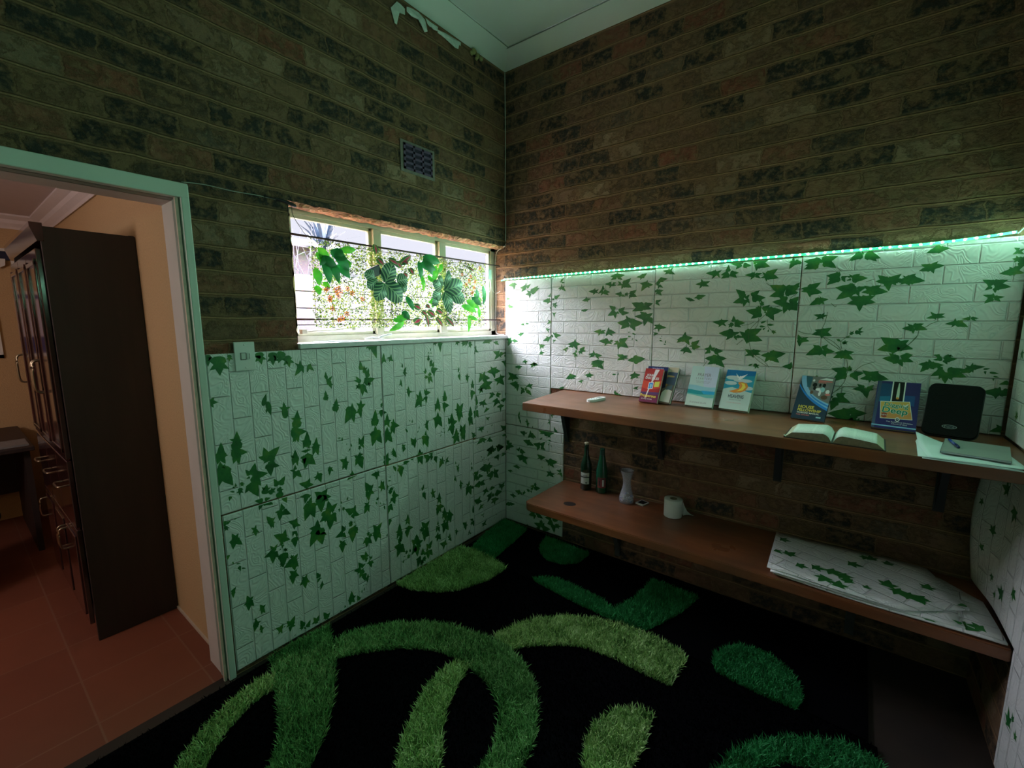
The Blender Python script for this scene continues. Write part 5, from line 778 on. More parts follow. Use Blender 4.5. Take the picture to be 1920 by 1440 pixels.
for k in range(26):
    y = random.uniform(-.25, .35); a = random.uniform(-.5, .5); h = random.uniform(.35, .8)
    tube(bm, [(0, y * .3, 2.0), (random.uniform(-.05, .05), y, 2.1 + h * .4), (random.uniform(-.1, .1), y + a * .4, 2.15 + h)], [.008, .006, .002], 4)
tube(bm, [(0, 0, 0), (0, 0, 2.05)], .03, 6)
link('branches', bm, mat('grey_violet_twig', (.015, .010, .016), .8), sb)

# ------------------------------------------------------------------ printed foam panels
def parse(s): return [tuple(int(q) for q in e.split(',')) for e in s.split(';')]
LEAVES = {'A': parse(LEAF_A), 'B': parse(LEAF_B)}
LANCE = [(0, -.12), (.30, -.08), (.46, .12), (.50, .32), (.40, .55), (.20, .80), (0, 1.04)]
LOBED = [(0, -.17), (.26, -.15), (.52, -.06), (.60, .20), (.47, .27), (.38, .42), (.29, .64), (.13, .86), (0, 1.05)]
def lobe_pts(b, t, w, sh=None):
    sh = sh or (LOBED if w > .45 else LANCE); w = max(w, .42)
    d = (t[0] - b[0], t[1] - b[1]); n = (-d[1], d[0]); out = []
    for s, l in sh: out.append((b[0] + d[0] * l + n[0] * s * w, b[1] + d[1] * l + n[1] * s * w))
    for s, l in sh[-2:0:-1]: out.append((b[0] + d[0] * l - n[0] * s * w, b[1] + d[1] * l - n[1] * s * w))
    return out
def complete(L):
    """single traced blades that stand alone are whole ivy leaves: add their side lobes"""
    out = list(L)
    for i, (a, b, c, d, w) in enumerate(L):
        ln = math.hypot(c - a, d - b)
        if w < 45 or ln < 18: continue
        near = sum(1 for j, q in enumerate(L) if j != i and math.hypot(q[0] - a, q[1] - b) < .38 * ln + 4)
        if near == 0:
            an = math.atan2(d - b, c - a); ca, cb = a + (c - a) * .30, b + (d - b) * .30
            for da, s in ((1.0, .62), (-1.0, .62), (2.05, .46), (-2.05, .46)): out.append((int(ca), int(cb), int(ca + math.cos(an + da) * ln * s), int(cb + math.sin(an + da) * ln * s), 62))
    return out
LEAVES = {k: complete(v) for k, v in LEAVES.items()}
def clip_poly(pts, r):
    for ax, lim, sg in ((0, r[0], 1), (0, r[1], -1), (1, r[2], 1), (1, r[3], -1)):
        out = []
        for i in range(len(pts)):
            p, q = pts[i], pts[(i + 1) % len(pts)]; a, c = (p[ax] - lim) * sg, (q[ax] - lim) * sg
            if a >= 0: out.append(p)
            if (a >= 0) != (c >= 0):
                t = a / (a - c); out.append((p[0] + (q[0] - p[0]) * t, p[1] + (q[1] - p[1]) * t))
        pts = out
        if len(pts) < 3: return []
    return pts
used = set()
TH = .007
def panel(name, label, plane, r, rot, leaves, off=0.0, sign=1, group=None, curve=None, px=0.0):
    """plane 'A': face at x=px+TH, coords (y,z); 'B': face at y=-(TH), coords (x,z). rot: bricks run vertically."""
    u0, u1, v0, v1 = r
    def P(u, v, d):
        c = curve(u, v) if curve else 0.0
        if plane == 'A': return Vector((px + sign * (d + c), u, v))
        return Vector((u, px - (d + c), v))
    bm = new(); uvl = bm.loops.layers.uv.new('UVMap')
    nu = 1 if not curve else 24; nv = 1 if not curve else 24
    bev = .004
    def setuv(f, fn):
        for lp, (u, v) in zip(f.loops, fn):
            lp[uvl].uv = ((v - v0 + .1 * off) , (u - u0)) if rot else ((u - u0 + .1 * off), (v - v0))
    us = [u0 + (u1 - u0) * i / nu for i in range(nu + 1)]; vs = [v0 + (v1 - v0) * i / nv for i in range(nv + 1)]
    inn = lambda u, v: (min(max(u, u0 + bev), u1 - bev), min(max(v, v0 + bev), v1 - bev))
    cache = {}
    def vert(u, v, d):
        k = (round(u, 5), round(v, 5), round(d, 5))
        if k not in cache: cache[k] = bm.verts.new(P(u, v, d))
        return cache[k]
    for i in range(nu):
        for j in range(nv):
            q = [(us[i], vs[j]), (us[i + 1], vs[j]), (us[i + 1], vs[j + 1]), (us[i], vs[j + 1])]
            qi = [inn(*p) for p in q]
            f = bm.faces.new([vert(*p, TH) for p in qi]); setuv(f, qi); f.smooth = bool(curve)
            f = bm.faces.new([vert(*p, 0.001) for p in q][::-1]); setuv(f, q[::-1])
    # edge bands
    ring = [(u, v0) for u in us] + [(u1, v) for v in vs[1:]] + [(u, v1) for u in us[::-1][1:]] + [(u0, v) for v in vs[::-1][1:-1]]
    for p, q in zip(ring, ring[1:] + ring[:1]):
        a, c = inn(*p), inn(*q)
        f = bm.faces.new([vert(*p, TH * .55), vert(*q, TH * .55), vert(*c, TH), vert(*a, TH)]) if (a != c) else bm.faces.new([vert(*p, TH * .55), vert(*q, TH * .55), vert(*a, TH)])
        setuv(f, [p, q, c, a][:len(f.loops)])
        f = bm.faces.new([vert(*p, 0.001), vert(*q, 0.001), vert(*q, TH * .55), vert(*p, TH * .55)]); setuv(f, [p, q, q, p])
    bmesh.ops.recalc_face_normals(bm, faces=bm.faces[:])
    k = 0
    for idx, (b0, b1, t0, t1, w) in leaves:
        if idx is not None and idx in used: continue
        b = (b0 / 1000, b1 / 1000); t = (t0 / 1000, t1 / 1000)
        mx = ((b[0] + t[0]) / 2, (b[1] + t[1]) / 2)
        if not (u0 - .004 <= mx[0] <= u1 + .004 and v0 - .004 <= mx[1] <= v1 + .004): continue
        if idx is not None: used.add(idx)
        pts = clip_poly(lobe_pts(b, t, w / 100 * 1.02), (u0 + .001, u1 - .001, v0 + .001, v1 - .001))
        if len(pts) < 3: continue
        k += 1; z = TH + .0004 + (k % 7) * .00006
        vv = [bm.verts.new(P(p[0], p[1], z)) for p in pts]
        try: f = bm.faces.new(vv)
        except ValueError: continue
        f.material_index = 1; setuv(f, pts)
        f.normal_update()
        n = f.normal
        want = Vector((sign, 0, 0)) if plane == 'A' else Vector((0, -1, 0))
        if n.dot(want) < 0: f.normal_flip()
    o = link(name, bm, [FOAM, LEAF])
    return tag(o, label, 'wall panel', group or 'embossed ivy print wall panels')
LA = list(enumerate(LEAVES['A'])); LB = [(('B', i), l) for i, l in enumerate(LEAVES['B'])]
S1, S2 = -1.121, -.352
panel('ivy_wall_panel', 'upper ivy print foam panel between door frame and the long vertical seam, under the light switch', 'A', (-1.954, S1 - .002, .757, 1.436), True, LA)
panel('ivy_wall_panel', 'upper ivy print foam panel directly below the middle of the window sill', 'A', (S1 + .002, S2 - .001, .752, 1.438), True, LA, off=1)
panel('ivy_wall_panel', 'narrow upper ivy print panel below the window beside the room corner, horizontal bricks', 'A', (S2 + .001, -.010, .742, 1.438), False, LA, off=1)
panel('ivy_wall_panel', 'lower ivy print foam panel standing next to the door frame at floor level', 'A', (-1.950, S1 - .002, .022, .750), True, LA)
panel('ivy_wall_panel', 'lower ivy print foam panel above the pale green half oval on the rug', 'A', (S1 + .002, S2 - .03, .022, .745), True, LA, off=1)
panel('ivy_wall_panel', 'lower narrow ivy print panel at floor level beside the room corner', 'A', (S2 - .028, -.010, .022, .738), False, LA)
panel('ivy_wall_panel', 'ivy print panel at the left end under the green light strip, bright with daylight', 'B', (.003, .405, .789, 1.862), False, LB)
panel('ivy_wall_panel', 'ivy print panel above the shelf between the daylight end and the red paperback', 'B', (.408, 1.117, 1.102, 1.866), False, LB, off=1)
panel('ivy_wall_panel', 'ivy print panel behind the two pale blue books on the upper shelf', 'B', (1.120, 1.836, 1.102, 1.872), False, LB, off=1)
panel('ivy_wall_panel', 'ivy print panel behind the purple book and black folder at the right end of the shelf', 'B', (1.840, 2.575, 1.102, 1.893), False, LB)
panel('ivy_wall_panel', 'small sunlit ivy print strip just under the left end of the upper shelf', 'B', (.408, .520, .789, 1.052), False, LB)
panel('ivy_wall_panel', 'low ivy print panel in the corner behind the left end of the lower shelf', 'B', (.003, .518, .020, .785), False, LB, off=1)
def rand_leaves(r, n, seed, smin=.02, smax=.05):
    rr = random.Random(seed); out = []
    for _ in range(n):
        cx, cy = rr.uniform(r[0] + .03, r[1] - .03), rr.uniform(r[2] + .03, r[3] - .03); a0 = rr.uniform(0, 6.28); s = rr.uniform(smin, smax)
        for da, l in ((0, 1), (1.0, .8), (-1.0, .8), (2.05, .6), (-2.05, .6)):
            a = a0 + da; out.append((None, (int(cx * 1000), int(cy * 1000), int((cx + math.cos(a) * s * l) * 1000), int((cy + math.sin(a) * s * l) * 1000), 60)))
    return out
# right-hand wall: sheets on the wall, the middle one has come loose and bulges
r = (-.78, -.03, 1.108, 1.87); panel('ivy_wall_panel', 'ivy print panel on the right wall above the shelf end', 'A', r, False, rand_leaves(r, 22, 3), sign=-1, px=RW)
def bulge(u, v):
    e = math.exp(-((u + .02) / .16) ** 2); return e * (.030 + .022 * math.sin((v - .50) * 6.0)) + .004
r = (-.80, -.022, .475, 1.052); panel('ivy_wall_panel', 'loose bulging ivy print sheet on the right wall between the two shelves', 'A', r, True, rand_leaves(r, 18, 5), sign=-1, px=RW, curve=bulge)
r = (-1.30, -.505, .02, .47); panel('ivy_wall_panel', 'ivy print sheet on the right wall reaching the floor past the lower shelf', 'A', r, True, rand_leaves(r, 16, 8), sign=-1, px=RW)
r = (-1.50, -.785, .48, 1.85); panel('ivy_wall_panel', 'tall ivy print panel on the right wall at the right edge of the picture', 'A', r, False, rand_leaves(r, 30, 11), sign=-1, px=RW)

# vine stems printed with the leaves are drawn as hair-thin raised lines on the panels above the shelf
STEM = mat('printed_vine_stem', (.10, .16, .07), .5)
def stems(lines, parent):
    bm = new()
    for pts in lines:
        P = smooth_path([(a / 1000, 0, c / 1000) for a, c in pts], 5)
        for a, c in zip(P, P[1:]):
            d = (c - a); n = Vector((-d.z, 0, d.x)); 
            if n.length < 1e-6: continue
            n = n.normalized() * .0011
            poly(bm, [(a.x - n.x, -TH - .0008, a.z - n.z), (c.x - n.x, -TH - .0008, c.z - n.z), (c.x + n.x, -TH - .0008, c.z + n.z), (a.x + n.x, -TH - .0008, a.z + n.z)])
    return link('vine_stems', bm, STEM, parent)

for o in [q for q in bpy.data.objects if q.name.startswith('ivy_wall_panel')]:
    if 'pale blue books' in o.get('label', ''): stems(STEMS2, o)
    if 'purple book' in o.get('label', ''): stems(STEMS3, o)

# ------------------------------------------------------------------ rugs
def pip(p, pts):
    x, y = p; ins = False; j = len(pts) - 1
    for i in range(len(pts)):
        xi, yi = pts[i]; xj, yj = pts[j]
        if (yi > y) != (yj > y) and x < (xj - xi) * (y - yi) / (yj - yi) + xi: ins = not ins
        j = i
    return ins
def shag(name, polys, mt, parent, dens, hgt, seed, z0=.012):
    rr = random.Random(seed); V = []; F = []
    for pts in polys:
        xs = [p[0] for p in pts]; ys = [p[1] for p in pts]; A = (max(xs) - min(xs)) * (max(ys) - min(ys)); n = int(A * dens)
        for _ in range(n):
            x, y = rr.uniform(min(xs), max(xs)), rr.uniform(min(ys), max(ys))
            if not pip((x, y), pts): continue
            a = rr.uniform(0, 6.283); h = hgt * rr.uniform(.65, 1.15); lean = rr.uniform(.15, 1.0) * hgt * .9; b = rr.uniform(0, 6.283); w = rr.uniform(.0012, .0022)
            sx, sy = math.cos(a) * w, math.sin(a) * w; lx, ly = math.cos(b) * lean, math.sin(b) * lean; k = len(V)
            V += [(x - sx, y - sy, z0), (x + sx, y + sy, z0), (x + lx * .4 + sx, y + ly * .4 + sy, z0 + h * .65), (x + lx * .4 - sx, y + ly * .4 - sy, z0 + h * .65), (x + lx, y + ly, z0 + h)]
            F += [(k, k + 1, k + 2, k + 3), (k + 3, k + 2, k + 4)]
    me = bpy.data.meshes.new(name); me.from_pydata(V, [], F); me.materials.append(mt); me.update()
    o = bpy.data.objects.new(name, me); COL.objects.link(o); o.parent = parent; o['kind'] = 'stuff'; return o
EMER = pile_material('emerald_pile', (.010, .12, .03), (.025, .26, .075), (.07, .42, .15))
LIME = pile_material('lime_pile', (.05, .15, .03), (.38, .60, .20), (.70, .86, .48))
MIDG = pile_material('grass_green_pile', (.03, .13, .03), (.16, .38, .12), (.38, .64, .28))
BLK = mat('black_short_pile', (.003, .003, .004), 1.0, var=.3, scale=300, bump=.8, spec=0.0)
BLKP = pile_material('black_pile', (.0015, .0015, .002), (.003, .003, .004), (.007, .007, .008), 0.0)
seam = lambda x: -.560 - (x - .4) * .055
rug1 = thing('shaggy_rug', 'black shaggy rug with emerald green shapes lying along the shelf wall', 'rug')
bm = new(); prism(bm, [(.045, seam(.045) + .006, 0), (2.235, seam(2.235) + .006, 0), (2.245, -.035, 0), (.03, -.02, 0)], (0, 0, .014)); link('rug_backing', bm, BLK, rug1)
rug2 = thing('shaggy_rug', 'large black shaggy rug with lime green swirls covering the open floor', 'rug')
bm = new(); prism(bm, [(.045, -3.0, 0), (2.30, -3.0, 0), (2.26, seam(2.26) - .008, 0), (.045, seam(.045) - .004, 0)], (0, 0, .016)); link('rug_backing', bm, BLK, rug2)
shag('green_pile', RUG1, EMER, rug1, 90000, .030, 1)
shag('lime_pile', RUG2_LIME, LIME, rug2, 80000, .034, 2)
shag('grass_green_pile', RUG2_MID, MIDG, rug2, 80000, .034, 3)
shag('emerald_pile', RUG2_EMER, EMER, rug2, 80000, .034, 4)
shag('black_pile', [[(.05, -3.0), (2.30, -3.0), (2.26, seam(2.26) - .01), (.05, seam(.05) - .01)]], BLKP, rug2, 16000, .016, 5)

# ------------------------------------------------------------------ shelves and brackets
us = thing('wall_shelf', 'upper thick varnished wooden shelf carrying the books', 'shelf', (.50, 0, 1.055))
bm = new(); Y = -.575
prism(bm, [(.012, -.003, 0), (2.084, -.003, 0), (2.084, Y, 0), (.075, Y, 0), (.068, Y + .01, 0)], (0, 0, .045)); 
bmesh.ops.bevel(bm, geom=[e for e in bm.edges], offset=.003, segments=2, affect='EDGES'); link('board', bm, SHELF, us)
ls = thing('wall_shelf', 'lower thick varnished wooden shelf carrying bottles and folded sheets', 'shelf', (.525, 0, .408))
bm = new(); prism(bm, [(.002, -.003, 0), (2.058, -.003, 0), (2.058, -.497, 0), (.03, -.497, 0), (.002, -.47, 0)], (0, 0, .047))
bmesh.ops.bevel(bm, geom=[e for e in bm.edges], offset=.004, segments=2, affect='EDGES'); link('board', bm, SHELF, ls)
bm = new(); Mx = Matrix.Translation((.244, -.345, .0473)) @ Matrix.Rotation(.3, 4, 'Z'); rr = random.Random(4)
poly(bm, [Mx @ Vector((math.cos(a) * .038 * (1 + rr.random() * .1), math.sin(a) * .030, .0002)) for a in [2 * PI * k / 20 for k in range(20)]])
link('dark_knot', bm, mat('dark_wood_knot', (.025, .018, .018), .35), ls)
def bracket(x, ztop, dep, hgt, label, mt, curved):
    t = thing('shelf_bracket', label, 'bracket', (x, 0, ztop), 0, 'brackets under the %s shelf' % ('lower' if curved else 'upper'))
    hw = .019
    bm = new(); box(bm, -hw, hw, -.008, -.002, -hgt, -.001, bevel=.0015); link('wall_plate', bm, mt, t)
    bm = new(); box(bm, -hw, hw, -dep, -.004, -.008, -.001, bevel=.0015); link('top_arm', bm, mt, t)
    pts = [(0, -.006, -.006), (0, -dep + .01, -.006)]
    n = 8
    for k in range(n + 1):
        s = k / n
        if curved: pts.append((0, -.012 - (dep - .03) * (1 - s) ** 1.9, -.02 - (hgt - .03) * s))
        else: pts.append((0, -.010 - (dep - .03) * (1 - s), -.02 - (hgt - .03) * s))
    pts.append((0, -.006, -hgt + .01))
    bm = new(); w = .013 if not curved else .016; prism(bm, [(p[0] - w, p[1], p[2]) for p in pts], (2 * w, 0, 0)); link('gusset', bm, mt, t)
    for z in (-.05, -hgt + .03): bm = new(); lathe(bm, [(.005, 0), (.005, .003), (.002, .004)], 8, Matrix.Translation((0, -.008, z)) @ Matrix.Rotation(PI / 2, 4, 'X')); link('screw', bm, mat('screw_steel', (.35, .35, .36), .35, metal=.8), t)
for x, l in ((.545, 'black bracket under the left end of the upper shelf'), (1.20, 'black bracket under the upper shelf below the standing pale book'), (1.812, 'black bracket under the upper shelf left of the open book'), (2.425, 'black bracket under the upper shelf near the right wall')):
    bracket(x, 1.055, .13, .32, l, BRACKET, False)
for x, l in ((.945, 'grey curved bracket under the lower shelf near its left end'), (2.17, 'grey curved bracket under the lower shelf below the folded sheets')):
    bracket(x, .408, .33, .385, l, BRACKET2, True)

# ------------------------------------------------------------------ LED strips
TAPE = mat('glowing_green_tape', (.2, .8, .5), .4, emit=(.01, .9, .26), es=LED_TAPE)
DIO = mat('glowing_led_diode', (.8, 1, .9), .3, emit=(.44, 1.0, .68), es=LED_DIODE)
led = thing('led_light_strip', 'glowing green LED light strip running along the top of the back wall panels', 'light strip')
zl = lambda x: 1.872 + .007 * x + .020 * max(0, (x - 2.2) / .35) ** 2
pts = [(x, -.012 if x > 0 else -.004, zl(x) - (.006 if x < 0 else 0)) for x in [-.04 + .0525 * k for k in range(50)] if x < 2.57]
bm = new()
for (a, c) in zip(pts, pts[1:]):
    prism(bm, [(a[0], a[1], a[2] - .005), (a[0], a[1], a[2] + .005), (a[0], a[1] + .003, a[2] + .005), (a[0], a[1] + .003, a[2] - .005)], (c[0] - a[0], c[1] - a[1], c[2] - a[2]))
link('tape', bm, TAPE, led)
bm = new(); box(bm, -.0034, .0034, -.0022, 0, -.0034, .0034, bevel=.0005); poly(bm, [(-.003, -.0024, -.003), (.003, -.0024, -.003), (.003, -.0024, .003), (-.003, -.0024, .003)], 1); d0 = link('diode', bm, [PLASTIC_W, DIO], led); x = .0; first = True
while x < 2.555:
    o = d0 if first else d0.copy()
    if not first: COL.objects.link(o); o.parent = led
    first = False; o.location = (x, -.0125, zl(x)); x += .0332
def fill_strip(label, p0, p1, nrm):  # unseen strips, added to fill the room with green light
    t = thing('led_light_strip', label, 'light strip', p0); v = Vector(p1) - Vector(p0); n = int(v.length / .0332); nrm = Vector(nrm)
    bm = new(); a = Vector((0, 0, -.005)); prism(bm, [a, -a, -a - nrm * .003, a - nrm * .003], v); link('tape', bm, TAPE, t)
    bm = new()
    for k in range(n):
        c = v * (k / n) + nrm * .0022; s_ = v.normalized() * .003; z_ = Vector((0, 0, .003)); poly(bm, [c - s_ - z_, c + s_ - z_, c + s_ + z_, c - s_ + z_])
    o = link('diodes', bm, mat('fill_led_diode', (.8, 1, .9), .3, emit=(.44, 1.0, .68), es=LED_FILL), t); o['kind'] = 'stuff'
fill_strip('unseen green LED fill strip added along the right wall above the panels', (RW - .012, -.02, 1.90), (RW - .012, -3.7, 1.90), (-1, 0, 0))
fill_strip('unseen green LED fill strip added on the wall behind the camera', (.1, RD + .012, 1.90), (RW - .1, RD + .012, 1.90), (0, 1, 0))
bm = new(); tube(bm, smooth_path([(2.535, -.012, 1.902), (2.553, -.014, 1.925), (2.574, -.03, 1.955)]), .0025); link('feed_wire', bm, PLASTIC_W, led)

# ------------------------------------------------------------------ books on the upper shelf
ZS = 1.1002
PAGE = mat('page_edges', (.62, .66, .58), .8, var=.12, scale=200)
C = {}
def cm(name, col, rough=.28): return mat('cover_' + name, col, rough, var=.04, scale=12)
def book(name, label, x0, y0, x1, y1, ztop, thick, covm, decor, group='books standing on the upper shelf', cat='book', backm=None, rear=None):
    """front cover bottom edge (x0,y0)-(x1,y1); leans back so that the top rests towards the wall"""
    w = math.hypot(x1 - x0, y1 - y0); u = Vector((x1 - x0, y1 - y0, 0)) / w; back = Vector((-u.y, u.x, 0))
    ym = (y0 + y1) / 2; rear = rear if rear is not None else -(TH + .004)
    dy = max(.004, (-ym + rear) - thick * .98); dz = ztop - ZS; h = math.hypot(dz, dy); al = math.atan2(dy, dz)
    up = Vector((0, 0, math.cos(al))) + back * math.sin(al); nrm = u.cross(up).normalized()   # towards the room
    t = thing(name, label, cat, (x0, y0, ZS), 0, group)
    lift = Vector((0, 0, thick * math.sin(al)))
    Mx = Matrix(((u.x, up.x, nrm.x, lift.x), (u.y, up.y, nrm.y, lift.y), (u.z, up.z, nrm.z, lift.z), (0, 0, 0, 1)))
    bm = new(); c = .0012
    box(bm, 0, w, 0, h, -c, 0, M=Mx); box(bm, 0, w, 0, h, -thick, -thick + c, mi=1 if backm else 0, M=Mx); box(bm, 0, c, 0, h, -thick, 0, M=Mx)
    link('cover', bm, [covm] + ([backm] if backm else []), t)
    bm = new(); box(bm, c, w - .003, .002, h - .002, -thick + c, -c, M=Mx); link('page_block', bm, PAGE, t)
    if decor:
        bm = new(); mats = []
        def mi(m):
            if m not in mats: mats.append(m)
            return mats.index(m)
        lay = [0]
        def P(pts, m):
            lay[0] += 1; poly(bm, [(p[0] * w, p[1] * h, .0002 + lay[0] * .00004) for p in pts], mi(m), Mx)
        def T(s, x, y, size, m, sq=1.0, rot=0.0, align='CENTER', bold=0.0, shear=0.0):
            lay[0] += 1; A = Mx @ Matrix.Translation((x * w, y * h, .0003 + lay[0] * .00004)) @ Matrix.Rotation(rot, 4, 'Z')
            text_into(bm, s, size * h, A, mi(m), align, sq, bold)
        decor(P, T); o = link('cover_print', bm, mats, t)
    return t
def ell(cx, cy, rx, ry, n=24, a0=0, a1=2 * PI): return [(cx + rx * math.cos(a0 + (a1 - a0) * k / n), cy + ry * math.sin(a0 + (a1 - a0) * k / n)) for k in range(n)]
WH = cm('white_ink', (.85, .85, .85)); YE = cm('yellow_ink', (.85, .68, .10)); RE = cm('red', (.50, .045, .035)); DR = cm('maroon', (.16, .025, .07)); OR = cm('orange', (.75, .28, .05))
NV = cm('navy', (.012, .018, .055)); BL = cm('bright_blue', (.02, .22, .65)); SKY = cm('sky_blue', (.06, .30, .45)); CYA = cm('pale_cyan', (.35, .62, .68)); TEAL = cm('teal', (.02, .30, .32)); DKT = cm('dark_teal_slate', (.022, .045, .075))
CRE = cm('cream', (.70, .70, .62)); GRY = cm('grey_ink', (.22, .20, .22)); BRN = cm('brown_photo', (.14, .07, .04)); BK = cm('black', (.006, .006, .006)); PUR = cm('indigo', (.03, .022, .14)); GRN = cm('green_ink', (.01, .22, .12)); SND = cm('sand', (.72, .42, .10)); PKB = cm('pale_green_blue', (.50, .66, .62))
SALM = cm('salmon_ink', (.75, .20, .18)); LBL = cm('light_blue', (.25, .50, .75)); FLM = cm('flame_white', (.62, .72, .60))

def d_red(P, T):
    P([(0, 0), (1, 0), (1, .24), (0, .22)], DR); P([(0, .22), (1, .24), (1, .31), (0, .29)], cm('violet', (.10, .05, .16)))
    P([(0, .42), (.45, .36), (1, .44), (1, .66), (.6, .58), (0, .64)], cm('scarlet', (.62, .07, .04)))
    P([(.55, .98), (.78, .98), (.50, .55), (.34, .12), (.27, .12), (.44, .56)], cm('light_beam', (.80, .70, .72)))
    P([(.34, .38), (.60, .40), (.60, .60), (.34, .58)], WH); P([(.37, .40), (.57, .42), (.57, .58), (.37, .56)], BL); P(ell(.47, .48, .06, .06), CYA)
    P([(.66, .45), (.92, .47), (.92, .63), (.66, .61)], cm('lime_yellow', (.62, .62, .10)))
    T('JOHN', .36, .77, .085, WH, 1.0, -.05, bold=.003); T('DISCIPLES', .46, .68, .095, WH, .95, -.05, bold=.003); T('Prosperous', .44, .15, .115, YE, .86, -.03, bold=.003); T('BE AND WORK', .40, .075, .045, WH, 1, -.02)
book('paperback_book', 'red glossy paperback with white and yellow title, front one of the leaning group', 1.111, -.168, 1.218, -.172, 1.284, .022, cm('red_cover', (.42, .05, .05), .15), d_red, 'leaning group of three paperbacks', rear=-.060)
def d_blue(P, T):
    P([(0, .90), (1, .90), (1, 1), (0, 1)], cm('deep_blue', (.02, .03, .13))); T('MANUAL', .52, .915, .075, cm('lilac_ink', (.50, .48, .72)), 1.1, 0, bold=.002)
    P([(0, 0), (1, 0), (1, .4), (0, .3)], BRN)
book('paperback_book', 'navy topped paperback with pale lettering squeezed behind the red one', 1.118, -.128, 1.236, -.130, 1.297, .020, NV, d_blue, 'leaning group of three paperbacks', rear=-.036)
def d_art(P, T):
    P([(0, .55), (1, .50), (1, .86), (0, .9)], cm('dusty_blue', (.07, .10, .17))); P([(.0, .86), (1, .86), (1, 1), (0, 1)], cm('tan_paper', (.52, .44, .32)))
    P([(.0, .60), (.38, .58), (.52, .72), (.45, .84), (.1, .84)], RE); P([(.38, .78), (.86, .76), (.88, .72), (.42, .72)], cm('skin_tan', (.55, .30, .16)))
    P([(.05, .55), (.30, .42), (.55, .46), (.60, .52), (.30, .54), (.12, .64)], cm('ochre', (.42, .22, .07))); P([(0, 0), (.35, 0), (.42, .30), (.2, .48), (0, .5)], cm('dark_umber', (.06, .03, .018)))
    P([(.38, .04), (.95, .02), (.95, .34), (.60, .40), (.40, .28)], cm('off_white_paint', (.70, .66, .62))); P([(.56, .36), (.9, .38), (.9, .5), (.62, .46)], cm('steel_blue', (.12, .17, .22)))
    T('OO', .40, .86, .09, WH, 1.1)
book('paperback_book', 'paperback with painted red and blue figure picture, rightmost of the leaning group', 1.180, -.140, 1.282, -.150, 1.292, .022, cm('painted_cover', (.16, .12, .10)), d_art, 'leaning group of three paperbacks', backm=BK, rear=-.012)
def d_prayer(P, T):
    P([(0, 0), (1, 0), (1, 1), (0, 1)], PKB); P([(.55, .5), (1, .45), (1, 1), (.45, 1)], cm('ice_lilac', (.55, .62, .76)))
    wav = lambda y, a, ph: [(k / 14, y + a * math.sin(k / 14 * 5.5 + ph)) for k in range(15)]
    P(wav(.50, .018, .8) + [(1, .30), (0, .30)], cm('pale_aqua_wave', (.28, .55, .62))); P(wav(.385, .015, 1.2) + wav(.29, .02, 2.4)[::-1], TEAL); P([(.5, .385), (1, .39), (1, .30), (.6, .31)], cm('azure_wave', (.03, .38, .62)))
    P(wav(.30, .012, 2.4) + wav(.24, .02, .3)[::-1], cm('sea_green_wave', (.16, .48, .42))); P([(0, .0), (1, 0), (1, .16), (.55, .24), (0, .28)], cm('pale_sand_green', (.55, .68, .60)))
    T('PRAYER', .50, .745, .115, GRY, .78, 0); T('S T A R T E R S', .50, .665, .07, GRY, .80, 0); T('Guided prompts for quiet', .5, .61, .030, GRY, 1.05); T('moments of daily prayer', .5, .575, .030, GRY, 1.0)
    T('SUZANNE ELLER', .47, .07, .055, GRY, .95)
book('book', 'pale blue book with soft wave bands, standing third group from the left', 1.357, -.128, 1.500, -.140, 1.308, .026, PKB, d_prayer)
def d_heav(P, T):
    P([(0, 0), (1, 0), (1, 1), (0, 1)], cm('mist_green', (.50, .64, .58))); P([(0, .50), (.3, .56), (1, .45), (1, 1), (0, 1)], cm('sea_blue', (.03, .30, .42))); P([(0, .82), (1, .88), (1, 1), (0, 1)], cm('strong_blue', (.012, .17, .40)))
    for c in ((.28, .80, .26, .055), (.62, .74, .32, .045), (.22, .66, .22, .05), (.80, .56, .22, .05)): P(ell(*c), cm('cloud', (.50, .60, .60)))
    P([(.50, .70), (.62, .71), (.78, .68), (.84, .60), (.78, .50), (.62, .44), (.40, .42), (.22, .45), (.40, .50), (.54, .54), (.55, .62), (.48, .66)], OR); P([(.58, .68), (.70, .67), (.76, .58), (.68, .50), (.48, .46), (.62, .55), (.64, .62)], YE)
    P([(.33, .92), (.47, .83), (.50, .86), (.54, .85), (.74, .92), (.60, .80), (.52, .78), (.56, .75), (.44, .76), (.47, .79), (.40, .82)], WH)
    T('THE', .5, .40, .03, GRY); T('HEAVENS', .50, .29, .125, NV, .66, 0, bold=.001); T('BELONG TO GOD', .50, .235, .036, GRY, .9); T('a book of worship and wonder', .47, .165, .026, SALM, 1.0)
book('book', 'teal book with white dove over an orange swirl', 1.532, -.130, 1.672, -.148, 1.296, .030, cm('mint_cover', (.50, .62, .55)), d_heav)
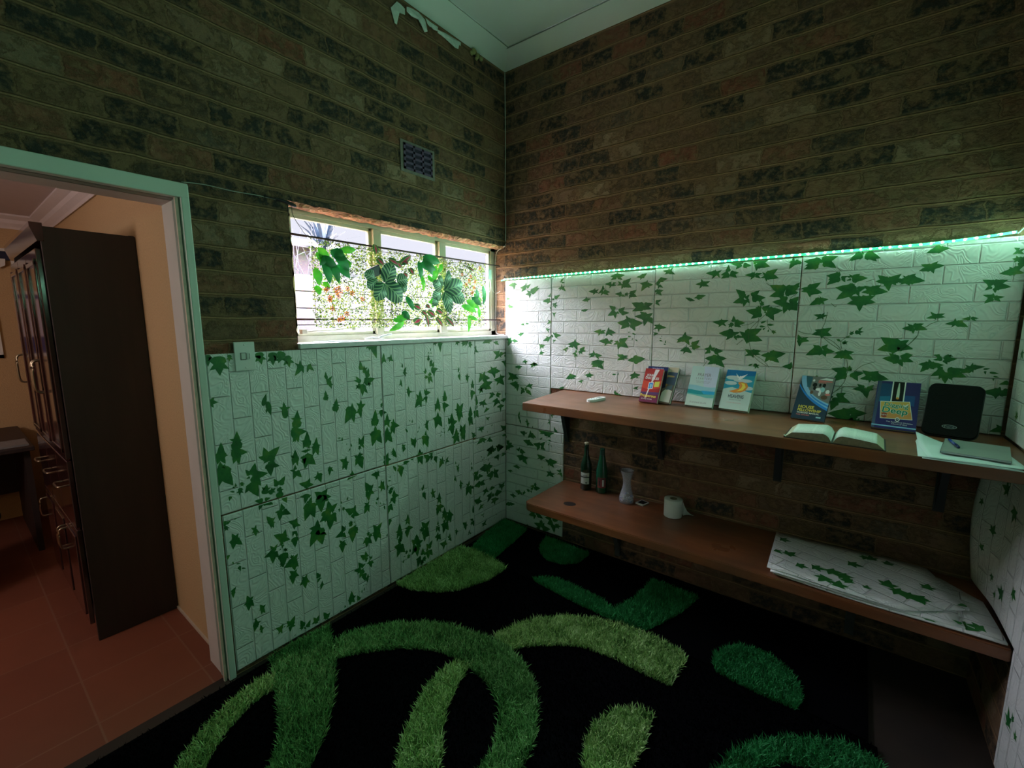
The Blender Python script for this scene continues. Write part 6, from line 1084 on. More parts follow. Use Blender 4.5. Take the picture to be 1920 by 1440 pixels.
def d_house(P, T):
    P([(0, 0), (1, 0), (1, 1), (0, 1)], DKT)
    q = lambda a, b, c, n=12: [((1 - t) ** 2 * a[0] + 2 * t * (1 - t) * b[0] + t * t * c[0], (1 - t) ** 2 * a[1] + 2 * t * (1 - t) * b[1] + t * t * c[1]) for t in [k / n for k in range(n + 1)]]
    P(q((.14, 1), (.22, .55), (1, .40)) + [(1, 1)], cm('group_photo', (.20, .20, .19)))
    P(q((0, 1), (0, .60), (1, .24)) + q((.14, 1), (.22, .55), (1, .40))[::-1], LBL); P(q((0, .76), (.30, .42), (1, .24)) + q((0, .80), (.28, .50), (1, .29))[::-1], BL); P(q((.4, .56), (.6, .42), (1, .33)) + q((.4, .58), (.6, .46), (1, .36))[::-1], BL)
    P([(.14, .99), (.34, .98), (.34, .72), (.24, .74)], cm('photo_teal', (.03, .12, .17)))
    for c in ((.46, .80, .07, .05, BK), (.48, .72, .05, .04, BK), (.62, .80, .035, .04, BK), (.74, .80, .05, .05, BK), (.60, .70, .09, .035, WH), (.72, .70, .07, .06, CYA), (.66, .62, .04, .07, WH), (.84, .78, .06, .04, GRY), (.88, .66, .06, .05, WH), (.90, .60, .08, .025, SALM), (.56, .64, .08, .03, GRY), (.82, .53, .10, .05, BRN), (.42, .62, .05, .04, BRN), (.40, .90, .035, .03, WH)): P(ell(*c[:4], n=10), c[4])
    P([(.55, .93), (.95, .92), (.95, .965), (.74, .975)], WH); P([(.54, .88), (.95, .88), (.95, .905), (.54, .915)], SALM); P([(.54, .85), (.78, .85), (.78, .868), (.54, .872)], SALM)
    T('HOUSE', .14, .245, .092, YE, .95, 0, 'LEFT', .003); T('FELLOWSHIP', .14, .175, .078, YE, .92, 0, 'LEFT', .003); T("WORKERS' MANUAL", .14, .125, .046, WH, .92, 0, 'LEFT', .002); T('FOR LEADERS', .14, .078, .040, SALM, .95, 0, 'LEFT', .002)
    P([(.74, .055), (.88, .055), (.88, .085), (.74, .085)], CYA)
book('book', 'navy manual with blue curved band, yellow title and group photograph', 1.857, -.140, 1.990, -.166, 1.293, .014, DKT, d_house)
def d_dig(P, T):
    P([(0, 0), (1, 0), (1, 1), (0, 1)], PUR); P([(.08, .55), (.35, .55), (.35, .95), (.08, .95)], cm('deep_sea_blue', (.015, .07, .18))); P([(.10, .55), (.34, .55), (.34, .68), (.10, .66)], cm('glow_blue', (.02, .17, .34))); P([(.66, .55), (.9, .5), (.9, .72), (.66, .72)], cm('glow_blue2', (.02, .08, .26)))
    P([(0, 0), (.07, 0), (.10, 1), (.03, 1)], cm('slate_spine', (.06, .09, .16)))
    P([(.355, .56), (.665, .56), (.665, 1), (.355, 1)], WH); P([(.385, .56), (.635, .56), (.635, 1), (.385, 1)], BK); P([(.475, .64), (.545, .64), (.545, .78), (.525, .97), (.50, .97), (.48, .8)], FLM); P(ell(.51, .645, .035, .022), OR)
    P([(.125, .56), (.80, .595), (.90, .225), (.175, .20)], WH); P([(.14, .55), (.79, .583), (.885, .235), (.187, .212)], SND); P([(.165, .36), (.85, .37), (.885, .235), (.187, .212)], cm('apricot', (.70, .30, .09)))
    T('Digging', .50, .455, .115, WH, 1.0, -.07, bold=.006); T('Digging', .50, .455, .115, GRN, 1.0, -.07, bold=.002)
    T('Deep', .48, .325, .165, WH, 1.0, -.07, bold=.007); T('Deep', .48, .325, .165, GRN, 1.0, -.07, bold=.003)
    P(ell(.26, .275, .068, .055), cm('brick_red', (.36, .05, .02))); T('NEW', .26, .262, .04, WH); P(ell(.57, .205, .052, .045), WH); P(ell(.57, .205, .035, .030), NV); P([(.54, .20), (.57, .225), (.60, .20), (.57, .21)], WH)
    P([(.66, .53), (.70, .50), (.74, .53), (.78, .545), (.74, .49), (.70, .475), (.67, .49)], WH)
    T('The Redeemed Christian', .62, .135, .036, WH, 1.0, -.02); T('Church of God', .62, .098, .034, WH, 1.0, -.02); P([(0, .045), (1, .04), (1, .065), (0, .07)], LBL)
book('book', 'purple and blue book with a candle flame and orange plaque', 2.158, -.165, 2.302, -.178, 1.289, .016, PUR, d_dig)

# black zip folder with oval badge
t = thing('zip_folder', 'black padded zip folder with small silver oval badge leaning in the corner', 'folder', (2.318, -.175, ZS))
w, h, th = .158, .215, .034; yaw = -.22; al = math.radians(24)
u = Vector((math.cos(yaw), math.sin(yaw), 0)); bk = Vector((-u.y, u.x, 0)); up = Vector((0, 0, math.cos(al))) + bk * math.sin(al); nr = u.cross(up)
Mx = Matrix(((u.x, up.x, nr.x, 0), (u.y, up.y, nr.y, 0), (u.z, up.z, nr.z, th * math.sin(al)), (0, 0, 0, 1)))
def rrect(w, h, r, n=6):
    o = []
    for cx, cy, a in ((w - r, h - r, 0), (r, h - r, PI / 2), (r, r, PI), (w - r, r, 1.5 * PI)):
        for k in range(n + 1): o.append((cx + r * math.cos(a + PI / 2 * k / n), cy + r * math.sin(a + PI / 2 * k / n)))
    return o
LEA = mat('black_leatherette', (.006, .006, .006), .7, var=.2, scale=300, bump=.3, spec=.15)
bm = new(); prism(bm, [(p[0], p[1], -th) for p in rrect(w, h, .022)], (0, 0, th), M=Mx)
bmesh.ops.bevel(bm, geom=[e for e in bm.edges if len(e.link_faces) == 2 and e.calc_face_angle(0) > 1.0], offset=.003, segments=2, affect='EDGES'); link('padded_cover', bm, LEA, t)
bm = new(); R = rrect(w + .003, h + .003, .023); tube(bm, [Mx @ Vector((p[0] - .0015, p[1] - .0015, -th / 2)) for p in R + R[:1]], .0022, 5); link('zip', bm, mat('black_zip', (.02, .02, .02), .35), t)
SIL = mat('silver_badge', (.45, .47, .48), .3, metal=.7)
bm = new(); poly(bm, [(w * .50 + .022 * math.cos(a), .036 + .0082 * math.sin(a), .0008) for a in [2 * PI * k / 28 for k in range(28)]], 0, Mx); poly(bm, [(w * .50 + .0195 * math.cos(a), .036 + .0064 * math.sin(a), .0010) for a in [2 * PI * k / 28 for k in range(28)]], 1, Mx)
text_into(bm, 'Ford', .0125, Mx @ Matrix.Translation((w * .50, .0322, .0013)), 0, 'CENTER', 1.25, .0003); link('badge', bm, [SIL, mat('dark_blue_enamel', (.015, .03, .05), .3)], t)

# open book
t = thing('open_book', 'thick open book with thin pages lying near the front edge of the upper shelf', 'book', (2.035, -.455, ZS), math.radians(-2))
PAPER = mat('pale_page', (.72, .76, .72), .6, var=.02); 
m, nt, b = nodes_of('printed_text_page'); L = nt.links.new
tc = N(nt, 'ShaderNodeTexCoord'); sp = N(nt, 'ShaderNodeSeparateXYZ'); L(tc.outputs['Object'], sp.inputs[0])
ln = math_n(nt, 'LESS_THAN', math_n(nt, 'FRACT', math_n(nt, 'MULTIPLY', sp.outputs[1], 190)), .42)
gx = math_n(nt, 'LESS_THAN', math_n(nt, 'ABSOLUTE', math_n(nt, 'SUBTRACT', math_n(nt, 'FRACT', math_n(nt, 'MULTIPLY', math_n(nt, 'ADD', math_n(nt, 'ABSOLUTE', sp.outputs[0]), -.004), 16.5)), .5)), .44)
nz = N(nt, 'ShaderNodeTexNoise'); nz.inputs['Scale'].default_value = 420; L(tc.outputs['Object'], nz.inputs['Vector'])
msk = math_n(nt, 'MULTIPLY', math_n(nt, 'MULTIPLY', ln, gx), ramp(nt, nz.outputs['Fac'], [(.45, (0, 0, 0)), (.55, (1, 1, 1))]))
L(mixc(nt, math_n(nt, 'MULTIPLY', msk, .65), (.74, .78, .74), (.25, .30, .30)), b.inputs['Base Color']); b.inputs['Roughness'].default_value = .6; TEXTPAGE = m
GILT = mat('brown_gilt_edge', (.20, .15, .09), .6, var=.25, scale=90)
def half(sg):
    n = 14; prof = []
    for k in range(n + 1):
        s = k / n; x = .003 + s * .130
        z = .004 + .030 * min(1, (s * 5.5)) ** .5 * (1 - .38 * s ** 1.6) if s > 0 else .006
        prof.append((sg * x, z))
    return prof
for sg in (-1, 1):
    pr = half(sg); y0, y1 = -.10, .095; xe = pr[-1][0]
    bm = new(); cols = [[bm.verts.new((x, y, z)) for x, z in pr] for y in (y0, y1)]; base = [[bm.verts.new((x + (sg * .022 if i == len(pr) - 1 else sg * .022 * (i / len(pr)) ** 3), y, .0035)) for i, (x, z) in enumerate(pr)] for y in (y0 - .002, y1)]
    for i in range(len(pr) - 1):
        f = bm.faces.new((cols[0][i], cols[0][i + 1], cols[1][i + 1], cols[1][i])); f.smooth = True; f.material_index = 0
        for r in (0, 1): f = bm.faces.new((cols[r][i], cols[r][i + 1], base[r][i + 1], base[r][i])); f.material_index = 1
    f = bm.faces.new((cols[0][-1], cols[1][-1], base[1][-1], base[0][-1])); f.material_index = 2
    bmesh.ops.recalc_face_normals(bm, faces=bm.faces[:])
    link('page_block', bm, [TEXTPAGE, GILT, mat('yellowed_fore_edge', (.50, .48, .34), .75, var=.15, scale=150)], t)
bm = new(); box(bm, -.160, .160, -.106, .100, 0, .0035, bevel=.001); link('cover', bm, mat('dark_brown_cover', (.035, .022, .018), .5), t)
bm = new(); rows = []     # lifted corner of the left cover
for k in range(8):
    s = k / 7; rows.append([bm.verts.new((-.150 - .012 * s, -.108 + .03 * j / 4, .003 + .010 * s * (1 - j / 5))) for j in range(5)])
for a, c in zip(rows, rows[1:]):
    for j in range(4): bm.faces.new((a[j], a[j + 1], c[j + 1], c[j]))
link('curled_corner', bm, PAPER, t)

# papers, notebook, pen
SHEET = mat('blue_white_paper', (.66, .74, .76), .6, var=.02)
for i, (lab, yaw, dx, dy) in enumerate((('bottom sheet of the loose paper pile at the right end of the upper shelf', -.02, 0, 0), ('middle sheet of the loose paper pile, turned a little', -.07, -.004, .006), ('top sheet of the loose paper pile, its far left corner curling up', .03, .006, .012))):
    bm = new(); w, h, n = .235, .285, 12; g = []
    for a in range(n + 1):
        g.append([])
        for c in range(n + 1):
            x, y = -w / 2 + w * a / n, -h / 2 + h * c / n
            z = .0006 + i * .0022 + .0012 * math.sin(a * .9 + i) * math.sin(c * .7)
            z = max(z, .0004 + i * .0018)
            if i == 2: z += .030 * max(0, (1 - a / n) - .66) / .34 * max(0, c / n - .72) / .28
            g[-1].append(bm.verts.new((x, y, z)))
    for a in range(n):
        for c in range(n): f = bm.faces.new((g[a][c], g[a + 1][c], g[a + 1][c + 1], g[a][c + 1])); f.smooth = True
    o = link('paper_sheet', bm, SHEET); bpy.context.view_layer.update()
    o.location = (2.405 + dx, -.455 + dy, ZS); o.rotation_euler = (0, 0, yaw); sd = o.modifiers.new('thickness', 'SOLIDIFY'); sd.thickness = .0006; sd.offset = 1
    tag(o, lab, 'paper', 'loose paper pile on the upper shelf')
t = thing('notebook', 'thin grey covered notebook lying on the loose papers', 'notebook', (2.440, -.405, ZS + .0095), -.17)
bm = new(); box(bm, -.082, .082, -.118, .118, .0012, .0062); link('page_block', bm, mat('lilac_pages', (.60, .58, .66), .7), t)
bm = new(); box(bm, -.084, .084, -.120, .120, .0062, .0074, bevel=.0003); box(bm, -.084, .084, -.120, .120, 0, .0012); box(bm, -.084, -.0828, -.120, .120, 0, .0074); link('cover', bm, mat('grey_card_cover', (.26, .28, .26), .5, var=.1, scale=8), t)
t = thing('ballpoint_pen', 'blue ballpoint pen lying across the grey notebook', 'pen', (2.388, -.37, ZS + .0218), math.radians(4))
bm = new(); My = Matrix.Rotation(PI / 2, 4, 'X'); lathe(bm, [(.0012, -.068), (.0042, -.058), (.0044, .03)], 10, My); link('barrel', bm, mat('blue_plastic', (.015, .05, .28), .25), t)
bm = new(); lathe(bm, [(.0048, .030), (.0048, .066), (.003, .069)], 10, My); box(bm, -.001, .001, -.066, -.036, .0045, .0062); link('cap', bm, mat('dark_blue_plastic', (.008, .02, .12), .25), t)

# remote control
t = thing('remote_control', 'small white rounded remote control lying on the left part of the upper shelf', 'remote', (.885, -.255, ZS), math.atan2(.155, .024) - PI / 2)
bm = new(); prism(bm, [(p[0] - .0215, p[1] - .078, 0) for p in rrect(.043, .156, .020)], (0, 0, .014))
bmesh.ops.bevel(bm, geom=[e for e in bm.edges if e.calc_face_angle(0) > 1.0], offset=.0035, segments=3, affect='EDGES'); link('body', bm, PLASTIC_W, t)
bm = new(); poly(bm, [(-.013, .01, .01415), (.013, .01, .01415), (.013, .052, .01415), (-.013, .052, .01415)]); link('display', bm, mat('grey_green_display', (.35, .42, .38), .2), t)
bm = new()
for a in (-.009, .009):
    for c in (-.012, -.034, -.054): lathe(bm, [(.0045, .0138), (.0045, .0152), (.0035, .0156)], 10, Matrix.Translation((a, c, 0)))
link('buttons', bm, mat('pale_grey_button', (.55, .57, .57), .4), t)

# ------------------------------------------------------------------ things on the lower shelf
ZL = .4555
m, nt, b = nodes_of('dark_green_glass'); b.inputs['Base Color'].default_value = (.006, .030, .014, 1); b.inputs['Roughness'].default_value = .06; b.inputs['Coat Weight'].default_value = .4; GG = m
m, nt, b = nodes_of('bright_green_glass'); b.inputs['Base Color'].default_value = (.010, .085, .045, 1); b.inputs['Roughness'].default_value = .08; b.inputs['Coat Weight'].default_value = .4; GG2 = m
def label_patch(bm, r, z0, z1, a0, a1, mi=0, n=10, off=.0006):
    ring = [[bm.verts.new(((r + off) * math.cos(a0 + (a1 - a0) * k / n), (r + off) * math.sin(a0 + (a1 - a0) * k / n), z)) for k in range(n + 1)] for z in (z0, z1)]
    for k in range(n): f = bm.faces.new((ring[0][k], ring[0][k + 1], ring[1][k + 1], ring[1][k])); f.material_index = mi
fa = math.atan2(-2.54, 1.32)      # side turned to the room
t = thing('wine_bottle', 'dark wine bottle with cork and white label on the lower shelf', 'bottle', (.729, -.062, ZL), 0, 'bottles on the lower shelf')
bm = new(); lathe(bm, [(.030, 0), (.0375, .004), (.038, .15), (.036, .175), (.024, .215), (.0155, .240), (.0140, .295), (.0150, .300), (.0150, .306), (.011, .306)], 32); link('glass_body', bm, GG, t)
bm = new(); lathe(bm, [(.0105, .300), (.0115, .308), (.0145, .312), (.0145, .318), (.011, .3205)], 18); link('cork', bm, mat('pale_cork', (.55, .50, .33), .7, var=.2, scale=200), t)
bm = new(); label_patch(bm, .038, .045, .088, fa - 1.05, fa + .55); label_patch(bm, .038, .088, .096, fa - 1.05, fa + .55, 1); label_patch(bm, .038, .096, .122, fa - 1.05, fa + .55); label_patch(bm, .0382, .050, .058, fa - .1, fa + .2, 1); label_patch(bm, .0383, .099, .105, fa - .6, fa + .2, 2)
link('label', bm, [mat('white_label_paper', (.62, .62, .60), .6), mat('black_label_ink', (.03, .03, .035), .5), mat('grey_label_ink', (.25, .25, .27), .5)], t)
t = thing('wine_bottle', 'slim green bottle with red label and no cork on the lower shelf', 'bottle', (.838, -.052, ZL), 0, 'bottles on the lower shelf')
bm = new(); lathe(bm, [(.030, 0), (.0375, .004), (.038, .125), (.034, .165), (.024, .215), (.0165, .255), (.0150, .285), (.0160, .287), (.0160, .294), (.0105, .294), (.0100, .27)], 32, cap=False); link('glass_body', bm, GG2, t)
bm = new(); label_patch(bm, .038, .040, .108, fa - .75, fa + .75); label_patch(bm, .0383, .055, .090, fa - .55, fa - .30, 1); label_patch(bm, .0383, .050, .095, fa + .05, fa + .35, 2); label_patch(bm, .0382, .098, .104, fa - .7, fa + .7, 1)
link('label', bm, [mat('dark_red_label', (.20, .035, .04), .6), mat('black_label_ink', (.03, .03, .035), .5), MATS['white_label_paper']], t)
bm = new(); lathe(bm, [(.0185, .24), (.0165, .262), (.0155, .285)], 20, cap=False); link('neck_sleeve', bm, mat('dark_green_foil', (.01, .05, .035), .3), t)
t = thing('glass_vase', 'hourglass shaped clear vase with white glass beads in its foot', 'vase', (1.034, -.108, ZL))
m, nt, b = nodes_of('frosted_clear_glass'); tr = N(nt, 'ShaderNodeBsdfTransparent'); ms = N(nt, 'ShaderNodeMixShader'); ms.inputs[0].default_value = .36; b.inputs['Base Color'].default_value = (.55, .55, .62, 1); b.inputs['Roughness'].default_value = .12
nt.links.new(tr.outputs[0], ms.inputs[1]); nt.links.new(b.outputs[0], ms.inputs[2]); nt.links.new(ms.outputs[0], nt.nodes['Material Output'].inputs[0]); VG = m
bm = new(); lathe(bm, [(.001, .002), (.042, .001), (.045, .012), (.043, .040), (.032, .075), (.024, .110), (.024, .135), (.030, .170), (.041, .205), (.040, .206), (.028, .170), (.022, .135), (.022, .110), (.030, .075), (.041, .040), (.042, .014), (.001, .006)], 36, cap=False); link('glass_wall', bm, VG, t)
bm = new(); lathe(bm, [(.0405, .2045), (.0425, .206), (.0410, .2075), (.0395, .206)], 36, cap=False); link('rim', bm, mat('dim_glass_rim', (.10, .08, .08), .2), t)
BEAD = mat('white_glass_bead', (.80, .82, .90), .08, var=.1, coat=.5); BEADB = mat('blue_glass_bead', (.18, .25, .60), .08, var=.1, coat=.5)
rr = random.Random(2); bd = {}
for k in range(46):
    z = .012 + .034 * (k / 46); R = .034 - .10 * max(0, z - .03); a = rr.uniform(0, 6.28); q = R * math.sqrt(rr.random()) if k % 2 else R
    key = k % 6 == 0
    if key not in bd:
        bm = new(); bmesh.ops.create_icosphere(bm, subdivisions=1, radius=.0058); o = link('glass_bead', bm, BEADB if key else BEAD, t, True); bd[key] = o
    else: o = bd[key].copy(); COL.objects.link(o); o.parent = t
    o.location = (q * math.cos(a), q * math.sin(a), z); o.rotation_euler = (a, q * 40, 0)
t = thing('compact_mirror', 'small square dark faced compact with pale rim beside the vase', 'compact', (1.122, -.070, ZL), -.25)
bm = new(); prism(bm, [(p[0] - .028, p[1] - .034, 0) for p in rrect(.056, .068, .006)], (0, 0, .007)); link('case', bm, mat('pale_grey_case', (.50, .50, .50), .35), t)
bm = new(); box(bm, -.021, .021, -.022, .026, .007, .0076); link('dark_glass', bm, mat('dark_mirror', (.012, .014, .02), .1), t)
t = thing('toilet_roll', 'white toilet roll standing on end with its tail lying behind it', 'toilet roll', (1.325, -.128, ZL), 0)
TP = mat('white_tissue', (.70, .72, .70), .85, var=.03, scale=60, bump=.15)
bm = new(); lathe(bm, [(.019, .001), (.049, .0005), (.050, .003), (.050, .101), (.049, .103), (.020, .103)], 40, cap=False); link('paper_roll', bm, TP, t)
bm = new(); lathe(bm, [(.019, .002), (.0195, .104), (.0175, .104), (.0172, .002)], 24, cap=False); link('cardboard_core', bm, mat('cardboard', (.16, .12, .07), .8), t)
bm = new(); P = [(.049, .010, .0), (.053, .030, 0), (.062, .048, 0), (.078, .060, 0), (.098, .066, 0)]; zz = (.092, .060, .030, .010, .003); rows = []
for p, zt in zip(P, zz): rows.append([bm.verts.new((p[0] - .004, p[1] + .002, max(.001, zt - .085 + .02))), bm.verts.new((p[0] + .004, p[1] - .004, zt))])
for k in range(4): bm.faces.new((rows[k][0], rows[k + 1][0], rows[k + 1][1], rows[k][1]))
o = link('paper_tail', bm, TP, t); sd = o.modifiers.new('thickness', 'SOLIDIFY'); sd.thickness = .0008

# folded spare wall sheets
SPOTS_TOP = [(1.87, -0.144, 0.026), (1.859, -0.288, 0.03), (1.909, -0.293, 0.032), (1.958, -0.38, 0.026), (2.016, -0.358, 0.03), (2.073, -0.346, 0.036), (2.054, -0.431, 0.034), (2.114, -0.356, 0.034), (2.143, -0.218, 0.03), (2.101, -0.462, 0.032), (2.133, -0.4, 0.028), (2.194, -0.111, 0.022), (2.217, -0.117, 0.026), (2.274, -0.129, 0.024), (2.262, -0.33, 0.034), (2.291, -0.354, 0.034), (2.324, -0.364, 0.032), (2.354, -0.358, 0.034), (2.389, -0.261, 0.026), (2.488, -0.322, 0.03), (2.479, -0.28, 0.026), (2.193, -0.405, 0.016)]
SPOTS_LOW = [(2.334, -0.483, 0.034), (2.372, -0.477, 0.026), (2.479, -0.46, 0.036), (2.514, -0.434, 0.028), (2.46, -0.454, 0.026)]
def sheet(label, pts, z, seed, n, spots=()):
    bm = new(); uvl = bm.loops.layers.uv.new('UVMap'); rr = random.Random(seed); xs = [p[0] for p in pts]; ys = [p[1] for p in pts]
    a = rr.uniform(.0, .4)
    def wz(x, y): return z + .0035 * math.sin(x * 9 + seed) * math.sin(y * 11) + .0035
    dense = []
    for p, q in zip(pts, pts[1:] + pts[:1]):
        for k in range(6): dense.append((p[0] + (q[0] - p[0]) * k / 6, p[1] + (q[1] - p[1]) * k / 6))
    cx = sum(p[0] for p in pts) / len(pts); cy = sum(p[1] for p in pts) / len(pts)
    top = [[(cx + (p[0] - cx) * s, cy + (p[1] - cy) * s) for p in dense] for s in (1, .8, .6, .4, .2)]
    vt = [[bm.verts.new((p[0], p[1], wz(*p) + .006)) for p in rg] for rg in top]; vb = [bm.verts.new((p[0], p[1], wz(*p))) for p in dense]; ct = bm.verts.new((cx, cy, wz(cx, cy) + .006)); m = len(dense)
    for r in range(4):
        for i in range(m): bm.faces.new((vt[r][i], vt[r][(i + 1) % m], vt[r + 1][(i + 1) % m], vt[r + 1][i]))
    for i in range(m): bm.faces.new((vt[4][i], vt[4][(i + 1) % m], ct)); bm.faces.new((vt[0][i], vb[i], vb[(i + 1) % m], vt[0][(i + 1) % m]))
    bm.faces.new(vb)
    for f in bm.faces:
        f.smooth = True
        for lp in f.loops: lp[uvl].uv = (lp.vert.co.x * math.cos(a) - lp.vert.co.y * math.sin(a), lp.vert.co.x * math.sin(a) + lp.vert.co.y * math.cos(a))
    bmesh.ops.recalc_face_normals(bm, faces=bm.faces[:])
    L_ = list(spots) + [(rr.uniform(min(xs) + .03, max(xs) - .03), rr.uniform(min(ys) + .03, max(ys) - .03), rr.uniform(.02, .03)) for _ in range(n)]
    for x, y, s in L_:
        s *= 1.45
        a0 = rr.uniform(0, 6.28)
        if not pip((x, y), pts): continue
        for dx, dy in ((0, 0),):
            aa = a0
            for da, l in ((0, 1), (1.0, .8), (-1.0, .8), (2.05, .6), (-2.05, .6)):
                b0 = (x + dx, y + dy); tp = (b0[0] + math.cos(aa + da) * s * l, b0[1] + math.sin(aa + da) * s * l)
                lp_ = lobe_pts(b0, tp, .70)
                if not all(pip(p, pts) for p in lp_): continue
                f = bm.faces.new([bm.verts.new((p[0], p[1], wz(*p) + .0072)) for p in lp_]); f.material_index = 1; f.normal_update()
                if f.normal.z < 0: f.normal_flip()
    return tag(link('folded_wall_sheet', bm, [FOAM, LEAF]), label, 'foam sheet', 'spare ivy print sheets on the lower shelf')
sheet('lowest spare ivy print sheet, its right end reaching the right wall', [(1.86, -.10), (1.87, -.475), (2.20, -.488), (2.572, -.490), (2.560, -.20), (2.45, -.08)], ZL + .002, 4, 8, SPOTS_LOW)
sheet('second spare ivy print sheet, slipped forward under the top one', [(1.85, -.085), (1.86, -.482), (2.16, -.490), (2.47, -.475), (2.44, -.12), (2.38, -.075)], ZL + .012, 9, 8, SPOTS_LOW)
sheet('topmost spare ivy print sheet in the pile on the lower shelf', [(1.835, -.070), (1.845, -.470), (2.085, -.492), (2.30, -.492), (2.50, -.34), (2.405, -.068), (2.30, -.055)], ZL + .022, 15, 0, SPOTS_TOP)

# ------------------------------------------------------------------ switch, vent, cables
t = thing('light_switch', 'white wall switch plate overlapping the brick and the ivy panel', 'switch', (.0, -1.811, 1.421))
bm = new(); box(bm, .007, .016, -.040, .040, -.061, .061, bevel=.002); link('plate', bm, PLASTIC_W, t)
bm = new(); box(bm, .0155, .019, -.016, .001, -.012, .014, bevel=.001); box(bm, .0155, .018, .006, .016, -.014, .014, bevel=.001); link('rocker', bm, mat('off_white_rocker', (.60, .62, .60), .4), t)
bm = new()
for y0, y1, z0, z1 in ((-.019, -.017, -.014, .016), (.002, .0035, -.014, .016), (-.019, .0035, .014, .016), (-.019, .0035, -.015, -.013), (.0165, .018, -.012, .012)): box(bm, .0158, .0165, y0, y1, z0, z1)
link('rocker_gap', bm, BLACK, t)
for z in (-.048, .048): bm = new(); lathe(bm, [(.0035, 0), (.0035, .0012), (.0015, .0016)], 10, Matrix.Translation((.016, 0, z)) @ Matrix.Rotation(PI / 2, 4, 'Y')); link('screw', bm, PLASTIC_W, t)
t = thing('air_vent', 'dusky purple slotted air brick high on the window wall', 'vent', (0, -.809, 2.478), 0)
VM = mat('purple_brown_vent', (.11, .065, .13), .6, var=.15)
bm = new(); y0, y1, z0, z1 = -.105, .105, -.068, .068; X = .010
box(bm, .001, .003, y0, y1, z0, z1, mi=1)
for k in range(4): yy = y0 + k * (y1 - y0 - .012) / 3; box(bm, .002, X, yy, yy + .012, z0, z1)
for k in range(5): zz = z0 + k * (z1 - z0 - .012) / 4; box(bm, .002, X, y0, y1, zz, zz + .012)
link('grille', bm, [VM, mat('vent_dark', (.03, .018, .045), .8)], t)
bm = new()
for a in ((y0 - .02, y0, z0 - .015, z1 + .015), (y1, y1 + .02, z0 - .015, z1 + .015), (y0, y1, z1, z1 + .015), (y0, y1, z0 - .015, z0)): box(bm, .001, .005, *a)
link('mortar_surround', bm, mat('vent_mortar', (.20, .17, .15), .9, var=.2, bump=.6), t)
CAB = mat('white_cable', (.62, .62, .58), .5)
bm = new(); tube(bm, smooth_path([(.006, -.008, 3.268), (.008, -.006, 2.8), (.006, -.009, 2.45), (.009, -.006, 2.30), (.006, -.008, 2.12), (.004, -.018, 2.108), (-.030, -.012, 2.094), (-.075, -.006, 2.075), (-.092, -.006, 2.00), (-.090, -.006, 1.85), (-.086, -.006, 1.75), (-.090, -.006, 1.60), (-.086, -.006, 1.49), (-.060, -.006, 1.471), (-.010, -.006, 1.470)], 5), .0028, 6)
tag(link('cable', bm, CAB), 'white cable running down the room corner and round the right side of the window', 'cable')
bm = new(); tube(bm, smooth_path([(.004, -1.975, 2.088), (.004, -1.90, 2.096), (.004, -1.80, 2.094), (.004, -1.70, 2.098), (.004, -1.62, 2.096)], 5), .0018, 5)
tag(link('cable', bm, mat('grey_cable', (.40, .40, .36), .5)), 'thin grey cable from the door frame corner to the window', 'cable')
t = thing('taped_cable_joint', 'black taped cable joint with loose wires at the top left of the window', 'cable', (0, 0, 0))
bm = new(); tube(bm, smooth_path([(.006, -1.68, 2.100), (.010, -1.62, 2.098), (.012, -1.58, 2.092), (.014, -1.545, 2.082)], 4), [.003] * 4 + [.007] * 5 + [.008] * 3 + [.004], 7); link('tape_wrap', bm, mat('black_tape', (.006, .006, .008), .3), t)
bm = new(); tube(bm, smooth_path([(.012, -1.565, 2.09), (-.02, -1.545, 2.05), (-.04, -1.50, 2.00), (-.05, -1.47, 1.975), (-.05, -1.44, 1.970), (-.045, -1.36, 1.965), (-.03, -1.27, 1.925), (-.018, -1.165, 1.868)], 5), .0014, 5)
tube(bm, smooth_path([(.012, -1.58, 2.09), (-.005, -1.575, 2.04), (-.03, -1.56, 2.00)], 4), .0014, 5); link('loose_wires', bm, mat('black_wire', (.01, .01, .012), .4), t)
t = thing('battery_box', 'small dark purple battery box hanging on the artificial hedge', 'battery box', (-.016, -1.125, 1.832))
Mx = Matrix.Rotation(.42, 4, 'X'); bm = new(); box(bm, -.009, .009, -.044, .044, -.026, .026, bevel=.004, M=Mx); link('case', bm, mat('dark_aubergine_plastic', (.035, .025, .045), .35), t)
bm = new(); box(bm, .0088, .0098, -.036, .010, -.018, .018, M=Mx); link('lid', bm, mat('aubergine_lid', (.05, .035, .06), .4), t)
t = thing('sensor_box', 'tiny grey box with thin wires beside the right window edge', 'sensor', (-.065, -.105, 1.905))
bm = new(); box(bm, -.006, .006, -.016, .016, -.035, .035, bevel=.003); link('case', bm, mat('grey_sensor_plastic', (.28, .34, .33), .5), t)
bm = new(); tube(bm, smooth_path([(0, 0, -.03), (.004, .004, -.09), (.002, -.01, -.13), (.0, -.055, -.115)], 4), .0012, 5); tube(bm, smooth_path([(0, .006, -.03), (.01, .012, -.10), (.03, .03, -.135), (.06, .05, -.12)], 4), .0012, 5); link('wires', bm, CAB, t)
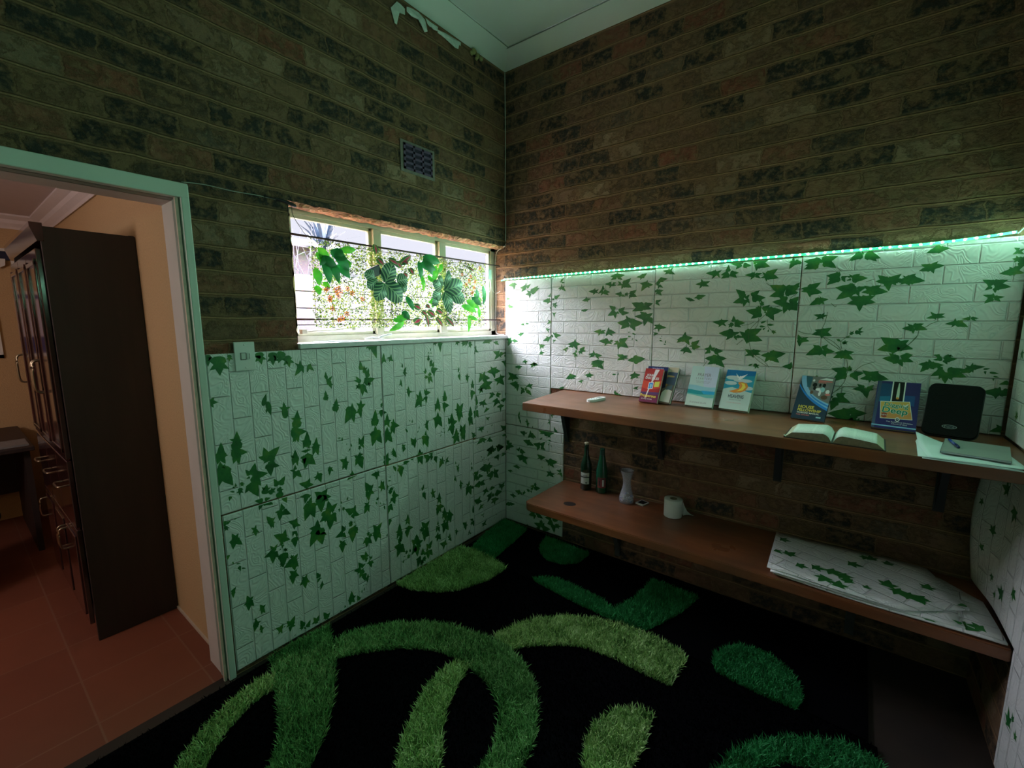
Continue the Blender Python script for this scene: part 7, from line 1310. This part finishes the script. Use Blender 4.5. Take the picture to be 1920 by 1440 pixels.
# things lying on the sill
t = tag(link('plastic_scrap', (lambda b: (prism(b, smooth_path([(0, 0, 0), (.02, .08, 0), (.012, .17, 0), (.03, .25, 0), (.055, .20, 0), (.05, .09, 0), (.03, .0, 0)], 3)[:-1], (0, 0, .004)), b)[1])(new()), mat('pale_blue_plastic_scrap', (.62, .74, .74), .3)), 'pale wavy plastic scrap lying on the left of the window sill', 'plastic scrap')
t.location = (-.065, -1.47, WZ0 + .004)
t = thing('broken_clip', 'small white broken plastic clip on the window sill', 'clip', (-.045, -1.10, WZ0 + .004))
bm = new(); tube(bm, smooth_path([(0, -.08, .006), (0, -.03, .014), (0, .0, .010), (.004, .04, .022), (.008, .09, .030)], 4), .006, 6); link('arm', bm, PLASTIC_W, t)
bm = new(); tube(bm, smooth_path([(.0, .0, .012), (.015, .015, .004), (.02, .03, .004)], 4), .004, 6); link('hook', bm, PLASTIC_W, t)

# torn paper and foam at the cornice
bm = new(); rr = random.Random(3)
for k, pts in enumerate(TORN):
    d = .004 + .006 * (k % 3); vs = [(d + .010 * rr.random(), y, z) for y, z in pts]
    c = (d + .018, sum(p[0] for p in pts) / len(pts), sum(p[1] for p in pts) / len(pts)); cv = bm.verts.new(c); vv = [bm.verts.new(v) for v in vs]
    for a, e in zip(vv, vv[1:] + vv[:1]): bm.faces.new((a, e, cv))
o = link('torn_paper', bm, mat('torn_white_paper', (.60, .66, .62), .7, var=.15, scale=40)); sd = o.modifiers.new('thickness', 'SOLIDIFY'); sd.thickness = .001
tag(o, 'ragged white torn paper hanging below the cornice on the window wall', 'torn paper')
bm = new()
for y, z, r in FOAMB:
    q = bmesh.ops.create_icosphere(bm, subdivisions=2, radius=r)['verts']
    for v in q: v.co = Vector((v.co.x * .8 + .012, v.co.y + y, v.co.z + z)) + Vector((rr.uniform(-1, 1), rr.uniform(-1, 1), rr.uniform(-1, 1))) * r * .12
tag(link('expanding_foam', bm, mat('dull_yellow_foam', (.33, .30, .13), .85, var=.15, scale=50, bump=.4), smooth=True), 'lump of dull yellow expanding foam under the cornice', 'foam')

# ------------------------------------------------------------------ artificial hedge in the window
hd = thing('artificial_hedge', 'artificial hedge mat with flowers and striped leaves tied to the window bars', 'artificial hedge', (0, 0, 0))
HX = -.048
bm = new()
for k in range(14): y = -1.45 + k * .093; tube(bm, [(HX, y, 1.545), (HX, y, 1.965)], .0013, 4)
for k in range(6): z = 1.55 + k * .08; tube(bm, [(HX, -1.455, z), (HX, -.20, z)], .0013, 4)
link('backing_grid', bm, mat('brown_plastic_grid', (.14, .12, .08), .5), hd)
BOX = foliage_material('boxwood_leaf', [(.2, (.03, .07, .015)), (.42, (.10, .22, .03)), (.62, (.34, .46, .06)), (.85, (.70, .72, .12))], .085)
rr = random.Random(12); V = []; F = []
for _ in range(19000):
    y, z = rr.uniform(-1.462, -.185), rr.uniform(1.535, 1.962)
    if math.sin(y * 33 + 1.3) * math.sin(z * 41) + .35 * math.sin(y * 90) > .80: continue
    x = HX + rr.uniform(-.012, .028); s = rr.uniform(.0038, .0074); d = Vector((rr.uniform(-1, 1), rr.uniform(-1, 1), rr.uniform(-1, 1))).normalized(); q = d.cross(Vector((rr.uniform(-1, 1), rr.uniform(-1, 1), rr.uniform(-1, 1)))).normalized()
    c = Vector((x, y, z)); k = len(V); V += [c - d * s, c + q * s * .55, c + d * s, c - q * s * .55]; F.append((k, k + 1, k + 2, k + 3))
me = bpy.data.meshes.new('small_leaves'); me.from_pydata(V, [], F); me.materials.append(BOX); o = bpy.data.objects.new('small_leaves', me); COL.objects.link(o); o.parent = hd; o['kind'] = 'stuff'
V = []; F = []
for _ in range(900):
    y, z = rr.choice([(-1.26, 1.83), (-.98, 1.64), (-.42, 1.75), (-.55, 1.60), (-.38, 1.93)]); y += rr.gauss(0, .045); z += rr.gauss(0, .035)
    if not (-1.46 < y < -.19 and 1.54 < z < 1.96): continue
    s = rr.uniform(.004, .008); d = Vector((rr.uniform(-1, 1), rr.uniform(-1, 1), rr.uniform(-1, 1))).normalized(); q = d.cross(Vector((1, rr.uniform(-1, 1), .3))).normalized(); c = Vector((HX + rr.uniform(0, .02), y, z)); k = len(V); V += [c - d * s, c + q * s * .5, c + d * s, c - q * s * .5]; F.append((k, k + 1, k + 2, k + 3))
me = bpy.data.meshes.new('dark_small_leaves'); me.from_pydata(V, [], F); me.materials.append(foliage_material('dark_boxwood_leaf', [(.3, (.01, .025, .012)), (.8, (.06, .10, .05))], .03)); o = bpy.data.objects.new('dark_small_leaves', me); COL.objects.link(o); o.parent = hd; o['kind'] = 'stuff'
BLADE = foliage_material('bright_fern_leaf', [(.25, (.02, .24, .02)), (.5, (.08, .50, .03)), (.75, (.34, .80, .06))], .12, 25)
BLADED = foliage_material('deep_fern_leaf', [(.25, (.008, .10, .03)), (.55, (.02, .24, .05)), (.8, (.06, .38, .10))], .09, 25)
m, nt, b = nodes_of('striped_peperomia_leaf'); L = nt.links.new
uv = N(nt, 'ShaderNodeUVMap'); sp = N(nt, 'ShaderNodeSeparateXYZ'); L(uv.outputs[0], sp.inputs[0])
ab = math_n(nt, 'ABSOLUTE', sp.outputs[0]); cu = math_n(nt, 'MULTIPLY', math_n(nt, 'SUBTRACT', sp.outputs[1], math_n(nt, 'MULTIPLY', math_n(nt, 'POWER', ab, .65), .62)), 34.0)
sn = math_n(nt, 'SINE', cu); mid = math_n(nt, 'LESS_THAN', ab, .022)
c = ramp(nt, math_n(nt, 'MAXIMUM', math_n(nt, 'MULTIPLY_ADD', sn, .5, .5), mid), [(.35, (.012, .075, .045)), (.62, (.03, .15, .075)), (.85, (.22, .42, .20))]); L(c, b.inputs['Base Color']); b.inputs['Roughness'].default_value = .35
tl = N(nt, 'ShaderNodeBsdfTranslucent'); L(c, tl.inputs[0]); ms = N(nt, 'ShaderNodeMixShader'); ms.inputs[0].default_value = .07; L(b.outputs[0], ms.inputs[1]); L(tl.outputs[0], ms.inputs[2]); L(ms.outputs[0], nt.nodes['Material Output'].inputs[0]); PEP = m
m, nt, b = nodes_of('pink_caladium_leaf'); L = nt.links.new; uv = N(nt, 'ShaderNodeUVMap'); sp = N(nt, 'ShaderNodeSeparateXYZ'); L(uv.outputs[0], sp.inputs[0])
c = ramp(nt, math_n(nt, 'ADD', math_n(nt, 'MULTIPLY', math_n(nt, 'ABSOLUTE', sp.outputs[0]), 2.3), math_n(nt, 'MULTIPLY', math_n(nt, 'ABSOLUTE', math_n(nt, 'SUBTRACT', sp.outputs[1], .5)), .9)), [(.25, (.50, .04, .10)), (.42, (.42, .06, .10)), (.50, (.45, .45, .20)), (.62, (.06, .18, .05))]); L(c, b.inputs['Base Color'])
tl = N(nt, 'ShaderNodeBsdfTranslucent'); L(c, tl.inputs[0]); ms = N(nt, 'ShaderNodeMixShader'); ms.inputs[0].default_value = .06; L(b.outputs[0], ms.inputs[1]); L(tl.outputs[0], ms.inputs[2]); L(ms.outputs[0], nt.nodes['Material Output'].inputs[0]); CAL = m
def blade(name, mt, b0, t0, w, x, prof, tilt=.012, cup=.12):
    b = Vector((x, b0[0], b0[1])); t = Vector((x + tilt, t0[0], t0[1])); d = t - b; L_ = d.length; n = Vector((0, -d.z, d.y)).normalized(); out = Vector((1, 0, 0))
    bm = new(); uvl = bm.loops.layers.uv.new('UVMap'); K = 10; rows = []
    for k in range(K + 1):
        s = k / K; hw = w / 2 * prof(s); bow = out * (.10 * L_ * math.sin(PI * s)); rows.append([(bm.verts.new(b + d * s + bow + n * hw * q - out * abs(q) * hw * cup), (q * hw / max(w, 1e-4), s)) for q in (-1, -.5, 0, .5, 1)])
    for a, c in zip(rows, rows[1:]):
        for j in range(4):
            q = (a[j], a[j + 1], c[j + 1], c[j])
            try: f = bm.faces.new([v for v, _ in q])
            except ValueError: continue
            f.smooth = True
            for lp, (_, uv_) in zip(f.loops, q): lp[uvl].uv = uv_
    return link(name, bm, mt, hd)
lance = lambda s: math.sin(PI * min(1, s * 1.0) ** .8) ** .8 if 0 < s < 1 else .02
roundp = lambda s: max(.03, math.sin(PI * s ** .85)) ** .55 if 0 < s < 1 else .03
heart = lambda s: (max(0, math.sin(PI * min(1, (s * .86 + .14)) ** .9))) ** .9 + .02
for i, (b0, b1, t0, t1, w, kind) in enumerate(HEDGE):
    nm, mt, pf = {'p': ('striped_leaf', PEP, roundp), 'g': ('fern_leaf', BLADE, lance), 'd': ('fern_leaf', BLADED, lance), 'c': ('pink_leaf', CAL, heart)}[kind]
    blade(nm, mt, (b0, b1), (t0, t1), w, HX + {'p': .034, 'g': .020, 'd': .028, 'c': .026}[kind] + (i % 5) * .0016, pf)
OF = foliage_material('orange_petal', [(.3, (.62, .12, .01)), (.6, (.85, .26, .02)), (.9, (.90, .45, .06))], .16); CEN = mat('dark_red_flower_centre', (.16, .02, .01), .6)
for y, z in FLOWERS:
    bm = new(); a0 = rr.uniform(0, 6); r = rr.uniform(.013, .017)
    for k in range(6):
        a = a0 + k * PI / 3; c = bm.verts.new((0, 0, 0)); p = [bm.verts.new((.004, r * .75 * math.cos(a - .35), r * .75 * math.sin(a - .35))), bm.verts.new((.003, r * math.cos(a), r * math.sin(a))), bm.verts.new((.004, r * .75 * math.cos(a + .35), r * .75 * math.sin(a + .35)))]
        bm.faces.new([c] + p)
    q = bmesh.ops.create_icosphere(bm, subdivisions=1, radius=.004)['verts']
    for v in q:
        v.co.x += .003
        for f in v.link_faces: f.material_index = 1
    o = link('orange_flower', bm, [OF, CEN], hd); o.location = (HX + .034, y, z)
